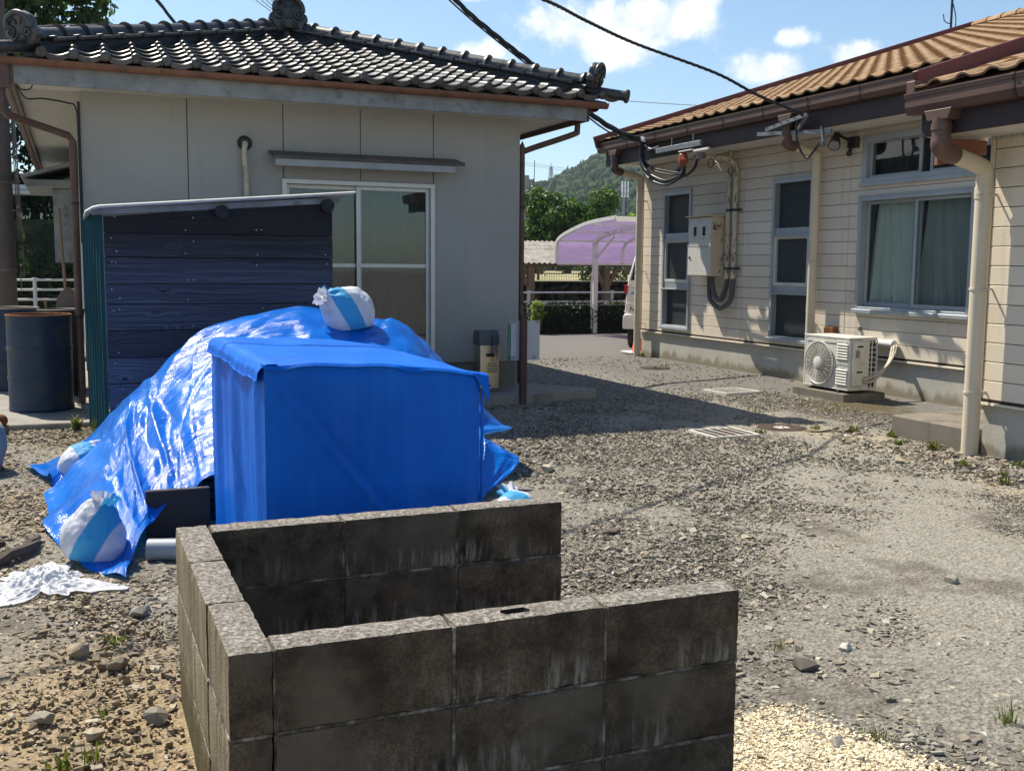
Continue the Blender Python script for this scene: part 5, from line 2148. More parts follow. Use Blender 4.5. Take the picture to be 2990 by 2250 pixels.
sandbag('sandbag', (1.70, 6.95, 1.005), (0.178, 0.15, 0.168), 'full white sandbag with a blue band on top of the blue sheet', (0.12, -0.12, 0.1), (-0.8, -0.1, 0.62), 3)
sandbag('sandbag', (0.035, 5.32, 0.03), (0.155, 0.13, 0.145), 'tied white sandbag on the sheet hem beside the bin', (-0.1, -0.15, 2.75), (-0.12, -0.15, 0.95), 8)
sandbag('sandbag', (-0.03, 7.05, 0.06), (0.15, 0.13, 0.155), 'half hidden white sandbag on the far side of the sloping sheet', (0.1, 0.45, 0.5), (0.45, -0.1, 0.85), 5)
sandbag('sandbag', (2.33, 5.55, 0.0), (0.13, 0.10, 0.075), 'flattened white sandbag at the foot of the fitted cover', (0.0, 0.0, 0.3), (0.3, 0.9, 0.3), 12)


def crumple(name, poly_c, rx, ry, h, label, cat, seed, rot=0.0, nu=120, nv=80, amp=1.0):
    r = np.random.default_rng(seed)
    U, Vv = np.meshgrid(np.linspace(-1, 1, nu), np.linspace(-1, 1, nv), indexing='ij')
    ed = 1 + 0.22 * np.sin(3 * np.arctan2(Vv, U) + seed) + 0.14 * np.sin(7 * np.arctan2(Vv, U)) + 0.08 * np.sin(17 * np.arctan2(Vv, U) + 1)
    x, y = U * rx * ed, Vv * ry * ed
    Z = np.zeros_like(U)
    for i in range(34):
        a = r.uniform(0, np.pi)
        f = r.uniform(5, 26)
        ph = r.uniform(0, 6.28)
        Z += (1.0 / f ** 0.6) * (1 - np.abs(np.sin(f * (U * np.cos(a) + Vv * np.sin(a)) + ph + 0.9 * np.sin(3.1 * U + i) + 0.8 * np.sin(3.7 * Vv + i))))
    Z = (Z - Z.min()) / (Z.max() - Z.min())
    fall = np.clip(1.25 - np.sqrt(U ** 2 + Vv ** 2), 0.05, 1)
    Z = 0.012 + h * amp * Z ** 1.4 * fall
    c, s = np.cos(rot), np.sin(rot)
    P = np.stack([poly_c[0] + x * c - y * s, poly_c[1] + x * s + y * c, Z], -1).reshape(-1, 3)
    i = np.arange(nu * nv).reshape(nu, nv)
    F = np.stack([i[:-1, :-1], i[1:, :-1], i[1:, 1:], i[:-1, 1:]], -1).reshape(-1, 4)
    o = link(bpy.data.objects.new(name, fast_mesh(name, P, F, 'film', smooth=True)))
    tag(o, label, cat)
    return o


crumple('torn_plastic', (-0.17, 4.98), 0.19, 0.23, 0.075, 'torn crumpled white plastic sack lying on the dirt near the sheet', 'plastic sack', 4, 0.3)
mb = MB()
mb.grid(lambda a, b: Vector((2.40 + 0.02 * math.sin(a * 5) + 0.018 * b, 5.75 + 0.35 * a, 0.02 + 0.05 * abs(math.sin(a * 4 + 1)) + 0.012 * b)), 20, 3)
o = mb.build('plastic_strip', 'film', smooth=180, fixn=False)
tag(o, 'twisted strip of white plastic on the gravel by the fitted cover', 'plastic strip')

# ================================================================== the plank shed
SY = 8.42
SX0, SX1 = 0.215, 1.915
shed = thing('plank_shed', 'small lean-to shed of dark weathered planks with teal metal flank', 'shed', (1.06, 9.0, 0.0))
zr = lambda x: 1.80 + (x - SX0) * 0.085              # underside of the roof
bounds = [0.0, 0.135, 0.33, 0.523, 0.718, 0.919, 1.117, 1.268, 1.465, 1.64, 1.80]
for i, (a, b) in enumerate(zip(bounds[:-1], bounds[1:])):
    mb = MB()
    top0, top1 = (b, b) if i < len(bounds) - 2 else (zr(SX0) - 0.035, zr(SX1) - 0.035)
    lap = 0.012
    wob = random.uniform(-0.004, 0.004)
    y0 = SY - 0.020 - random.uniform(0, 0.004)
    # slightly clapped: the bottom edge stands proud
    pts = []
    n = 16
    for k in range(n + 1):
        x = SX0 + (SX1 - SX0) * k / n
        zb = a + 0.0035 * mnoise.noise(Vector((x * 2.2, i * 3.1, 0)))
        zt = (top0 + (top1 - top0) * k / n) - 0.004 + 0.0035 * mnoise.noise(Vector((x * 2.2, i * 3.1 + 3.1, 0)))
        pts.append((x, zb, zt))
    V, F = [], []
    for (x, zb, zt) in pts:
        V += [(x, y0 - lap + wob, zb + 0.004), (x, y0 - 0.002, zt), (x, y0 + 0.016, zt), (x, y0 + 0.012, zb + 0.004)]
    for k in range(n):
        for q in range(4):
            F.append((k * 4 + q, k * 4 + (q + 1) % 4, k * 4 + 4 + (q + 1) % 4, k * 4 + 4 + q))
    F += [(0, 1, 2, 3), tuple(4 * n + q for q in (3, 2, 1, 0))]
    c = Vector(((SX0 + SX1) / 2, SY, (a + b) / 2))
    mb.add([Vector(p) - c for p in V], F)
    me = mb.mesh('plank', 'board', smooth=30)
    o = place('plank', me, shed, Matrix.Translation(c))
    nm = MB()
    for x in (0.26, 0.30, 0.80, 0.84, 1.33, 1.37, 1.86):
        if random.random() < 0.8:
            z = a + (0.035 if random.random() < 0.5 else (b - a) - 0.045) + random.uniform(-.01, .01)
            xx = x + random.uniform(-.012, .012)
            nm.cyl((xx, y0 - lap - 0.004, z), (xx, y0 + 0.005, z), 0.0042, 6)
    if nm.v:
        nm.build('nails', 'nail', o)
mb = MB()
mb.prism([(SX0 + 0.01, 0.02), (SX1 - 0.012, 0.02), (SX1 - 0.012, zr(SX1) - 0.05), (SX0 + 0.01, zr(SX0) - 0.05)], SY + 0.0045, SY + 0.018, lambda a, b, h: Vector((a, h, b)))
mb.build('gap_light_block', 'dark_panel', shed)  # added dark sheet that stops light coming through the plank gaps
mb = MB()                                            # teal ribbed sheet up the flank, turned round the corner
n = 26
prof = []
for k in range(n + 1):
    y = SY - 0.006 + 1.25 * k / n
    prof.append((SX0 - 0.008 - 0.105 * k / n - (0.020 if k % 4 in (1, 2) else 0.0), y))
mb.grid(lambda a, b: Vector((prof[int(round(a * n))][0], prof[int(round(a * n))][1], 0.02 + (1.83 - 0.02) * b)), n, 1)
mb.grid(lambda a, b: Vector((SX0 - 0.008 + 0.004 * a, SY - 0.03 + 0.024 * (1 - a), 0.02 + 1.78 * b)), 2, 1)
mb.build('metal_flank', 'teal', shed, fixn=False)
mb = MB()
mb.box(SX1 - 0.05, SX1 - 0.01, SY + 0.03, SY + 1.2, 0.02, 1.9)
mb.build('side_boarding', 'board', shed)
for x in (SX0 + 0.05, SX1 - 0.05):
    mb = MB()
    mb.box(x - 0.04, x + 0.04, SY + 0.02, SY + 0.1, 0.0, zr(x) - 0.04)
    mb.build('corner_post', 'wood_post', shed)
for x in (1.055, 1.865):                              # purlin ends showing under the roof
    mb = MB()
    mb.cyl((x, SY - 0.115, zr(x) - 0.060), (x, SY + 1.2, zr(x) - 0.060), 0.052, 11)
    mb.build('purlin', 'board', shed, smooth=40)
mb = MB()
mb.bar((SX0 - 0.08, SY - 0.035, zr(SX0) - 0.012), (SX1 + 0.06, SY - 0.035, zr(SX1 + 0.06) - 0.02), 0.022, 0.045)
mb.build('eaves_batten', 'fascia', shed, bevel=0.003)
mb = MB()                                            # corrugated sheet roof
NXc = 150


def rsheet(a, b):
    x = SX0 - 0.125 + (SX1 + 0.16 - SX0 + 0.125) * a
    y = SY - 0.16 + 1.55 * b
    drop = -0.035 * max(0, (0.05 - a) / 0.05) ** 2
    return Vector((x, y, zr(x) + 0.030 + 0.0 + drop + 0.009 * math.sin(b * 1.55 / 0.076 * 6.283)))


mb.grid(rsheet, 40, 160)
V0 = list(mb.v)
nn0 = len(V0)
mb.v += [(p[0], p[1], p[2] - 0.006) for p in V0]
mb.f += [tuple(q + nn0 for q in f[::-1]) for f in mb.f[:]]
for k in range(40):
    mb.f.append((k, k + nn0, k + 1 + nn0, k + 1))
for j in range(160):
    for a in (0, 40):
        p, q = j * 41 + a, (j + 1) * 41 + a
        mb.f.append((p, q, q + nn0, p + nn0))
mb.mi = [0] * len(mb.f)
mb.build('shed_roof', 'zinc_roof', shed, smooth=60)


# ================================================================== drums, basin and tools by the house corner
def drum(loc, h, r, label, matn, rust_top, seed):
    t = thing('oil_drum', label, 'oil drum', loc, 'old oil drums by the house corner')
    x, y, z = loc
    prof = [(r * 0.97, 0.0), (r * 1.0, 0.012), (r * 1.0, 0.028), (r * 0.985, 0.04)]
    for zz in np.linspace(0.06, h - 0.05, 40):
        rr = r * 0.985
        for c in (h * 0.345, h * 0.655):
            rr += r * 0.035 * math.exp(-((zz - c) / 0.014) ** 2)
        prof.append((rr, zz))
    prof += [(r * 0.985, h - 0.035), (r * 1.0, h - 0.022), (r * 1.0, h)]
    prof += [(r * 0.97, h), (r * 0.955, h - 0.02), (r * 0.955, h - 0.25)]
    mb = MB()
    mb.lathe(prof, (x, y, z), 48)
    del mb.f[-1]
    mb.mi = mb.mi[:len(mb.f)]
    b = mb.build('barrel', matn, t, smooth=40)
    mb = MB()
    mb.tube([(x + r * 0.985 * math.cos(a), y + r * 0.985 * math.sin(a), z + h) for a in np.linspace(0, 2 * math.pi, 49)], 0.009, 7, False)
    mb.build('rim', 'rust' if rust_top else 'tin', t, smooth=60)
    mb = MB()

    def fill(a, b_):
        an = a * 2 * math.pi
        rr = r * 0.955 * b_
        p = Vector((rr * math.cos(an), rr * math.sin(an), 0))
        return Vector((x + p.x, y + p.y, z + h - (0.055 if rust_top else 0.018) + (0.045 if rust_top else 0.0) * mnoise.noise(Vector((p.x * 6, p.y * 6, seed)))))
    mb.grid(fill, 40, 12)
    mb.build('rusty_contents' if rust_top else 'lid', 'rust' if rust_top else 'tin', t, smooth=60, fixn=False)
    return t


drum((-0.315, 10.79, 0.05), 0.885, 0.285, 'dark blue oil drum with a rusty open top on the pavement', 'drum', True, 2.0)
drum((-0.66, 12.7, 0.05), 0.875, 0.30, 'darker oil drum with a flat lid behind the blue drum', 'drum', False, 5.0)
basin = thing('wash_basin', 'wide shallow metal basin on a dark stand behind the oil drum', 'basin', (-0.13, 11.95, 0.05))
mb = MB()
mb.lathe([(0.0, 0.855), (0.17, 0.86), (0.215, 0.90), (0.225, 0.925)], (-0.13, 11.95, 0.0), 32)
mb.build('bowl', 'basin_in', basin, smooth=50, fixn=False)
mb = MB()
mb.tube([(-0.13 + 0.228 * math.cos(a), 11.95 + 0.228 * math.sin(a), 0.93) for a in np.linspace(0, 2 * math.pi, 41)], 0.012, 7, False)
mb.build('rim', 'dark_panel', basin, smooth=60)
mb = MB()
mb.lathe([(0.21, 0.05), (0.21, 0.84), (0.222, 0.90), (0.222, 0.92)], (-0.13, 11.95, 0.0), 28)
mb.build('stand', 'dark_panel', basin, smooth=40)
shv = thing('shovel', 'old shovel standing blade down behind the basin', 'shovel', (-0.09, 12.45, 0.05))
mb = MB()
mb.cyl((-0.085, 12.45, 1.10), (-0.125, 12.5, 2.0), 0.017, 10)
mb.build('shaft', 'wood_post', shv, smooth=50)
mb = MB()
mb.prism([(-0.06, 1.12), (-0.02, 1.15), (0.02, 1.15), (0.06, 1.12), (0.12, 1.03), (0.135, 0.78), (0.0, 0.70), (-0.135, 0.78), (-0.12, 1.03)], 12.43, 12.445, lambda a, b, h: Vector((-0.06 + a, h, b)))
mb.cyl((-0.06, 12.44, 0.4), (-0.06, 12.44, 0.05), 0.02, 8)
mb.build('blade', 'tin', shv, bevel=0.004)
for (x, y, z0, z1, lean_, matn, nm, lab, cat) in (
        (-0.23, 12.4, 0.05, 1.02, -0.06, 'wood_post', 'wooden_stake', 'thin wooden stake leaning beside the basin', 'stake'),
        (-0.15, 12.6, 0.05, 1.05, 0.04, 'tin', 'iron_rod', 'dark iron rod standing between basin and shovel', 'rod')):
    mb = MB()
    mb.cyl((x, y, z0), (x + lean_, y, z1), 0.013, 8)
    tag(mb.build(nm, matn, smooth=50), lab, cat)
mb = MB()
mb.blob((-0.60, 9.62, 0.115), (0.055, 0.055, 0.055), 3)
tag(mb.build('rusty_ball', 'rust', smooth=180), 'round rusty iron ball sitting on a post stone at the pavement edge', 'ball')
mb = MB()
mb.blob((-0.63, 7.9, 0.16), (0.16, 0.24, 0.24), 3, 0.25, 1.7, 4)
tag(mb.build('boulder', 'pole_stone', smooth=60), 'grey boulder at the picture edge near the pavement gravel', 'boulder')
mb = MB()
mb.cyl((-0.60, 9.62, 0.0), (-0.60, 9.62, 0.075), 0.06, 10)
tag(mb.build('post_stone', 'footing_dark', smooth=40), 'short grey stone post under the rusty ball', 'stone post')
# firewood scraps on the dirt
for i, (x, y, L, a) in enumerate(((-0.42, 5.35, 0.30, 0.7), (-0.30, 5.45, 0.36, 1.0), (-0.48, 5.6, 0.26, 0.4), (-0.24, 5.62, 0.22, 1.3), (-0.50, 5.1, 0.24, 0.2))):
    mb = MB()
    d = Vector((math.cos(a), math.sin(a), 0.06)) * L / 2
    c = Vector((x, y, 0.035))
    mb.tube([c - d, c - d * 0.3 + Vector((0, 0, 0.012)), c + d * 0.4, c + d], [0.018, 0.030, 0.027, 0.016], 7)
    labs = ('thick bark scrap among the driftwood near the plastic sack', 'longest split branch in the driftwood by the sheet', 'short stub of branch farthest from the plastic sack', 'small branch end tucked under the sheet hem', 'broken branch nearest the picture edge')
    tag(mb.build('branch', 'bark', smooth=40), labs[i], 'branch', 'driftwood scraps beside the sheet')


# ================================================================== air conditioner on its plinth
mb = MB()
mb.box(7.60, 8.16, 9.04, 9.93, -0.02, 0.085)
o = mb.build('plinth', 'step', bevel=0.008)
tag(o, 'low dark concrete plinth under the white air conditioner', 'plinth')
ac = thing('air_conditioner', 'white outdoor air conditioner unit with a round fan grille', 'air conditioner', (7.78, 9.43, 0.085))
AX0, AX1, AY0, AY1, AZ0, AZ1 = 7.66, 7.94, 9.06, 9.80, 0.115, 0.685
AF = Fr((AX0, AY1, 0), (0, -1, 0), (-1, 0, 0))       # front: u from the far end towards the viewer's right
AWd = AY1 - AY0
fc = (0.265, 0.385)                                  # fan centre u, z
FRR = 0.235
mb = MB()
mb.box(AX0 + 0.012, AX0 + 0.05, AY0 + 0.002, AY1 - 0.002, AZ0 + 0.004, AZ1 - 0.012)
mb.box(AX0 + 0.05, AX1, AY0 + 0.10, AY1 - 0.002, AZ0 + 0.004, AZ1 - 0.012)
mb.build('core', 'ac_shadow', ac)
# front sheet with a round opening
mb = MB()
N = 48
outer = []
for k in range(N):
    a = 2 * math.pi * k / N
    c, s = math.cos(a), math.sin(a)
    t = min((0.53 - fc[0]) / c if c > 1e-6 else (fc[0] - 0.012) / -c if c < -1e-6 else 9, (0.655 - fc[1]) / s if s > 1e-6 else (fc[1] - 0.13) / -s if s < -1e-6 else 9)
    outer.append((fc[0] + c * t, fc[1] + s * t))
Vs = [AF(u, 0.0, z) for u, z in outer] + [AF(fc[0] + FRR * math.cos(2 * math.pi * k / N), 0.0, fc[1] + FRR * math.sin(2 * math.pi * k / N)) for k in range(N)] + \
     [AF(fc[0] + (FRR - 0.012) * math.cos(2 * math.pi * k / N), -0.03, fc[1] + (FRR - 0.012) * math.sin(2 * math.pi * k / N)) for k in range(N)]
Fs = [(k, (k + 1) % N, N + (k + 1) % N, N + k) for k in range(N)] + [(N + k, N + (k + 1) % N, 2 * N + (k + 1) % N, 2 * N + k) for k in range(N)]
mb.add(Vs, Fs)
mb.build('front_panel', 'ac_white', ac, smooth=30)
mb = MB()
mb.box(0.0, AWd, -0.012, 0.002, AZ0, 0.131, AF)
mb.box(0.0, 0.0118, -0.012, 0.002, 0.131, 0.656, AF)
mb.box(0.0, AWd, -0.012, 0.003, 0.656, AZ1, AF)
mb.box(0.531, AWd, -0.012, 0.0025, 0.131, 0.656, AF)
mb.box(AX0 + 0.0, AX1 - 0.005, AY0 - 0.001, AY0 + 0.012, AZ0, AZ1 - 0.02)
mb.build('casing', 'ac_white', ac, bevel=0.004)
mb = MB()
mb.box(AX0 - 0.006, AX1 + 0.006, AY0 - 0.007, AY1 + 0.006, AZ1 - 0.016, AZ1 + 0.004)
mb.build('top_cover', 'ac_white', ac, bevel=0.006, segs=2)
mb = MB()
for z in (0.640, 0.622):
    mb.box(0.03, AWd - 0.03, 0.0032, 0.008, z, z + 0.008, AF)
mb.build('front_ridge', 'ac_white', ac, bevel=0.002)
# grille: rings and spokes
mb = MB()
for i, rr in enumerate(np.linspace(0.075, FRR + 0.004, 10)):
    dn = 0.020 + 0.012 * (1 - (rr / FRR) ** 2)
    mb.tube([AF(fc[0] + rr * math.cos(a), dn, fc[1] + rr * math.sin(a)) for a in np.linspace(0, 2 * math.pi, 45)], 0.0030 if i < 9 else 0.009, 5, False)
gr = mb.build('fan_grille', 'ac_white', ac, smooth=60)
mb = MB()
for k in range(40):
    a = 2 * math.pi * (k + 0.5) / 40
    r0 = 0.06 if k % 2 == 0 else 0.135
    mb.bar(AF(fc[0] + r0 * math.cos(a), 0.030, fc[1] + r0 * math.sin(a)), AF(fc[0] + FRR * math.cos(a), 0.018, fc[1] + FRR * math.sin(a)), 0.0048, 0.006)
mb.build('grille_spokes', 'ac_white', gr)
mb = MB()
mb.tube([AF(fc[0], 0.020, fc[1]), AF(fc[0], 0.036, fc[1]), AF(fc[0], 0.042, fc[1])], [0.068, 0.066, 0.052], 32)
mb.build('grille_hub', 'ac_white', gr, smooth=30)
mb = MB()
for k in range(3):
    a0 = 2 * math.pi * k / 3
    mb.grid(lambda a, b: AF(fc[0] + (0.04 + 0.17 * b) * math.cos(a0 + a * 1.5), -0.028 + 0.02 * a, fc[1] + (0.04 + 0.17 * b) * math.sin(a0 + a * 1.5)), 8, 4)
mb.build('fan_blades', 'dark_panel', ac, fixn=False, smooth=60)
for i in range(15):
    z = 0.600 - i * 0.0305
    if 6 <= i <= 8:
        continue
    mb = MB()
    mb.prism([(0.0026, 0.0), (0.014, 0.003), (0.014, 0.010), (0.0026, 0.020)], 0.545, AWd - 0.018, lambda a, b, h, z=z: AF(h, a, z + b))
    mb.build('louvre', 'ac_white', ac, bevel=0.002)


def lettering(txt, size, o, x, z, matn, parent, depth=0.0025, shear=0.0, name='lettering', sx=1.0):
    cu = bpy.data.curves.new(name, 'FONT')
    cu.body = txt
    cu.size = size
    cu.extrude = depth
    cu.shear = shear
    cu.resolution_u = 2
    cu.materials.append(M[matn])
    cu.align_x = 'CENTER'
    tmp = bpy.data.objects.new(name, cu)
    COL.objects.link(tmp)
    bpy.context.view_layer.update()
    me = bpy.data.meshes.new_from_object(tmp.evaluated_get(bpy.context.evaluated_depsgraph_get()))
    bpy.data.objects.remove(tmp)
    ob = bpy.data.objects.new(name, me)
    link(ob, parent)
    xx, zz = Vector(x), Vector(z)
    ob.matrix_basis = Matrix.Translation(-worg(parent)) @ frame_mtx(o, xx * sx, zz, xx.cross(zz))
    return ob


lettering('HITACHI', 0.046, AF(0.632, 0.0025, 0.378), (0, -1, 0), (0, 0, 1), 'ac_white', ac, 0.004)
lettering('EXEAL', 0.054, AF(0.632, 0.0025, 0.322), (0, -1, 0), (0, 0, 1), 'ac_white', ac, 0.004, 0.2)
# service side: valve cover, label, coil guard
mb = MB()
mb.box(AX0 + 0.03, AX0 + 0.175, AY0 - 0.030, AY0 - 0.0015, AZ0 + 0.05, AZ1 - 0.035)
mb.build('valve_cover', 'ac_white', ac, bevel=0.012, segs=2, smooth=40)
mb = MB()
mb.box(AX0 + 0.06, AX0 + 0.12, AY0 - 0.0325, AY0 - 0.0305, 0.47, 0.56)
lb = mb.build('rating_plate', 'tape_grey', ac)
mb = MB()
for (u, z, w, h) in ((0.066, 0.54, 0.03, 0.005), (0.066, 0.53, 0.045, 0.004), (0.066, 0.52, 0.04, 0.004), (0.066, 0.485, 0.016, 0.016), (0.09, 0.50, 0.02, 0.004), (0.09, 0.49, 0.022, 0.004)):
    mb.box(AX0 + u, AX0 + u + w, AY0 - 0.0333, AY0 - 0.0328, z, z + h)
mb.build('plate_print', 'ink', lb)
mb = MB()
for z in (0.585, 0.31):
    mb.box(AX0 + 0.085, AX0 + 0.16, AY0 - 0.034, AY0 - 0.0305, z, z + 0.018)
mb.build('hand_grip', 'ac_shadow', ac)
mb = MB()
for i in range(10):
    z = AZ0 + 0.03 + i * 0.054
    mb.box(AX0 + 0.175, AX1 + 0.10, AY0 - 0.004, AY0 + 0.004, z, z + 0.009)
for x in (AX0 + 0.175, AX0 + 0.30, AX1 + 0.088):
    mb.box(x, x + 0.012, AY0 - 0.006, AY0 + 0.006, AZ0 + 0.01, AZ1 - 0.02)
for z in (AZ0 + 0.004, AZ1 - 0.03):
    mb.box(AX0 + 0.175, AX1 + 0.10, AY0 - 0.005, AY0 + 0.006, z, z + 0.014)
mb.build('coil_guard', 'ac_white', ac, bevel=0.0015)
mb = MB()
mb.box(AX0 + 0.19, AX1 + 0.09, AY0 + 0.02, AY1 - 0.01, AZ0 + 0.02, AZ1 - 0.03)
mb.build('coil', 'ac_shadow', ac)
mb = MB()
mb.box(AX0 + 0.17, AX1 + 0.10, AY0 + 0.0065, AY1 + 0.004, AZ1 - 0.016, AZ1 + 0.0035)
mb.build('top_cover', 'ac_white', ac, bevel=0.004)
for y in (AY0 + 0.12, AY1 - 0.16):
    mb = MB()
    mb.box(AX0 - 0.02, AX1 + 0.05, y, y + 0.045, 0.0855, AZ0 - 0.001)
    mb.build('foot', 'dark_panel', ac, bevel=0.003)
# trunking on the wall and the lagged pipes that drop from it to the unit
mb = MB()
mb.tube([(8.425, 9.78, 0.60), (8.425, 9.32, 0.592)], 0.042, 14)
mb.tube([(8.425, 9.37, 0.593), (8.425, 9.235, 0.590)], 0.047, 14)
tr = mb.build('pipe_trunking', 'white_paint', smooth=40)
tag(tr, 'short white pipe trunking on the wall above the air conditioner hoses', 'pipe trunking')
for i, (dz, dx) in enumerate(((0.0, 0.0), (-0.03, -0.035), (0.022, 0.03))):
    mb = MB()
    mb.tube(smoothpath([(8.425, 9.25, 0.585), (8.39 + dx, 9.19, 0.56 + dz), (8.30 + dx, 9.12, 0.46 + dz), (8.12 + dx * 0.6, 9.045, 0.33 + dz), (7.93, 9.03 + dx, 0.25 + dz), (7.845, 9.045, 0.235 + dz)], 7), 0.0145 if i < 2 else 0.008, 9)
    mb.build('lagged_pipe', 'hose', ac, smooth=60)

# ================================================================== things fixed to the cream wall
mb = MB()
mb.box(8.395, 8.478, 10.24, 10.41, 0.615, 0.725)
tag(mb.build('junction_box', 'rust', bevel=0.006), 'small rusty iron box on the wall above the air conditioner', 'junction box')
mb = MB()
mb.cyl((8.479, 9.855, 0.73), (8.462, 9.855, 0.73), 0.024, 14)
tag(mb.build('wall_cap', 'tin', smooth=40), 'small round grey cap on the boards above the pipe trunking', 'wall cap')

meter = thing('meter_box', 'large white electricity meter box with two small windows and rusty flank', 'meter box', (8.35, 13.05, 1.3))
BX0, BX1, BY0, BY1, BZ0, BZ1 = 8.225, 8.478, 12.665, 13.265, 1.305, 2.135
mb = MB()
mb.box(BX0 + 0.012, BX1, BY0 + 0.0, BY1, BZ0, BZ1)
mb.build('body', 'rustbox', meter, bevel=0.006)
mb = MB()
mb.box(BX0 - 0.045, BX1, BY0 - 0.02, BY1 + 0.02, BZ1 + 0.001, BZ1 + 0.022)
mb.build('rain_cap', 'rustbox', meter, bevel=0.004)
MBF = Fr((BX0 + 0.011, 0, 0), (0, 1, 0), (-1, 0, 0))
holes = [(12.80, 12.895, 1.865, 2.005), (13.03, 13.125, 1.865, 2.005)]
for (z0, z1, hs) in ((1.318, 1.712, []), (1.722, 2.125, holes)):
    mb = MB()
    for (a, b, c, d) in rect_minus(BY0 + 0.012, BY1 - 0.010, z0, z1, hs):
        mb.box(a, b, 0.001, 0.014, c, d, MBF)
    dr = mb.build('door', 'box_white', meter)
    if hs:
        for h in hs:
            mb = MB()
            ring(mb, MBF, h[0] - 0.006, h[1] + 0.006, h[2] - 0.006, h[3] + 0.006, 0.012, 0.0145, 0.019)
            mb.build('window_frame', 'box_white', dr)
            mb = MB()
            mb.box(h[0], h[1], 0.0012, 0.004, h[2], h[3], MBF)
            mb.build('window_pane', 'van_glass', dr)
            mb = MB()
            mb.cyl(MBF((h[0] + h[1]) / 2, 0.013, h[2] - 0.03), MBF((h[0] + h[1]) / 2, 0.020, h[2] - 0.03), 0.008, 8)
            mb.build('screw', 'tin', dr)
        mb = MB()
        mb.box(12.895, 13.045, 0.0142, 0.016, 2.052, 2.085, MBF)
        pl = mb.build('name_plate', 'sign_white', dr)
        mb = MB()
        for (u, w) in ((13.005, 0.028), (12.96, 0.028), (12.915, 0.028)):
            mb.box(u, u + w * 0.25, 0.0162, 0.0168, 2.056, 2.081, MBF)
            mb.box(u, u + w, 0.0162, 0.0168, 2.066, 2.071, MBF)
        mb.build('plate_print', 'tape_grey', pl)
    else:
        mb = MB()
        mb.cyl(MBF(BY1 - 0.06, 0.013, 1.565), MBF(BY1 - 0.06, 0.026, 1.565), 0.017, 14)
        mb.build('lock', 'black_plastic', dr, smooth=40)
for z in (2.04, 1.76):
    mb = MB()
    mb.cyl((BX0 - 0.006, BY1 - 0.003, z), (BX0 - 0.006, BY1 - 0.003, z + 0.04), 0.008, 8)
    mb.build('hinge', 'black_plastic', meter)

# conduits
for (yy, top, lab) in ((12.555, 3.0, 'straight peeling conduit running up to the soffit beside the meter box'), (12.405, 2.72, 'peeling conduit bending out to the cable bracket beside the meter box')):
    t = thing('conduit', lab, 'conduit', (8.40, yy, 1.0), 'conduits beside the meter box')
    mb = MB()
    x = 8.425
    if top > 2.9:
        mb.tube([(x, yy, 1.27), (x, yy + 0.01, 2.0), (x, yy, 3.015)], 0.036, 12)
    else:
        mb.tube(smoothpath([(x, yy, 1.27), (x, yy, 2.0), (x, yy, 2.68), (x - 0.02, yy + 0.01, 2.82), (x - 0.12, yy + 0.06, 2.91), (x - 0.30, yy + 0.14, 2.925), (7.93, 12.70, 2.93)], 6), 0.036, 12)
        mb.tube([(x, yy, 2.42), (x, yy, 2.50)], 0.041, 12)
    mb.build('pipe', 'peeling', t, smooth=60)
    for z in (2.20, 1.40):
        mb = MB()
        mb.cyl((x, yy, z), (x, yy, z + 0.03), 0.043, 12)
        mb.box(x + 0.02, 8.478, yy - 0.02, yy + 0.02, z, z + 0.025)
        mb.bar((x, yy - 0.04, z + 0.015), (8.44, yy - 0.13, z + 0.015), 0.022, 0.03)
        mb.build('saddle', 'black_plastic', t, smooth=40)
    mb = MB()
    y2 = 12.83 if yy > 12.5 else 12.905
    dep = 0.98 if yy > 12.5 else 0.86
    xb = 8.37
    pts = [(x, yy, 1.31), (x, yy, 1.22), (x - 0.01, yy + 0.03, dep + 0.12), (x - 0.03, (yy + y2) / 2 - 0.06, dep + 0.01), (x - 0.03, (yy + y2) / 2 + 0.06, dep + 0.01), (xb, y2 - 0.03, dep + 0.13), (xb, y2, 1.22), (xb, y2, 1.31)]
    P = smoothpath(pts, 10)
    mb.tube(P, [0.033 + (0.0022 if i % 2 else 0) for i in range(len(P))], 12)
    mb.build('flexible_hose', 'grey_conduit', t, smooth=60)

# service bracket under the gutter, insulators and the hanging cable loops
sb = thing('service_bracket', 'galvanised service bracket holding the thick black cables under the far gutter', 'cable bracket', (7.8, 13.2, 3.0))
mb = MB()
mb.box(7.74, 7.785, 12.25, 13.42, 3.035, 3.105)
mb.build('arm', 'galv', sb, bevel=0.004)
for y in (12.45, 13.0):
    mb = MB()
    mb.box(7.755, 7.775, y, y + 0.02, 3.106, 3.20)
    mb.box(7.786, 8.40, y, y + 0.03, 3.05, 3.08)
    mb.build('strut', 'galv', sb, bevel=0.002)
mb = MB()
mb.box(7.70, 7.738, 12.40, 12.74, 2.985, 3.0)
mb.box(7.70, 7.738, 12.0, 12.36, 2.955, 2.985)
mb.build('tray', 'white_paint', sb, bevel=0.003)
mb = MB()
mb.tube([(7.76, 13.42, 3.10), (7.76, 13.62, 3.125), (7.76, 13.78, 3.19)], 0.012, 7)
mb.tube([(7.755, 13.36, 3.13), (7.755, 13.66, 3.11)], 0.010, 7)
mb.build('eye_bolt', 'galv', sb, smooth=60)
for (x, y, z) in ((7.76, 13.95, 3.275), (7.75, 13.82, 3.285), (7.78, 13.88, 3.24), (7.74, 13.75, 3.26)):
    mb = MB()
    mb.lathe([(0.0, -0.035), (0.022, -0.03), (0.030, -0.012), (0.016, 0.0), (0.030, 0.012), (0.022, 0.03), (0.0, 0.035)], (x, y, z), 12)
    mb.build('insulator', 'porcelain', sb, smooth=40)
mb = MB()
mb.blob((7.75, 12.69, 2.885), (0.06, 0.085, 0.105), 4, 0.18, 2.2, 2)
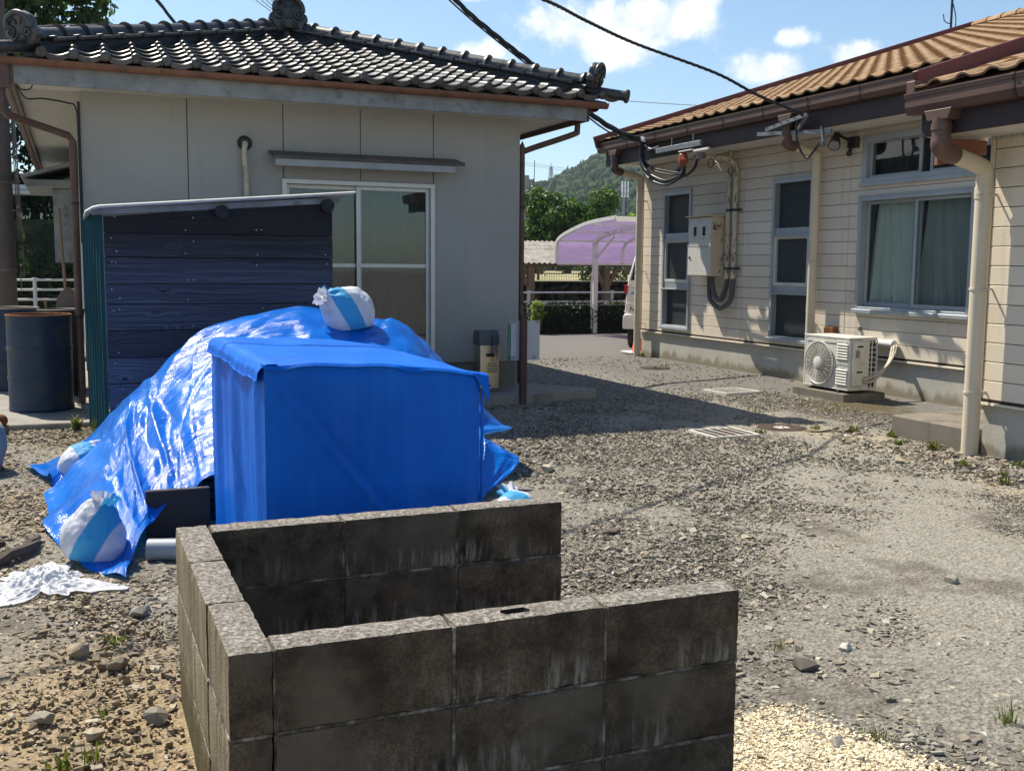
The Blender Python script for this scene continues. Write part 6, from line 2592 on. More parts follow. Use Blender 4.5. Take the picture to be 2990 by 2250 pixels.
mb.build('weather_boot', 'orange_cap', sb, smooth=60)
mb = MB()
mb.tube(smoothpath([(7.72, 12.63, 2.95), (7.70, 12.60, 2.90), (7.70, 12.56, 2.86), (7.70, 12.63, 2.80)], 5), 0.008, 6)
mb.build('boot_tie', 'orange_cap', sb, smooth=60)
mb = MB()
mb.box(7.74, 7.80, 12.20, 12.36, 2.86, 2.94)
mb.build('clamp', 'tin', sb, bevel=0.004)
mb = MB()
mb.lathe([(0.055, -0.012), (0.075, 0.0), (0.055, 0.012)], (7.90, 13.05, 2.81), 20, 'X')
mb.build('cable_grommet', 'black_plastic', sb, smooth=40)
loops = thing('cable_loop', 'hanging loop of thick black service cables below the galvanised bracket', 'cables', (7.75, 13.2, 2.7))
for i in range(7):
    dx, s_ = (i % 3 - 1) * 0.022, i * 0.020
    if i < 4:
        pts = [(7.75 + dx, 13.80 + 0.012 * i, 3.24), (7.74 + dx, 13.82 - 0.01 * i, 2.98), (7.74 + dx, 13.60 - s_ * 0.4, 2.72 + s_), (7.75 + dx, 13.13, 2.575 + s_), (7.76 + dx, 12.78, 2.635 + s_ * 0.5), (7.76 + dx * .5, 12.68, 2.72), (7.755, 12.66, 2.84)]
    elif i < 6:
        pts = [(7.76 + dx, 13.84, 3.24), (7.78, 13.86, 3.02), (7.79, 13.60, 2.86 - 0.03 * (i - 4)), (7.80, 13.10, 2.76 - 0.04 * (i - 4)), (7.80, 12.80, 2.72), (7.78, 12.70, 2.76), (7.76, 12.68, 2.85)]
    else:
        pts = [(7.77, 12.95, 2.655), (7.77, 12.60, 2.68), (7.77, 12.42, 2.76), (7.77, 12.37, 2.84), (7.77, 12.33, 2.90)]
    mb = MB()
    mb.tube(smoothpath(pts, 8), 0.019 if i < 4 else 0.012 if i < 6 else 0.020, 8)
    mb.build('cable', 'black_cable', loops, smooth=60)
mb = MB()
mb.tube([(7.745, 13.66 + 0.075 * math.cos(a), 3.03 + 0.07 * math.sin(a)) for a in np.linspace(-2.6, 1.7, 18)], 0.009, 7)
mb.build('spare_coil', 'black_cable', loops, smooth=60)
coil = MB()
coil.tube([(7.86, 12.17 + 0.065 * math.cos(a), 2.80 + 0.06 * math.sin(a)) for a in np.linspace(0, 13, 44)], 0.006, 6)
coil.tube([(7.86, 12.10, 2.83), (7.86, 12.0, 2.79), (7.86, 11.92, 2.72)], 0.006, 6)
coil.tube([(7.86, 12.08, 2.80), (7.86, 11.98, 2.74), (7.86, 11.89, 2.67)], 0.006, 6)
tag(coil.build('cable_tail', 'black_cable', smooth=60), 'small coil of thin black cable with loose tails below the soffit', 'cable coil')

# second, triangular bracket near the middle downpipe
b2 = thing('triangular_bracket', 'galvanised triangular bracket with one drooping black cable by the middle downpipe', 'cable bracket', (7.85, 10.4, 3.0))
mb = MB()
mb.bar((7.78, 11.02, 3.045), (7.90, 9.80, 2.955), 0.03, 0.045)
mb.build('rail', 'galv', b2)
mb = MB()
mb.bar((7.76, 10.82, 3.075), (7.70, 9.98, 3.145), 0.03, 0.04)
mb.bar((7.70, 9.98, 3.145), (7.84, 10.34, 3.00), 0.03, 0.035)
mb.build('outrigger', 'galv', b2)
mb = MB()
for i in range(6):
    t = i / 6 + 0.08
    p = Vector((7.735, 10.82, 3.075)) * (1 - t) + Vector((7.678, 9.98, 3.145)) * t
    mb.cyl(p, p + Vector((-0.012, 0, 0)), 0.009, 8)
mb.build('bolt_holes', 'ac_shadow', b2)
mb = MB()
mb.bar((7.87, 9.93, 3.02), (7.87, 9.89, 2.84), 0.03, 0.03)
mb.cyl((7.87, 9.88, 2.83), (7.83, 9.88, 2.83), 0.03, 10)
mb.build('clevis', 'galv', b2, smooth=40)
mb = MB()
mb.tube(smoothpath([(7.70, 10.06, 3.15), (7.735, 10.20, 3.13), (7.745, 10.215, 2.92), (7.77, 10.15, 2.75), (7.79, 10.06, 2.68), (7.81, 9.99, 2.74), (7.85, 9.92, 2.84)], 8), 0.013, 8)
mb.build('drop_cable', 'black_cable', b2, smooth=60)

# flood lamp with its sensor
fl = thing('flood_lamp', 'black twin headed flood lamp with a sensor under the soffit', 'wall lamp', (8.40, 10.12, 2.9))
mb = MB()
mb.box(8.42, 8.479, 10.00, 10.16, 2.82, 2.95)
mb.build('base', 'black_plastic', fl, bevel=0.008)
mb = MB()
p, q = Vector((8.40, 10.32, 3.0)), Vector((8.27, 10.20, 2.86))
d = (q - p).normalized()
mb.tube([p, p + d * 0.05, p + d * 0.09, q, q + d * 0.012], [0.038, 0.042, 0.05, 0.072, 0.074], 18)
mb.tube([(8.43, 10.10, 2.90), (8.40, 10.24, 2.97), p], 0.016, 8)
hd = mb.build('lamp_head', 'black_plastic', fl, smooth=40)
mb = MB()
mb.tube([q + d * 0.013, q + d * 0.018], [0.062, 0.055], 18)
mb.build('lens', 'galv', hd, smooth=30)
mb = MB()
mb.cyl((8.41, 10.07, 2.82), (8.39, 10.07, 2.77), 0.022, 10)
mb.blob((8.385, 10.07, 2.755), (0.034, 0.034, 0.034), 3)
mb.build('sensor', 'black_plastic', fl, smooth=60)

# step block, drain grates, manholes
mb = MB()
mb.box(6.415, 8.40, 6.14, 7.02, -0.03, 0.19)
tag(mb.build('step_block', 'step', bevel=0.01), 'raised dark concrete doorstep block against the cream building', 'step')


def grate(c, w, d, rot, n, label, matf, lift=0.004):
    t = thing('drain_grate', label, 'drain grate', (c[0], c[1], 0.0), 'drain grates in the yard')
    cr, sr = math.cos(rot), math.sin(rot)
    fr = Fr((c[0], c[1], 0), (cr, sr, 0), (-sr, cr, 0))
    mb = MB()
    ring2 = 0.022
    z0, z1 = -0.01, 0.016 + lift
    mb.box(-w / 2, w / 2, -d / 2, -d / 2 + ring2, z0, z1, fr)
    mb.box(-w / 2, w / 2, d / 2 - ring2, d / 2, z0, z1, fr)
    mb.box(-w / 2, -w / 2 + ring2, -d / 2 + ring2, d / 2 - ring2, z0, z1, fr)
    mb.box(w / 2 - ring2, w / 2, -d / 2 + ring2, d / 2 - ring2, z0, z1, fr)
    mb.build('frame', matf, t, bevel=0.002)
    mb = MB()
    mb.box(-w / 2 + ring2, w / 2 - ring2, -d / 2 + ring2, d / 2 - ring2, 0.0125, 0.0135, fr)
    mb.build('pit', 'pit', t)
    for i in range(n):
        u = -w / 2 + (i + 1) * w / (n + 1)
        mb = MB()
        mb.box(u - 0.006, u + 0.006, -d / 2 + ring2, d / 2 - ring2, 0.014, z1 - 0.001, fr)
        mb.build('bar', matf, t)
    m2 = MB()
    k = int(w / 0.016)
    for i in range(k):
        u = -w / 2 + 0.02 + i * 0.016
        m2.box(u, u + 0.003, -d / 2 + ring2, d / 2 - ring2, 0.0137, z1 - 0.004, fr)
    o_ = m2.build('fine_bars', 'cast_iron', t)
    return t


grate((5.134, 7.62), 0.45, 0.43, 0.0, 4, 'square drain grate with a pale worn frame in the gravel yard', 'grate_pale')
grate((6.94, 10.17), 0.50, 0.42, 0.10, 7, 'drain grate near the wall beside the black cover', 'grate_pale', 0.014)


def manhole(c, r, label, matn, logo=False, z=0.0):
    t = thing('manhole_cover', label, 'manhole cover', (c[0], c[1], 0.0), 'round covers in the yard')
    mb = MB()
    mb.lathe([(r + 0.02, -0.01), (r + 0.02, 0.010), (r + 0.004, 0.012), (r + 0.004, 0.008), (0.0, 0.009)], (c[0], c[1], z), 40)
    mb.build('cover', matn, t, smooth=30)
    k = 13
    mb = MB()
    for i in range(k):
        x = -r + (i + 0.5) * 2 * r / k
        h = math.sqrt(max(0, r * r - x * x)) - 0.012
        if h < 0.02:
            continue
        for (a, b) in ((-h, -0.065), (0.065, h)) if logo and abs(x) < 0.065 else ((-h, h),):
            if b > a:
                mb.box(c[0] + x - 0.008, c[0] + x + 0.008, c[1] + a, c[1] + b, z + 0.0095, z + 0.016)
    mb.build('ribs', matn, t)
    if logo:
        mb = MB()
        mb.box(c[0] - 0.055, c[0] + 0.055, c[1] - 0.055, c[1] + 0.055, z + 0.0095, z + 0.0155)
        lg = mb.build('emblem_plate', 'grate_pale', t, bevel=0.003)
        mb = MB()
        for a0 in (0, 1, 2):
            a = a0 * 2.094 + 0.5
            mb.bar((c[0] + 0.008 * math.cos(a), c[1] + 0.008 * math.sin(a), z + 0.0165), (c[0] + 0.040 * math.cos(a), c[1] + 0.040 * math.sin(a), z + 0.0165), 0.016, 0.002)
        mb.build('emblem', 'cast_iron', lg)
    return t


manhole((5.80, 7.705), 0.205, 'round ribbed manhole cover with a pale square emblem by the grate', 'cast_iron', True)
manhole((7.58, 13.02), 0.20, 'plain rusty round cover close to the far wall corner', 'cast_iron')
cv = thing('lifted_cover', 'black round cover lying askew on the ground near the air conditioner', 'manhole cover', (7.66, 10.66, 0))
mb = MB()
mb.lathe([(0.0, 0.0), (0.24, 0.0), (0.25, 0.012), (0.24, 0.026), (0.0, 0.028)], (0, 0, 0), 32)
o = mb.build('disc', 'dark_panel', cv, smooth=30)
o.rotation_euler = (R(3), R(-3), 0.2)
o.location = (0, 0, 0.012)
mb = MB()
mb.box(-0.10, 0.06, -0.05, 0.03, 0.026, 0.045)
mb.prism([(-0.04, 0.04), (0.05, 0.04), (0.0, 0.10)], -0.02, 0.01, lambda a, b, h: Vector((a, h - 0.05, b)))
o = mb.build('handle', 'dark_panel', cv)
mb = MB()
mb.tube(smoothpath([(5.84, 7.42, 0.012), (5.95, 7.34, 0.02), (6.06, 7.40, 0.016), (6.16, 7.33, 0.012)], 5), 0.008, 6)
mb.tube([(6.0, 7.36, 0.015), (6.03, 7.29, 0.012)], 0.005, 5)
tag(mb.build('twig', 'twig', smooth=60), 'dry forked twig lying by the ribbed manhole cover', 'twig')

# ================================================================== ash stand and notice board by the house corner
ash = thing('ash_stand', 'stainless steel smokers ash stand with a dark domed lid', 'ash stand', (4.03, 10.42, 0.10))
mb = MB()
mb.box(3.905, 4.12, 10.32, 10.52, 0.135, 0.60)
mb.build('body', 'steel', ash, bevel=0.008, segs=2)
mb = MB()
mb.prism([(0.0, 0.0), (0.22, 0.0), (0.205, 0.10), (0.17, 0.145), (0.05, 0.15), (0.015, 0.10)], 3.90, 4.125, lambda a, b, h: Vector((h, 10.315 + a, 0.603 + b)))
mb.build('lid', 'lid_grey', ash, bevel=0.006, segs=2)
mb = MB()
mb.box(3.90, 4.125, 10.315, 10.525, 0.10, 0.134)
mb.build('base', 'lid_grey', ash, bevel=0.004)
mb = MB()
mb.box(3.975, 4.065, 10.312, 10.3195, 0.475, 0.508)
mb.build('slot', 'ac_shadow', ash)
mb = MB()
for z in (0.315, 0.345, 0.375, 0.40):
    mb.tube([(3.995, 10.318, z), (3.995, 10.27, z), (4.075, 10.27, z), (4.075, 10.318, z)], 0.003, 5)
for x in (3.996, 4.02, 4.05, 4.074):
    mb.tube([(x, 10.272, 0.40), (x, 10.272, 0.315)], 0.002, 5)
mb.build('wire_basket', 'tin', ash)
mb = MB()
mb.tube(smoothpath([(4.03, 10.31, 0.72), (4.04, 10.30, 0.64), (4.035, 10.30, 0.54), (4.02, 10.29, 0.405)], 5), 0.0032, 5)
mb.tube([(4.035, 10.30, 0.52), (4.065, 10.29, 0.405)], 0.0025, 5)
mb.build('chain', 'black_plastic', ash)
mb = MB()
mb.cyl((4.0, 10.3195, 0.17), (4.0, 10.312, 0.17), 0.022, 14)
mb.build('drain_knob', 'black_plastic', ash, smooth=40)
mb = MB()
mb.box(3.975, 4.035, 10.313, 10.3195, 0.115 + 0.022, 0.15)
mb.build('sticker', 'sign_white', ash)

sg = thing('notice_board', 'white notice board with a green lettered edge fixed behind a brown post', 'sign', (4.26, 10.02, 0.0))
mb = MB()
mb.box(4.222, 4.288, 9.96, 10.02, -0.02, 0.925)
mb.build('post', 'post_brown', sg, bevel=0.004)
mb = MB()
mb.box(4.095, 4.455, 10.0225, 10.0285, 0.455, 0.865)
mb.build('board', 'sign_white', sg, bevel=0.001)
mb = MB()
mb.box(4.0955, 4.130, 10.0195, 10.0222, 0.456, 0.864)
gs = mb.build('green_strip', 'sign_green', sg)
mb = MB()
rr = random.Random(5)
for i in range(9):                                   # small square characters, then larger ones below
    z = 0.815 - i * 0.0225
    for k in range(3):
        a, b = rr.uniform(0, 0.008), rr.uniform(0, 0.010)
        if k % 2:
            mb.box(4.107 + a, 4.109 + a, 10.0182, 10.0192, z, z + 0.013)
        else:
            mb.box(4.106, 4.118, 10.0182, 10.0192, z + b, z + b + 0.0025)
for i in range(4):
    z = 0.598 - i * 0.028
    mb.box(4.104, 4.120, 10.0182, 10.0192, z, z + 0.003)
    mb.box(4.104 + 0.013 * (i % 2), 4.107 + 0.013 * (i % 2), 10.0182, 10.0192, z, z + 0.02)
    mb.box(4.104, 4.115, 10.0182, 10.0192, z + 0.012, z + 0.0145)
mb.build('lettering', 'sign_white', gs)
for (a, b, c, d) in ((4.10, 4.185, 0.835, 0.866), (4.135, 4.18, 0.455, 0.50), (4.37, 4.415, 0.458, 0.505), (4.41, 4.456, 0.838, 0.866)):
    mb = MB()
    mb.box(a, b, 10.0198 - 0.0025, 10.0224 - 0.003, c, d)
    mb.build('tape', 'tape_grey', sg)


# ================================================================== hedge, carport, shelter, fences, van
def beyond():
    hg = thing('hedge', 'clipped dark green hedge beyond the carport post', 'hedge', (10.5, 20.7, 0))
    blobs = []
    for x in np.arange(9.1, 13.5, 0.28):
        for y in (20.5, 20.85):
            for z in (0.18, 0.44):
                blobs.append(((x, y, z), (0.24, 0.24, 0.27)))
    leaves('foliage', blobs, 9000, 0.055, 'leaf_hedge', hg, seed=3, shell=0.6, floor=0.01)
    leaves('foliage', [((9.02, 20.42, 0.5), (0.15, 0.14, 0.20)), ((8.98, 20.4, 0.25), (0.12, 0.12, 0.22))], 700, 0.06, 'leaf_lime', hg, seed=4, floor=0.02)
    mb = MB()
    mb.box(9.05, 13.5, 20.42, 20.95, 0.0, 0.60)
    mb.build('twig_core', 'leaf_core', hg)

    # carport: two posts carry curved arms; purple sheet on purlins
    cp = thing('carport', 'white framed carport with a curved translucent purple roof', 'carport', (10.35, 20.4, 0))
    arc = [(20.62, 1.48), (20.62, 1.72), (20.60, 1.89), (20.52, 1.98), (20.24, 2.08), (19.7, 2.19), (19.2, 2.27), (18.71, 2.31), (17.98, 2.345)]
    sm = [(p.x, p.z) for p in smoothpath([(a, 0, b) for a, b in arc], 5)]
    X0, X1_ = 9.55, 14.2
    mb = MB()
    n = len(sm) - 1
    mb.grid(lambda a, b: Vector((X0 + (X1_ - X0) * b, sm[int(round(a * n))][0], sm[int(round(a * n))][1])), n, 8)
    mb.build('roof_sheet', 'poly', cp, smooth=60, fixn=False)
    for x in (X0 - 0.02, X1_):
        mb = MB()
        for (p, q) in zip(sm[:-1], sm[1:]):
            a, b = Vector((x, p[0], p[1] + 0.012)), Vector((x, q[0], q[1] + 0.012))
            mb.bar(a, b + (b - a) * 0.06, 0.05, 0.07)
        mb.build('roof_edge', 'white_paint', cp)
    for (y, z) in ((20.60, 1.485), (20.46, 1.97), (19.80, 2.14), (18.95, 2.265)):
        mb = MB()
        mb.bar((X0, y, z), (X1_, y, z), 0.04, 0.05)
        mb.build('purlin', 'white_paint', cp, bevel=0.004)
    mb = MB()
    mb.box(X0 - 0.03, X1_, 17.90, 17.98, 2.28, 2.375)
    mb.build('front_beam', 'white_paint', cp, bevel=0.004)
    for x in (10.35, 13.4):
        mb = MB()
        mb.box(x - 0.05, x + 0.05, 20.35, 20.45, 0.0, 1.95)
        mb.cyl((x - 0.085, 20.38, 0.1), (x - 0.085, 20.38, 1.3), 0.022, 8)
        mb.build('post', 'white_paint', cp, bevel=0.005)
        mb = MB()
        P = smoothpath([(x, 20.40, 1.90), (x, 20.25, 2.03), (x, 19.6, 2.14), (x, 18.6, 2.215), (x, 18.0, 2.26)], 5)
        for a, b in zip(P[:-1], P[1:]):
            mb.bar(a, b + (b - a) * 0.08, 0.07, 0.085)
        mb.bar((x, 20.33, 1.63), (x, 19.55, 2.05), 0.03, 0.035)
        mb.build('curved_arm', 'white_paint', cp)
    mb = MB()
    P = smoothpath([(11.1, 20.56, 1.5), (11.1, 20.56, 1.78), (11.1, 20.40, 1.95), (11.1, 20.0, 2.05), (11.1, 19.2, 2.18)], 4)
    for a, b in zip(P[:-1], P[1:]):
        mb.bar(a, b + (b - a) * 0.08, 0.05, 0.05)
    mb.build('middle_rib', 'white_paint', cp)
    # old corrugated shelter behind it on timber posts with knee braces
    sh = thing('bicycle_shelter', 'old open shelter with a grey corrugated roof on brown timber posts', 'shelter', (11.0, 23.0, 0))
    mb = MB()
    L = 17.0 - 8.4
    k = int(L / 0.0325)

    def cs(a, b):
        x = 8.4 + L * a
        return Vector((x, 22.0 + 2.2 * b, 1.50 + 0.55 * b + 0.020 * math.cos(x / 0.13 * 6.283)))
    mb.grid(cs, k, 1)
    V0 = list(mb.v)
    m = len(V0)
    f0 = list(mb.f)
    mb.add([(p[0], p[1], p[2] - 0.012) for p in V0], [f[::-1] for f in f0])
    mb.f += [(i, i + m, i + 1 + m, i + 1) for i in range(k)]
    mb.mi += [0] * k
    mb.build('corrugated_roof', 'corr', sh, fixn=False, smooth=50)
    for y, z in ((22.15, 1.43), (24.0, 1.90)):
        mb = MB()
        mb.box(8.5, 16.9, y, y + 0.08, z, z + 0.07)
        mb.build('beam', 'wood_post', sh)
    for x in (9.62, 11.55, 13.5, 15.4):
        mb = MB()
        mb.box(x - 0.075, x + 0.075, 22.12, 22.26, 0.0, 1.42)
        mb.bar((x - 0.06, 22.19, 1.0), (x - 0.30, 22.19, 1.40), 0.07, 0.10)
        if x > 9.7:
            mb.bar((x + 0.06, 22.19, 1.0), (x + 0.30, 22.19, 1.40), 0.07, 0.10)
        mb.build('post', 'wood_post', sh, bevel=0.006)
    # white pipe fence along the yard edge, in two stretches either side of the house
    for (x0, x1, y, zs, posts, lab) in ((9.0, 16.5, 21.6, (0.30, 0.64, 0.845), (9.32, 11.4, 13.4, 15.4), 'white tubular fence running behind the hedge and carport'),
                                       (-6.0, 0.1, 22.0, (0.50, 0.72, 0.905, 1.09), (-4.7, -2.7, -0.685), 'white tubular fence with three rails beyond the drums')):
        t = thing('pipe_fence', lab, 'fence', ((x0 + x1) / 2, y, 0))
        for z in zs:
            mb = MB()
            mb.cyl((x0, y, z), (x1, y, z), 0.022, 8)
            mb.build('rail', 'white_paint', t, smooth=50)
        for px_ in posts:
            mb = MB()
            mb.cyl((px_, y, 0.0), (px_, y, zs[-1] + 0.045), 0.036, 10)
            for z in zs:
                mb.cyl((px_ - 0.055, y, z), (px_ + 0.055, y, z), 0.030, 8)
            mb.build('post', 'white_paint', t, smooth=50)
    # stone retaining wall, raised field and wire mesh fence
    sw = thing('stone_wall', 'low dark stone retaining wall behind the white tubular fence', 'stone wall', (14, 25.1, 0))
    rr = random.Random(3)
    mb = MB()
    mb.box(7.0, 22, 25.06, 25.3, -0.1, 1.02)
    mb.build('core', 'dark_panel', sw)
    for row in range(4):
        x = 7.0 + rr.uniform(-.2, 0)
        while x < 15.2:
            w = rr.uniform(0.22, 0.48)
            m2 = MB()
            m2.blob((x + w / 2, 25.03, 0.13 + row * 0.255), (w * 0.55, 0.10, 0.145), 1, 0.25, 1.5, x)
            m2.build('stone', 'stonewall', sw, fixn=False)
            x += w
    mb = MB()
    mb.box(15.3, 22, 25.0, 25.06, 0.0, 1.0)
    mb.build('plain_wall', 'stonewall', sw)
    mb = MB()
    mb.box(6.8, 22.2, 24.98, 25.32, 1.021, 1.055)
    mb.build('coping', 'footing_dark', sw, bevel=0.01)
    mb = MB()
    mb.add([(6.0, 25.2, 1.04), (60, 25.2, 1.04), (80, 62, 1.15), (4.0, 62, 1.15), (6.0, 25.2, -0.1), (60, 25.2, -0.1)], [(0, 1, 2, 3), (4, 5, 1, 0)])
    structure(mb.build('field', 'field', fixn=False))
    mf = thing('mesh_fence', 'fine wire mesh fence along the edge of the sunny field', 'fence', (13, 27, 1.04))
    for x in (10.6, 11.93, 13.3, 14.7):
        mb = MB()
        mb.box(x - 0.025, x + 0.025, 26.98, 27.03, 1.04, 1.62)
        mb.build('post', 'brown_pipe', mf)
    mb = MB()
    for x in np.arange(8.6, 16.0, 0.075):
        mb.box(x - 0.004, x + 0.004, 26.996, 27.004, 1.05, 1.60)
    for z in np.arange(1.06, 1.6, 0.09):
        mb.box(8.6, 16, 26.995, 27.005, z - 0.004, z + 0.004)
    o = mb.build('wire_mesh', 'tin', mf)
    o['kind'] = 'stuff'
    sh2 = thing('shrub', 'dark shrub growing on the field edge behind the van', 'shrub', (13.2, 26.2, 1.05))
    leaves('foliage', [((13.3, 26.3, 1.3), (0.45, 0.4, 0.45)), ((13.9, 26.3, 1.2), (0.4, 0.4, 0.4))], 900, 0.09, 'leaf_dark', sh2, seed=21)
    sh3 = thing('shrub', 'low leafy shrub along the field edge in front of the carport', 'shrub', (12.2, 30, 1.1))
    leaves('foliage', [((11.6 + 0.5 * i, 31.0, 1.45), (0.5, 0.4, 0.34)) for i in range(5)], 1200, 0.10, 'leaf_dark', sh3, seed=22)

    # parked white van: only its tail shows past the corner
    vn = thing('parked_van', 'white van parked behind the cream building, its tail towards the yard', 'van', (8.79, 16.2, 0))
    vx0, vx1, vy0, vy1 = 8.79, 10.27, 16.2, 19.55
    prof = [(0.0, 0.42), (0.01, 0.60), (0.03, 0.95), (0.07, 1.25), (0.17, 1.62), (0.30, 1.76), (0.50, 1.80)]
    full = [(a, b) for a, b in prof] + [(1.48 - a, b) for a, b in prof[::-1]]
    mb = MB()
    mb.prism(full, vy0, vy1, lambda a, b, h: Vector((vx0 + a, h, b)))
    bd = mb.build('body', 'van_white', vn, bevel=0.05, segs=3, smooth=50)
    mb = MB()
    mb.prism([(0.11, 1.20), (1.37, 1.20), (1.29, 1.60), (1.17, 1.68), (0.31, 1.68), (0.19, 1.60)], vy0 - 0.010, vy0 + 0.01, lambda a, b, h: Vector((vx0 + a, h, b)))
    mb.build('rear_window', 'van_glass', bd, bevel=0.004)
    mb = MB()
    mb.box(vx0 + 0.17, vx0 + 0.24, vy0 - 0.014, vy0 - 0.0105, 1.245, 1.29)
    mb.build('window_sticker', 'yellow_tag', bd)
    mb = MB()
    mb.prism([(-0.015, 0.36), (1.495, 0.36), (1.49, 0.58), (1.46, 0.62), (0.02, 0.62), (-0.01, 0.58)], vy0 - 0.07, vy0 + 0.12, lambda a, b, h: Vector((vx0 + a, h, b)))
    mb.build('bumper', 'van_white', vn, bevel=0.03, segs=2, smooth=50)
    for a in (0.005, 1.42):
        mb = MB()
        mb.box(vx0 + a - 0.006, vx0 + a + 0.055, vy0 - 0.018, vy0 + 0.06, 0.97, 1.12)
        mb.build('tail_lamp', 'lamp_red', vn, bevel=0.012)
    mb = MB()
    mb.box(vx0 + 0.10, vx0 + 0.42, vy0 - 0.006, vy0 - 0.001, 0.845, 1.10)
    st = mb.build('door_sticker', 'sign_white', vn)
    for (x, z, w, h, c) in ((0.16, 1.055, 0.20, 0.028, 'ink_red'), (0.16, 1.015, 0.17, 0.018, 'ink_red'), (0.12, 0.955, 0.05, 0.045, 'ink_blue'), (0.19, 0.965, 0.18, 0.022, 'ink_blue'), (0.19, 0.915, 0.15, 0.018, 'ink'), (0.19, 0.885, 0.12, 0.014, 'ink_blue')):
        mb = MB()
        mb.box(vx0 + x, vx0 + x + w, vy0 - 0.0085, vy0 - 0.0065, z, z + h)
        mb.build('sticker_print', c, st)
    mb = MB()
    mb.box(vx0 + 0.02, vx0 + 1.44, vy0 - 0.016, vy0 - 0.001, 0.78, 0.815)
    mb.build('door_moulding', 'van_white', vn, bevel=0.004)
    lettering('N', 0.13, (vx0 + 0.145, vy0 - 0.010, 0.655), (1, 0, 0), (0, 0, 1), 'ink', vn, 0.003, 0.1)
    for (x, y) in ((vx0 + 0.12, vy0 + 0.62), (vx0 + 1.36, vy0 + 0.62), (vx0 + 0.12, vy1 - 0.6), (vx0 + 1.36, vy1 - 0.6)):
        mb = MB()
        mb.lathe([(0.12, -0.085), (0.26, -0.085), (0.28, -0.06), (0.28, 0.06), (0.26, 0.085), (0.12, 0.085)], (x, y, 0.28), 24, 'X')
        w = mb.build('wheel', 'black_plastic', vn, smooth=40)
        mb = MB()
        mb.lathe([(0.0, -0.07), (0.16, -0.075), (0.16, 0.075), (0.0, 0.07)], (x, y, 0.28), 18, 'X')
        mb.build('rim', 'galv', w, smooth=40)
    mb = MB()
    mb.box(vx0 + 0.2, vx1 - 0.2, vy0 + 0.1, vy1 - 0.1, 0.25, 0.45)
    mb.build('chassis', 'black_plastic', vn)
    vn.rotation_euler = (0, 0, R(-34))
    cn = thing('traffic_cone', 'orange traffic cone with a white foot behind the far downpipe', 'traffic cone', (8.60, 15.32, 0))
    mb = MB()
    mb.box(8.37, 8.75, 15.13, 15.51, 0.012, 0.045)
    mb.build('foot', 'white_paint', cn, bevel=0.008)
    mb = MB()
    mb.lathe([(0.115, 0.046), (0.10, 0.12)], (8.60, 15.32, 0), 20)
    mb.lathe([(0.10, 0.12), (0.075, 0.26)], (8.60, 15.32, 0), 20)
    mb.lathe([(0.05, 0.40), (0.03, 0.54), (0.0, 0.56)], (8.60, 15.32, 0), 20)
    mb.build('cone_body', 'cone_orange', cn, smooth=50)
    mb = MB()
    mb.lathe([(0.0755, 0.26), (0.0505, 0.40)], (8.60, 15.32, 0), 20)
    mb.build('reflective_band', 'white_paint', cn, smooth=50)


simple('leaf_core', (0.006, 0.010, 0.004), 0.95)
beyond()


# ================================================================== trees, bank, hills
def tree(name, label, base, trunk_h, r0, blobs, n, size, matn, seed, limbs=6):
    t = thing(name, label, 'tree', base)
    b = Vector(base)
    mb = MB()
    top = b + Vector((0, 0, trunk_h))
    mb.tube(smoothpath([b, b + Vector((0.05, 0.03, trunk_h * 0.4)), top], 5), [r0 * (1 - 0.45 * i / 10) for i in range(11)], 10)
    rr = random.Random(seed)
    for i in range(limbs):
        c = Vector(blobs[i % len(blobs)][0])
        s = b + (top - b) * rr.uniform(0.5, 1.0)
        mid = s * 0.5 + c * 0.5 + Vector((rr.uniform(-.2, .2), rr.uniform(-.2, .2), rr.uniform(0, .3)))
        mb.tube(smoothpath([s, mid, c], 4), [r0 * 0.42 * (1 - 0.7 * k / 8) for k in range(9)], 7)
    mb.build('trunk', 'bark', t, smooth=60)
    leaves('crown', blobs, n, size, matn, t, seed=seed)
    return t


def clumps(c, r, n, s, seed):
    q = np.random.default_rng(seed)
    out = []
    for i in range(n):
        d = q.normal(size=3)
        d /= np.linalg.norm(d)
        k = q.uniform(0.35, 0.95)
        rad = q.uniform(0.6, 1.25) * s
        out.append((tuple(np.array(c) + d * np.array(r) * k), (rad, rad, rad * 0.8)))
    return out


bl = clumps((21.95, 46.0, 3.35), (2.35, 1.8, 2.25), 44, 0.72, 5) + clumps((19.9, 46.5, 2.2), (0.9, 1.0, 0.9), 9, 0.55, 6)
tree('broadleaf_tree', 'bright green rounded tree standing above the purple carport', (22.0, 46.3, 1.0), 1.6, 0.20, bl, 17000, 0.19, 'leaf_bright', 31, 9)
bl = clumps((19.3, 44.2, 2.0), (1.2, 0.9, 0.85), 10, 0.45, 7)
tree('small_tree', 'low dark green tree beside the corrugated shelter roof', (19.3, 44.3, 1.0), 0.8, 0.09, bl, 2800, 0.18, 'leaf_dark', 32, 5)
bl = clumps((22.75, 41.8, 3.0), (0.75, 0.6, 0.8), 9, 0.34, 8) + clumps((23.8, 41.8, 2.7), (0.7, 0.5, 0.5), 5, 0.3, 9)
tree('persimmon_tree', 'pale yellow green sapling in front of the rounded tree', (22.9, 41.9, 1.0), 1.5, 0.07, bl, 900, 0.20, 'leaf_lime', 33, 6)
bl = clumps((20.2, 40.5, 1.75), (0.5, 0.4, 0.3), 4, 0.25, 10)
tree('small_shrub', 'small bright shrub just above the corrugated roof', (20.2, 40.5, 1.0), 0.5, 0.04, bl, 260, 0.16, 'leaf_lime', 34, 3)
bl = clumps((-1.7, 29.5, 7.6), (3.0, 2.0, 3.2), 34, 0.95, 11) + clumps((0.35, 29.5, 8.1), (0.6, 0.8, 1.3), 9, 0.5, 14)
mat('leaf_tall', m_leaf((0.018, 0.045, 0.010), (0.085, 0.14, 0.03), 0.4))
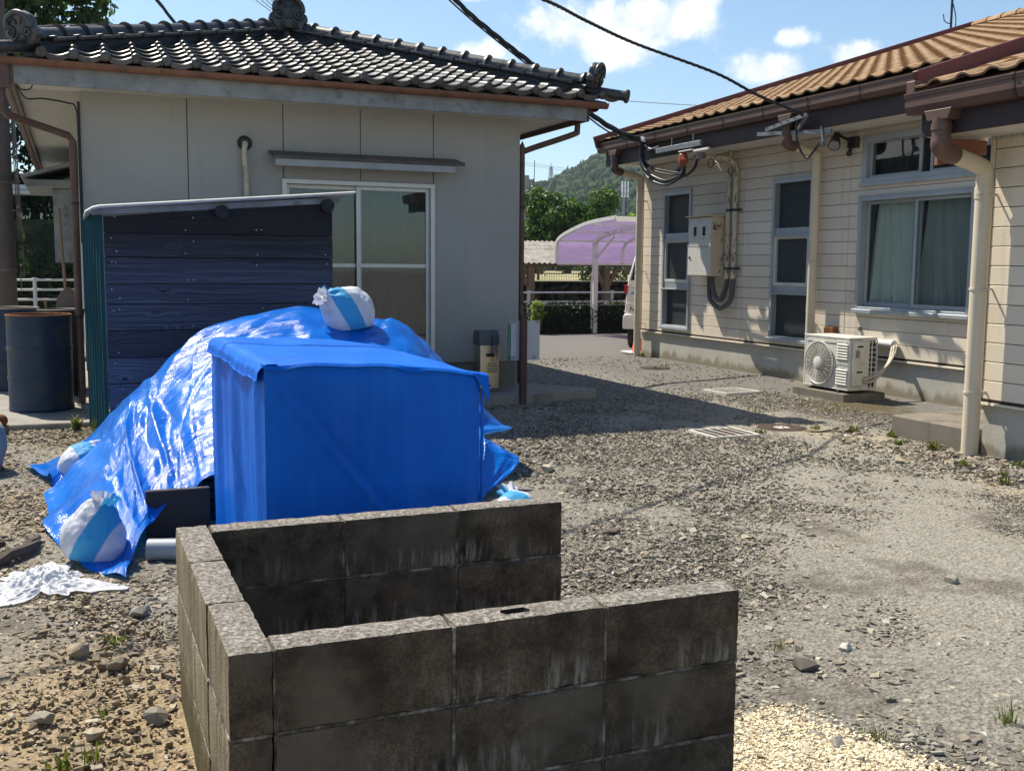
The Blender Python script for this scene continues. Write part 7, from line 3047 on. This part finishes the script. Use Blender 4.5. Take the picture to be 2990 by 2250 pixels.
tree('tall_tree', 'tall leafy tree rising behind the grey house roof', (-2.4, 29.8, 2.2), 3.4, 0.32, bl, 13000, 0.21, 'leaf_tall', 35, 10)
bl = [(c, (r[0], r[1], r[2])) for c, r in clumps((-0.7, 26.6, 3.6), (1.3, 0.8, 1.3), 18, 0.55, 12)]
tree('roadside_tree', 'dark glossy leaved tree above the guard rail', (-0.8, 26.8, 2.3), 0.8, 0.12, bl, 6000, 0.13, 'leaf_dark', 36, 6)
mb = MB()
mb.add([(-14, 23.0, -0.05), (2.5, 23.0, -0.05), (2.5, 24.6, 1.6), (-14, 24.6, 1.6), (2.5, 25.4, 2.35), (-14, 25.4, 2.35), (2.5, 40, 2.4), (-14, 40, 2.4)], [(0, 1, 2, 3), (3, 2, 4, 5), (5, 4, 6, 7)])
structure(mb.build('embankment', 'bank', fixn=False))
leaves('undergrowth', [((-3.2 + 0.45 * i, 23.7 + 0.25 * (i % 2), 0.75 + 0.35 * (i % 3)), (0.5, 0.35, 0.34)) for i in range(14)], 2600, 0.11, 'leaf_dark', None, 'stuff', seed=40)
gd = thing('guard_rail', 'white roadside guard rail on the bank under the dark tree', 'guard rail', (-2, 25.1, 2.3))
mb = MB()
mb.prism([(0.0, 2.84), (0.05, 2.87), (0.05, 2.92), (0.0, 2.95), (0.05, 2.98), (0.05, 3.03), (0.0, 3.06), (-0.012, 3.06), (-0.012, 2.84)], -8, 1.8, lambda a, b, h: Vector((h, 25.1 - a, b)))
mb.build('beam', 'white_paint', gd)
for x in (-5.5, -3.5, -1.5, 0.5):
    mb = MB()
    mb.cyl((x, 25.2, 2.2), (x, 25.2, 3.0), 0.06, 10)
    mb.build('post', 'white_paint', gd, smooth=50)
po = thing('utility_pole', 'brown grey utility pole standing beside the house with hanging vines', 'utility pole', (-0.98, 18.0, 0.0))
mb = MB()
mb.tube([(-0.98, 18.0, 0.0), (-0.955, 18.0, 9.5)], [0.175, 0.135], 18)
mb.build('shaft', 'pole', po, smooth=60)
for z in (1.28, 2.6):
    mb = MB()
    mb.cyl((-0.977, 18.0, z), (-0.977, 18.0, z + 0.035), 0.182, 18)
    mb.build('band', 'tin', po, smooth=40)
mb = MB()
mb.tube([(-0.72, 17.9, 1.2), (-0.78, 17.93, 4.4)], 0.010, 5)
mb.tube([(-0.69, 17.85, 1.2), (-0.76, 17.9, 4.4)], 0.010, 5)
mb.tube([(-0.745, 17.9, 1.0), (-0.80, 17.93, 4.4)], 0.008, 5)
vine = mb.build('guy_wires', 'tin', po)
leaves('vine_leaves', [((-0.70, 17.88, 1.38), (0.09, 0.08, 0.14)), ((-0.72, 17.88, 1.75), (0.06, 0.05, 0.16))], 90, 0.06, 'leaf_dark', po, seed=41)


def hills():
    r = np.random.default_rng(4)
    px = np.array([-900, -400, 0, 150, 230, 255, 263, 271, 276, 281, 286, 292, 300, 308, 318, 330, 360, 420, 520, 640, 800, 1200], float)
    ph = np.array([60, 48, 42, 50, 48, 48, 47, 47, 50, 52.5, 55, 57, 62, 65, 70, 75, 90, 112, 120, 95, 70, 60], float)

    def hh(x, y):
        s = x / np.maximum(y, 1) * 600.0
        ridge = np.interp(s, px, ph) * (0.5 + 0.5 * np.clip(y / 600.0, 0, 2))
        t = np.clip((y - 230) / 370.0, 0, 1)
        f = t * t * (3 - 2 * t)
        back = np.clip((y - 640) / 700, 0, 1)
        z = ridge * f * (1 - 0.8 * back)
        z = z + f * (1 - t) * 22 * np.sin(x / 38.0) * np.sin(y / 55.0 + x / 90.0)
        return z - 2.0 * (1 - f)
    xs = np.linspace(-900, 1300, 150)
    ys = np.linspace(215, 1500, 80)
    X, Y = np.meshgrid(xs, ys)
    Z = hh(X, Y)
    i = np.arange(X.size).reshape(X.shape)
    F = np.stack([i[:-1, :-1], i[:-1, 1:], i[1:, 1:], i[1:, :-1]], -1).reshape(-1, 4)
    me = fast_mesh('hills', np.stack([X, Y, Z], -1).reshape(-1, 3), F, 'forest', {'tint': ('POINT', r.random(X.size) * 0.4)}, smooth=True)
    structure(link(bpy.data.objects.new('hills', me)))
    # the wood on the near slopes
    bm = bmesh.new()
    bmesh.ops.create_icosphere(bm, subdivisions=2, radius=1.0)
    bv = np.array([v.co for v in bm.verts])
    bf = np.array([[v.index for v in f.verts] for f in bm.faces])
    bm.free()
    n = 5200
    y = r.uniform(255, 640, n)
    x = y / 600.0 * r.uniform(215, 420, n)
    z = hh(x, y)
    VV, FF, TT = [], [], []
    for k in range(n):
        con = r.random() < 0.32
        rad = r.uniform(1.7, 3.4) * (0.8 if con else 1.1)
        h = r.uniform(1.3, 1.9) if con else r.uniform(0.8, 1.05)
        p = bv.copy()
        jit = 1 + 0.20 * r.normal(size=len(bv))
        p = p * jit[:, None]
        if con:
            tt = (p[:, 2] + 1) / 2
            p[:, :2] *= (1.05 - 0.75 * tt)[:, None]
        p = p * np.array([rad, rad, rad * h]) + np.array([x[k], y[k], z[k] + rad * h * 0.55])
        VV.append(p)
        FF.append(bf + len(bv) * k)
        base = 0.12 if con else 0.55
        TT.append(np.full(len(bf), np.clip(base + r.normal() * 0.22, 0, 1)))
    me = fast_mesh('forest', np.concatenate(VV), np.concatenate(FF), 'forest', {'tint': ('FACE', np.concatenate(TT))}, smooth=True)
    o = link(bpy.data.objects.new('forest', me))
    o['kind'] = 'stuff'


hills()

# pylon, masts and far poles
py = thing('power_pylon', 'lattice power pylon standing on the wooded hill crest', 'pylon', (273, 600, 51))
mb = MB()
for sx in (-1, 1):
    for sy in (-1, 1):
        mb.bar((273 + sx * 1.9, 600 + sy * 1.9, 48), (273 + sx * 0.45, 600 + sy * 0.45, 62.0), 0.28, 0.28)
for k in range(8):
    z0, z1 = 50 + k * 1.5, 51.5 + k * 1.5
    w0, w1 = 1.8 - k * 0.17, 1.63 - k * 0.17
    for sy in (-1, 1):
        mb.bar((273 - w0, 600 + sy * w0, z0), (273 + w1, 600 + sy * w1, z1), 0.16, 0.16)
        mb.bar((273 + w0, 600 + sy * w0, z0), (273 - w1, 600 + sy * w1, z1), 0.16, 0.16)
mb.bar((273, 600, 62), (273, 600, 64.6), 0.3, 0.3)
mb.build('lattice', 'far_grey', py)
for z, w in ((58.5, 1.5), (60.3, 1.7), (62.0, 1.4)):
    mb = MB()
    mb.bar((273 - w, 600, z), (273 + w, 600, z), 0.3, 0.3)
    mb.build('cross_arm', 'far_grey', py)
pl = thing('lightning_mast', 'slender dark mast with clamps in front of the wooded hill', 'mast', (26.2, 60, 0))
mb = MB()
mb.cyl((26.14, 60, 0.0), (26.17, 60, 6.1), 0.07, 8)
mb.cyl((26.17, 60, 6.0), (26.2, 60, 7.85), 0.022, 6)
mb.build('shaft', 'black_plastic', pl)
mb = MB()
for z in (4.6, 4.95):
    mb.box(26.0, 26.45, 59.95, 60.05, z, z + 0.09)
mb.build('bracket', 'black_plastic', pl)
fp = thing('concrete_pole', 'pale far utility pole at the house corner edge', 'utility pole', (21.45, 50, 0))
mb = MB()
mb.cyl((21.42, 50, 0), (21.40, 50, 6.0), 0.13, 10)
mb.build('shaft', 'far_grey', fp, smooth=50)
for z in (4.4, 5.2):
    mb = MB()
    mb.box(21.0, 21.9, 49.95, 50.05, z, z + 0.08)
    mb.build('cross_arm', 'far_grey', fp)
ce = thing('cell_antenna', 'white three panel mobile phone antenna above the tree', 'antenna', (64.8, 120, 3))
mb = MB()
mb.cyl((64.8, 120, 0), (64.8, 120, 12.0), 0.16, 8)
mb.build('pole', 'far_grey', ce)
for dx in (-0.42, 0.0, 0.42):
    mb = MB()
    mb.box(64.8 + dx - 0.06, 64.8 + dx + 0.06, 119.6, 119.8, 10.2, 12.2)
    mb.bar((64.8 + dx, 119.8, 11.0), (64.8, 120, 11.0), 0.1, 0.1)
    mb.build('panel', 'far_white', ce)


# ================================================================== overhead wires
def wire(name, pts, r, label, cat, matn='black_cable', group=None, k=10, twist=0.0):
    mb = MB()
    P = smoothpath(pts, k)
    if twist:
        for s in (0, 2.09, 4.19):
            Q = []
            acc = 0.0
            for i, p in enumerate(P):
                if i:
                    acc += (P[i] - P[i - 1]).length
                a = acc * twist + s
                Q.append(p + Vector((0, math.cos(a), math.sin(a))) * r * 0.75)
            mb.tube(Q, r * 0.72, 6)
    else:
        mb.tube(P, r, 7)
    o_ = mb.build(name, matn, smooth=60)
    tag(o_, label, cat, group)
    return o_


wire('service_cable', [(-2.0, 16.9, 13.6), (1.6, 15.7, 8.95), (4.1, 14.9, 6.25), (5.13, 14.6, 5.15), (5.68, 14.42, 4.67), (6.29, 14.22, 4.20), (6.99, 14.03, 3.63), (7.45, 13.92, 3.36), (7.75, 13.86, 3.275)], 0.030, 'thick black service cable coming over the house roof to the bracket', 'power cable', twist=9.0, k=14)
wire('service_cable', [(-1.9, 16.7, 13.2), (1.6, 15.5, 8.7), (4.1, 14.75, 6.02), (5.13, 14.5, 5.02), (6.29, 14.1, 4.08), (6.99, 13.95, 3.52), (7.40, 13.9, 3.30), (7.72, 13.80, 3.235)], 0.012, 'thinner cable hanging just below the thick service cable', 'power cable')
wire('telephone_cable', [(-6.0, 5.6, 4.9), (0.0, 7.2, 4.15), (3.0, 8.55, 3.845), (4.0, 9.02, 3.815), (4.7, 9.55, 3.80), (5.5, 10.0, 3.735), (6.6, 10.18, 3.55), (7.2, 10.24, 3.365), (7.70, 10.04, 3.15)], 0.0125, 'twisted black cable crossing the sky to the triangular bracket', 'telephone cable', twist=24.0, k=40)
wire('sky_wire', [(9.9, 20.0, 4.88), (11.4, 20.0, 4.875), (13.2, 20.0, 4.91), (16, 20, 5.0)], 0.007, 'single thin wire between the two roofs', 'wire', 'far_grey')
WLAB = ('lowest of the four parallel wires over the house ridge', 'second lowest of the four parallel wires over the house ridge', 'second highest of the four parallel wires over the house ridge', 'highest of the four parallel wires over the house ridge')
for i, (x0, x1) in enumerate(((3.30, 4.22), (3.47, 4.30), (3.60, 4.40), (3.75, 4.48))):
    wire('sky_wire', [(x0 - 2.0, 24.0, 9.4), (x0, 24, 7.52), (x1 + 0.3, 24, 6.65), (x1 + 2, 24, 5.4)], 0.009, WLAB[i], 'wire', 'far_grey', 'parallel wires over the house ridge')
wire('drop_wire', [(1.0, 24, 7.75), (1.76, 24.0, 6.95), (2.0, 24.0, 6.66), (2.25, 24.0, 6.35), (2.6, 24, 6.0)], 0.032, 'short thick wire dropping behind the hip ridge', 'wire', twist=6.0)
wire('sky_wire', [(-6, 24, 5.85), (-1.18, 24.0, 6.10), (0.08, 24.0, 6.23), (2.09, 24.0, 6.42), (4, 24, 6.55)], 0.012, 'pale level wire in front of the tall tree', 'wire', 'far_grey')
for i, (za, zb) in enumerate(((5.0, 3.3), (4.8, 3.15))):
    wire('blue_wire', [(21.4, 50, za - 0.5), (23, 50.2, (za + zb) / 2 - 0.45), (25.5, 50.4, zb - 0.1)], 0.025, ('upper', 'lower')[i] + ' pale blue cable slanting down from the far pole', 'wire', 'ink_blue', 'pale blue cables on the far pole')
for i, z in enumerate((66.2, 64.6)):
    wire('transmission_line', [(150, 590, z + 6), (215, 595, z + 1.5), (273, 600, z - 3.8 + i * 0.3), (330, 610, z - 6.5), (380, 620, z - 6)], 0.10, ('upper', 'lower')[i] + ' faint transmission line strung from the pylon', 'wire', 'far_grey', 'transmission lines over the hill')


# ================================================================== gravel: many angular chips, some of them named one by one
def blocked(x, y):
    b = (x > 0.26) & (x < 0.385) & (y > 2.25) & (y < 3.49)
    b |= (x > 0.26) & (x < 1.60) & (((y > 2.25) & (y < 2.375)) | ((y > 3.36) & (y < 3.49)))
    b |= (x > 0.63) & (x < 1.52) & (y > 3.97) & (y < 5.55)
    b |= (x > 0.55) & (x < 2.3) & (y > 6.0) & (y < 8.2)
    b |= (x > 0.2) & (x < 1.93) & (y > 8.3)
    b |= (y > 9.99) & (x > 0.1) & (x < 4.6)
    b |= (y > 10.0 + np.clip((x - 4.3) * 0.26, 0, 1)) & (x < 5.2) & (x > 0.1)
    b |= (y > 9.78) & (x < 0.14)
    b |= (x > 6.41) & (y < 7.03)
    b |= (x > 8.45) | ((x > 6.40) & (y < 6.2))
    b |= (np.hypot(x - 5.80, y - 7.705) < 0.23) | (np.hypot(x - 7.58, y - 13.02) < 0.22) | (np.hypot(x - 7.66, y - 10.66) < 0.26)
    b |= (np.abs(x - 5.134) < 0.235) & (np.abs(y - 7.62) < 0.225)
    b |= (np.abs(x - 6.94) < 0.27) & (np.abs(y - 10.17) < 0.24)
    b |= (x > 7.58) & (x < 8.18) & (y > 9.02) & (y < 9.95)
    return b


def fbm(x, y, f, seed):
    q = np.random.default_rng(seed)
    v = np.zeros_like(x)
    a = 1.0
    for o_ in range(4):
        for k in range(3):
            an = q.uniform(0, 6.28)
            v += a * np.sin(f * (x * np.cos(an) + y * np.sin(an)) + q.uniform(0, 6.28) + 1.3 * np.sin(f * 0.7 * (y * np.cos(an) - x * np.sin(an)) + k))
        f *= 2.1
        a *= 0.55
    return v / 4.0


def visible_xy(x, y, m=0.03):
    P = np.stack([x, y, np.full_like(x, -CAMH)], -1)
    d = P @ np.array(fw)
    sx = P @ np.array(rt) / d
    sy = P @ np.array(up) / d
    h = 0.5 * 36 / cam_d.lens
    return (d > 0.2) & (np.abs(sx) < h + m * 4) & (np.abs(sy) < h * 0.753 + m * 2)


CUBE = np.array([[sx, sy, sz] for sz in (-1, 1) for sy in (-1, 1) for sx in (-1, 1)], float)
CF = np.array([[0, 2, 3, 1], [4, 5, 7, 6], [0, 1, 5, 4], [2, 6, 7, 3], [0, 4, 6, 2], [1, 3, 7, 5]])


def chips(x, y, size, flat, seed, warm, tmul=1.0, tadd=0.0, z0=0.0):
    """numpy batch of angular stone chips -> V, F, tint, warm"""
    q = np.random.default_rng(seed)
    n = len(x)
    P = np.repeat(CUBE[None], n, 0)
    P = P * (1 + q.uniform(-0.42, 0.30, (n, 8, 3)))
    # taper one end so they are wedges, not bricks
    tp = q.uniform(0.25, 1.0, (n, 1))
    P[:, :, 1] *= np.where(P[:, :, 0] > 0, tp, 1.0)
    P *= np.stack([size * q.uniform(0.7, 1.3, n), size * q.uniform(0.45, 0.95, n), size * flat * q.uniform(0.5, 1.5, n)], -1)[:, None, :] * 0.5
    a = q.uniform(0, 6.283, n)
    tl = q.normal(0, 0.22, (n, 2))
    c, s = np.cos(a)[:, None], np.sin(a)[:, None]
    X = P[..., 0] * c - P[..., 1] * s
    Y = P[..., 0] * s + P[..., 1] * c
    Z = P[..., 2] + X * tl[:, :1] + Y * tl[:, 1:]
    V = np.stack([X + x[:, None], Y + y[:, None], Z + (z0 + size * flat * 0.22)[:, None]], -1)
    F = (np.arange(n) * 8)[:, None, None] + CF[None]
    tint = np.clip((q.beta(2.0, 2.2, n)) * tmul + tadd, 0, 1)
    return V.reshape(-1, 3), F.reshape(-1, 4), np.repeat(tint, 6), np.repeat(warm, 6)


def gravel():
    q = np.random.default_rng(77)
    out = []

    def scatter(n, x0, x1, y0, y1, smin, smax, flat, dens, seed, pw=2.2, warmf=None, tmul=1.0, tadd=0.0):
        x = q.uniform(x0, x1, n)
        y = q.uniform(y0, y1, n)
        k = visible_xy(x, y) & ~blocked(x, y)
        k &= q.random(n) < dens(x, y)
        x, y = x[k], y[k]
        size = smin + (smax - smin) * q.random(len(x)) ** pw
        w = np.clip((warmf(x, y) if warmf is not None else np.zeros(len(x))) + q.normal(0, 0.22, len(x)), 0, 1)
        out.append(chips(x, y, size, flat, seed, w, tmul, tadd, np.zeros(len(x))))
    left = lambda x, y: np.clip((0.55 - x) / 0.5, 0, 1)
    warm = lambda x, y: 0.20 + 0.55 * left(x, y) + 0.12 * fbm(x, y, 1.2, 2)

    def coarse(x, y):
        drive = np.clip((x - 0.16 * y - 1.75) / 1.2, 0, 1)
        d = 1.0 - 0.80 * drive
        near = 1.25 * np.exp(-((x - 2.3) ** 2) / 0.75 - ((y - 3.1) ** 2) / 2.2)
        d = np.maximum(d, near)
        d = d + 0.28 * fbm(x, y, 1.5, 9)
        dirt = np.clip((0.55 - x) / 0.3, 0, 1) * np.clip((4.7 - y) / 0.6, 0, 1)
        return np.clip(d, 0.05, 1) * (1 - 0.78 * dirt)
    fine = lambda x, y: np.clip(0.75 + 0.3 * fbm(x, y, 2.0, 12), 0.2, 1) * (1 - 0.62 * np.clip((0.55 - x) / 0.3, 0, 1) * np.clip((4.7 - y) / 0.6, 0, 1))
    scatter(70000, -1.2, 5.4, 1.7, 9.9, 0.011, 0.040, 0.32, coarse, 1, 2.6, warm)
    scatter(120000, -1.0, 5.6, 1.7, 5.2, 0.006, 0.017, 0.5, fine, 2, 1.6, warm)
    scatter(80000, -1.2, 7.4, 4.8, 10.2, 0.010, 0.026, 0.45, fine, 3, 1.6, warm)
    wallside = lambda x, y: np.clip(1.1 - np.abs(x - 6.15) / 0.42, 0, 1) * np.clip((7.6 - y) / 0.8, 0, 1)
    scatter(9000, 5.6, 6.6, 4.2, 7.6, 0.016, 0.055, 0.45, wallside, 4, 1.8, lambda x, y: 0.25 + 0 * x)
    drv = lambda x, y: np.clip(0.5 + 0.5 * fbm(x, y, 1.4, 15), 0.05, 1) * 0.6
    scatter(16000, 4.0, 8.4, 9.0, 15.0, 0.012, 0.030, 0.4, drv, 5, 2.0, lambda x, y: 0.2 + 0 * x)
    V, F, T, W, b = [], [], [], [], 0
    for v, f, t, w in out:
        V.append(v)
        F.append(f + b)
        T.append(t)
        W.append(w)
        b += len(v)
    me = fast_mesh('gravel', np.concatenate(V), np.concatenate(F), 'stone', {'tint': ('FACE', np.concatenate(T)), 'warm': ('FACE', np.concatenate(W))})
    o_ = link(bpy.data.objects.new('gravel', me))
    o_['kind'] = 'stuff'
    # spilled pale chippings by the end of the bin
    n = 26000
    x = q.uniform(1.55, 2.55, n)
    y = q.uniform(1.9, 2.85, n)
    wb = 0.07 * fbm(x, y, 5.0, 31)
    k = (x < 2.25 - 0.36 * (y - 2.19) + wb + 0.035 * q.normal(size=n)) & (y < 2.71 + wb + 0.02 * q.normal(size=n)) & (x > 1.62) & ~((x < 1.78) & (y < 2.22 + 0.1 * q.normal(size=n)))
    k &= visible_xy(x, y)
    x, y = x[k], y[k]
    z = np.zeros(len(x)) + 0.004
    v, f, t, w = chips(x, y, 0.005 + 0.008 * q.random(len(x)), 0.7, 8, np.full(len(x), 0.35), 0.22, 0.80, z)
    me = fast_mesh('pale_chippings', v, f, 'pale_chip', {'tint': ('FACE', t), 'warm': ('FACE', w)})
    o_ = link(bpy.data.objects.new('pale_chippings', me))
    o_['kind'] = 'stuff'
    # clods, leaf litter and bark crumbs on the dirt side
    n = 5000
    x = q.uniform(-0.9, 0.27, n)
    y = q.uniform(1.8, 5.6, n)
    k = visible_xy(x, y) & ~blocked(x, y) & (q.random(n) < np.clip(0.5 + 0.6 * fbm(x, y, 2.5, 41), 0.05, 1))
    x, y = x[k], y[k]
    v, f, t, w = chips(x, y, 0.006 + 0.022 * q.random(len(x)) ** 2, 0.75, 9, np.full(len(x), 0.95), 0.5, 0.12, np.zeros(len(x)))
    me = fast_mesh('dirt_crumbs', v, f, 'stone', {'tint': ('FACE', t), 'warm': ('FACE', w)})
    o_ = link(bpy.data.objects.new('dirt_crumbs', me))
    o_['kind'] = 'stuff'


def m_pale(g):
    t = g.attr('tint')
    c = g.ramp(t, [(0.7, (0.42, 0.33, 0.20)), (0.9, (0.68, 0.58, 0.40)), (1.0, (0.80, 0.72, 0.55))])
    return g.bsdf(c, 0.85, 0, None, 0.25)


mat('pale_chip', m_pale)
gravel()

# single stones that stand out
STONES = [  # x, y, size, warm, tint, label
    (2.035, 3.36, 0.085, 0.05, 0.40, 'pointed blue grey stone standing in the gravel beyond the bin end'),
    (2.11, 3.33, 0.05, 0.05, 0.30, 'small blue grey stone touching the pointed grey stone'),
    (2.07, 2.42, 0.055, 0.0, 0.50, 'flat grey slate lying on the pale chippings'),
    (3.63, 3.55, 0.075, 0.25, 0.75, 'pale upright stone alone on the fine drive'),
    (2.36, 2.95, 0.085, 0.1, 0.12, 'dark round stone in the damp gravel patch'),
    (2.62, 3.05, 0.06, 0.05, 0.95, 'nearly white flat stone beside the damp gravel patch'),
    (2.62, 4.9, 0.075, 0.4, 0.10, 'broken dark clod in the middle of the gravel'),
    (-0.03, 4.02, 0.09, 0.95, 0.55, 'orange brown flat stone on the dirt'),
    (0.09, 3.84, 0.085, 0.5, 0.40, 'thick brown stone below the orange flat stone'),
    (0.005, 3.28, 0.065, 0.7, 0.72, 'angular tan stone standing up in the dirt'),
    (0.262, 2.46, 0.045, 0.0, 0.30, 'small dark grey stone at the foot of the block bin'),
    (0.105, 2.60, 0.055, 0.5, 0.85, 'rounded pale stone on the bare dirt near the bin'),
    (0.165, 2.58, 0.075, 0.55, 0.80, 'broad pale stone lying next to the rounded pale stone'),
    (0.14, 2.30, 0.080, 0.1, 0.32, 'half buried grey stone with a weed beside it'),
    (0.19, 3.34, 0.085, 0.15, 0.38, 'split grey slate on the dirt near the bin flank'),
    (0.05, 2.80, 0.055, 0.8, 0.45, 'three cornered brown clod on the bare dirt'),
    (-0.14, 3.45, 0.075, 0.2, 0.60, 'grey round stone near the dirt weeds'),
    (0.20, 4.40, 0.085, 0.1, 0.55, 'grey split stone in the dark chippings by the bin corner'),
    (5.62, 6.02, 0.085, 0.9, 0.70, 'large tan stone by the doorstep block weeds'),
    (5.05, 5.45, 0.05, 0.1, 0.15, 'small dark stone on the edge of the drive'),
    (3.0, 6.6, 0.11, 0.3, 0.9, 'long pale slab of stone in the gravel near the fitted cover'),
    (2.55, 6.6, 0.10, 0.5, 0.15, 'dark stone near the damp line in the gravel'),
    (1.82, 3.6, 0.10, 0.3, 0.25, 'dark stone at the rear wall end of the bin'),
    (2.0, 3.05, 0.09, 0.7, 0.85, 'large pale tan chip near the bin end'),
]
for i, (x, y, s, w, t, lab) in enumerate(STONES):
    bm = bmesh.new()
    rr = random.Random(i + 50)
    for k in range(16):
        v = Vector((rr.gauss(0, 1), rr.gauss(0, 1), rr.gauss(0, 1))).normalized()
        bm.verts.new((v.x * s * 0.62, v.y * s * 0.45, v.z * s * (0.5 if 'upright' in lab or 'pointed' in lab else 0.32)))
    bmesh.ops.convex_hull(bm, input=bm.verts)
    bmesh.ops.delete(bm, geom=[v for v in bm.verts if not v.link_faces], context='VERTS')
    me = bpy.data.meshes.new('stone')
    bm.to_mesh(me)
    bm.free()
    me.materials.append(M['stone'])
    for nm, val in (('tint', t), ('warm', w)):
        at = me.attributes.new(nm, 'FLOAT', 'FACE')
        at.data.foreach_set('value', [val] * len(me.polygons))
    o_ = link(bpy.data.objects.new('stone', me))
    o_.location = (x, y, s * 0.22)
    o_.rotation_euler = (0, 0, rr.uniform(0, 6.28))
    tag(o_, lab, 'stone', 'single stones lying about the yard')


# weeds: small tufts of blades and leaves
def weed(x, y, h, n, kind, label, seed):
    q = random.Random(seed)
    t = thing('weed', label, 'weed', (x, y, 0), 'weeds in the yard')
    V, F = [], []
    for i in range(int(n * 1.6)):
        a = q.uniform(0, 6.283)
        bx, by = x + q.gauss(0, 0.018), y + q.gauss(0, 0.018)
        L = h * q.uniform(0.5, 1.1)
        lean_ = q.uniform(0.15, 0.7)
        d = Vector((math.cos(a), math.sin(a), 0))
        sd = Vector((-d.y, d.x, 0))
        w = (0.0028 if kind == 'blade' else 0.0075) * (0.7 + h * 3)
        b = len(V)
        for k in range(5):
            tt = k / 4
            p = Vector((bx, by, 0)) + d * (lean_ * L * tt * tt) + Vector((0, 0, L * tt * (1 - 0.25 * tt * lean_)))
            ww = w * ((1 - tt) if kind == 'blade' else math.sin(math.pi * min(1, 0.12 + tt * 0.88)))
            V += [tuple(p - sd * ww), tuple(p + sd * ww)]
        F += [(b + 2 * k, b + 2 * k + 1, b + 2 * k + 3, b + 2 * k + 2) for k in range(4)]
    off = worg(t)
    me = fast_mesh('leaf_tuft', np.array(V) - np.array(off), np.array(F), 'leaf_weed', {'tint': ('FACE', [q.random() for _ in F])})
    link(bpy.data.objects.new('leaf_tuft', me), t)


WEEDS = [(-0.005, 3.13, 0.075, 16, 'blade', 'tufted pale weed in the middle of the bare dirt'), (-0.08, 3.10, 0.06, 10, 'leaf', 'small leafy weed beside the tufted pale weed'),
         (-0.12, 2.98, 0.05, 9, 'blade', 'thin sprouts in front of the leafy dirt weed'), (0.16, 2.83, 0.05, 9, 'leaf', 'yellowing weed close to the bin flank'),
         (0.09, 4.12, 0.04, 10, 'leaf', 'low weed among stones behind the bare dirt'), (0.235, 2.62, 0.05, 8, 'leaf', 'pale sprout at the foot of the bin flank'),
         (0.15, 2.30, 0.07, 14, 'blade', 'weed beside the half buried grey stone'), (0.04, 3.45, 0.05, 7, 'blade', 'single stem sprouts near the split grey slate'),
         (-0.02, 9.66, 0.16, 18, 'leaf', 'broad leaved weed against the pavement edge'), (0.14, 9.1, 0.20, 22, 'leaf', 'tallest leafy weed at the teal shed flank'), (0.10, 8.7, 0.14, 22, 'leaf', 'lower leafy weed in front of the tallest shed weed'),
         (2.21, 2.42, 0.06, 16, 'blade', 'weed tuft on the edge of the pale chippings'), (2.66, 2.34, 0.09, 20, 'blade', 'green tuft in the corner of the gravel yard'),
         (1.80, 2.62, 0.05, 10, 'leaf', 'brown green seedlings on the pale chippings'), (2.4, 3.15, 0.05, 12, 'blade', 'sparse grass in the coarse damp gravel'),
         (6.33, 6.92, 0.09, 20, 'leaf', 'weed at the far corner of the doorstep block'), (6.12, 6.60, 0.08, 22, 'leaf', 'weed clump in front of the doorstep block'),
         (6.22, 6.34, 0.10, 22, 'leaf', 'weed clump at the doorstep end beside the near downpipe'), (6.25, 7.3, 0.07, 22, 'leaf', 'weed beyond the doorstep block corner'), (6.05, 7.55, 0.06, 20, 'leaf', 'low weed where the drive meets the wall gravel'),
         (5.95, 5.75, 0.06, 20, 'leaf', 'spreading weed in the wall gravel past the downpipe'), (6.28, 5.55, 0.07, 16, 'leaf', 'weed against the wing foundation'), (5.7, 5.15, 0.06, 18, 'leaf', 'weed at the picture edge on the drive verge'), (5.9, 5.35, 0.05, 18, 'leaf', 'mossy weed between the drive and the wing foundation'),
         (4.1, 9.55, 0.07, 20, 'blade', 'grass by the notice board post'), (4.5, 9.75, 0.07, 20, 'blade', 'grass at the apron edge right of the notice board'), (3.55, 9.6, 0.08, 22, 'blade', 'grass growing in the shade of the apron edge'),
         (3.35, 8.55, 0.10, 5, 'blade', 'dry straw stalk in the shaded gravel'), (5.45, 7.56, 0.05, 12, 'leaf', 'dry weed between grate and manhole cover'), (7.5, 12.85, 0.06, 12, 'leaf', 'weed beside the plain rusty cover'), (8.36, 14.75, 0.10, 12, 'leaf', 'weed at the foot of the far downpipe')]
for i, wd in enumerate(WEEDS):
    weed(*wd, seed=200 + i)


# ------------------------------------------------------------------ the air over the valley: far slopes pale into blue
hm = bpy.data.materials.new('haze')
hm.use_nodes = True
hm.node_tree.nodes.clear()
hg_ = G(hm.node_tree)
ho = hg_.new('ShaderNodeOutputMaterial')
hv = hg_.new('ShaderNodeVolumePrincipled')
hv.inputs['Color'].default_value = (0.72, 0.86, 1.0, 1)
hv.inputs['Density'].default_value = 0.00018
hv.inputs['Anisotropy'].default_value = 0.2
hg_.l.new(hv.outputs[0], ho.inputs['Volume'])
M['haze'] = hm
mb = MB()
mb.box(-3100, 3100, -300, 4100, -3.0, 190)
hz = mb.build('haze', 'haze')
hz['kind'] = 'stuff'
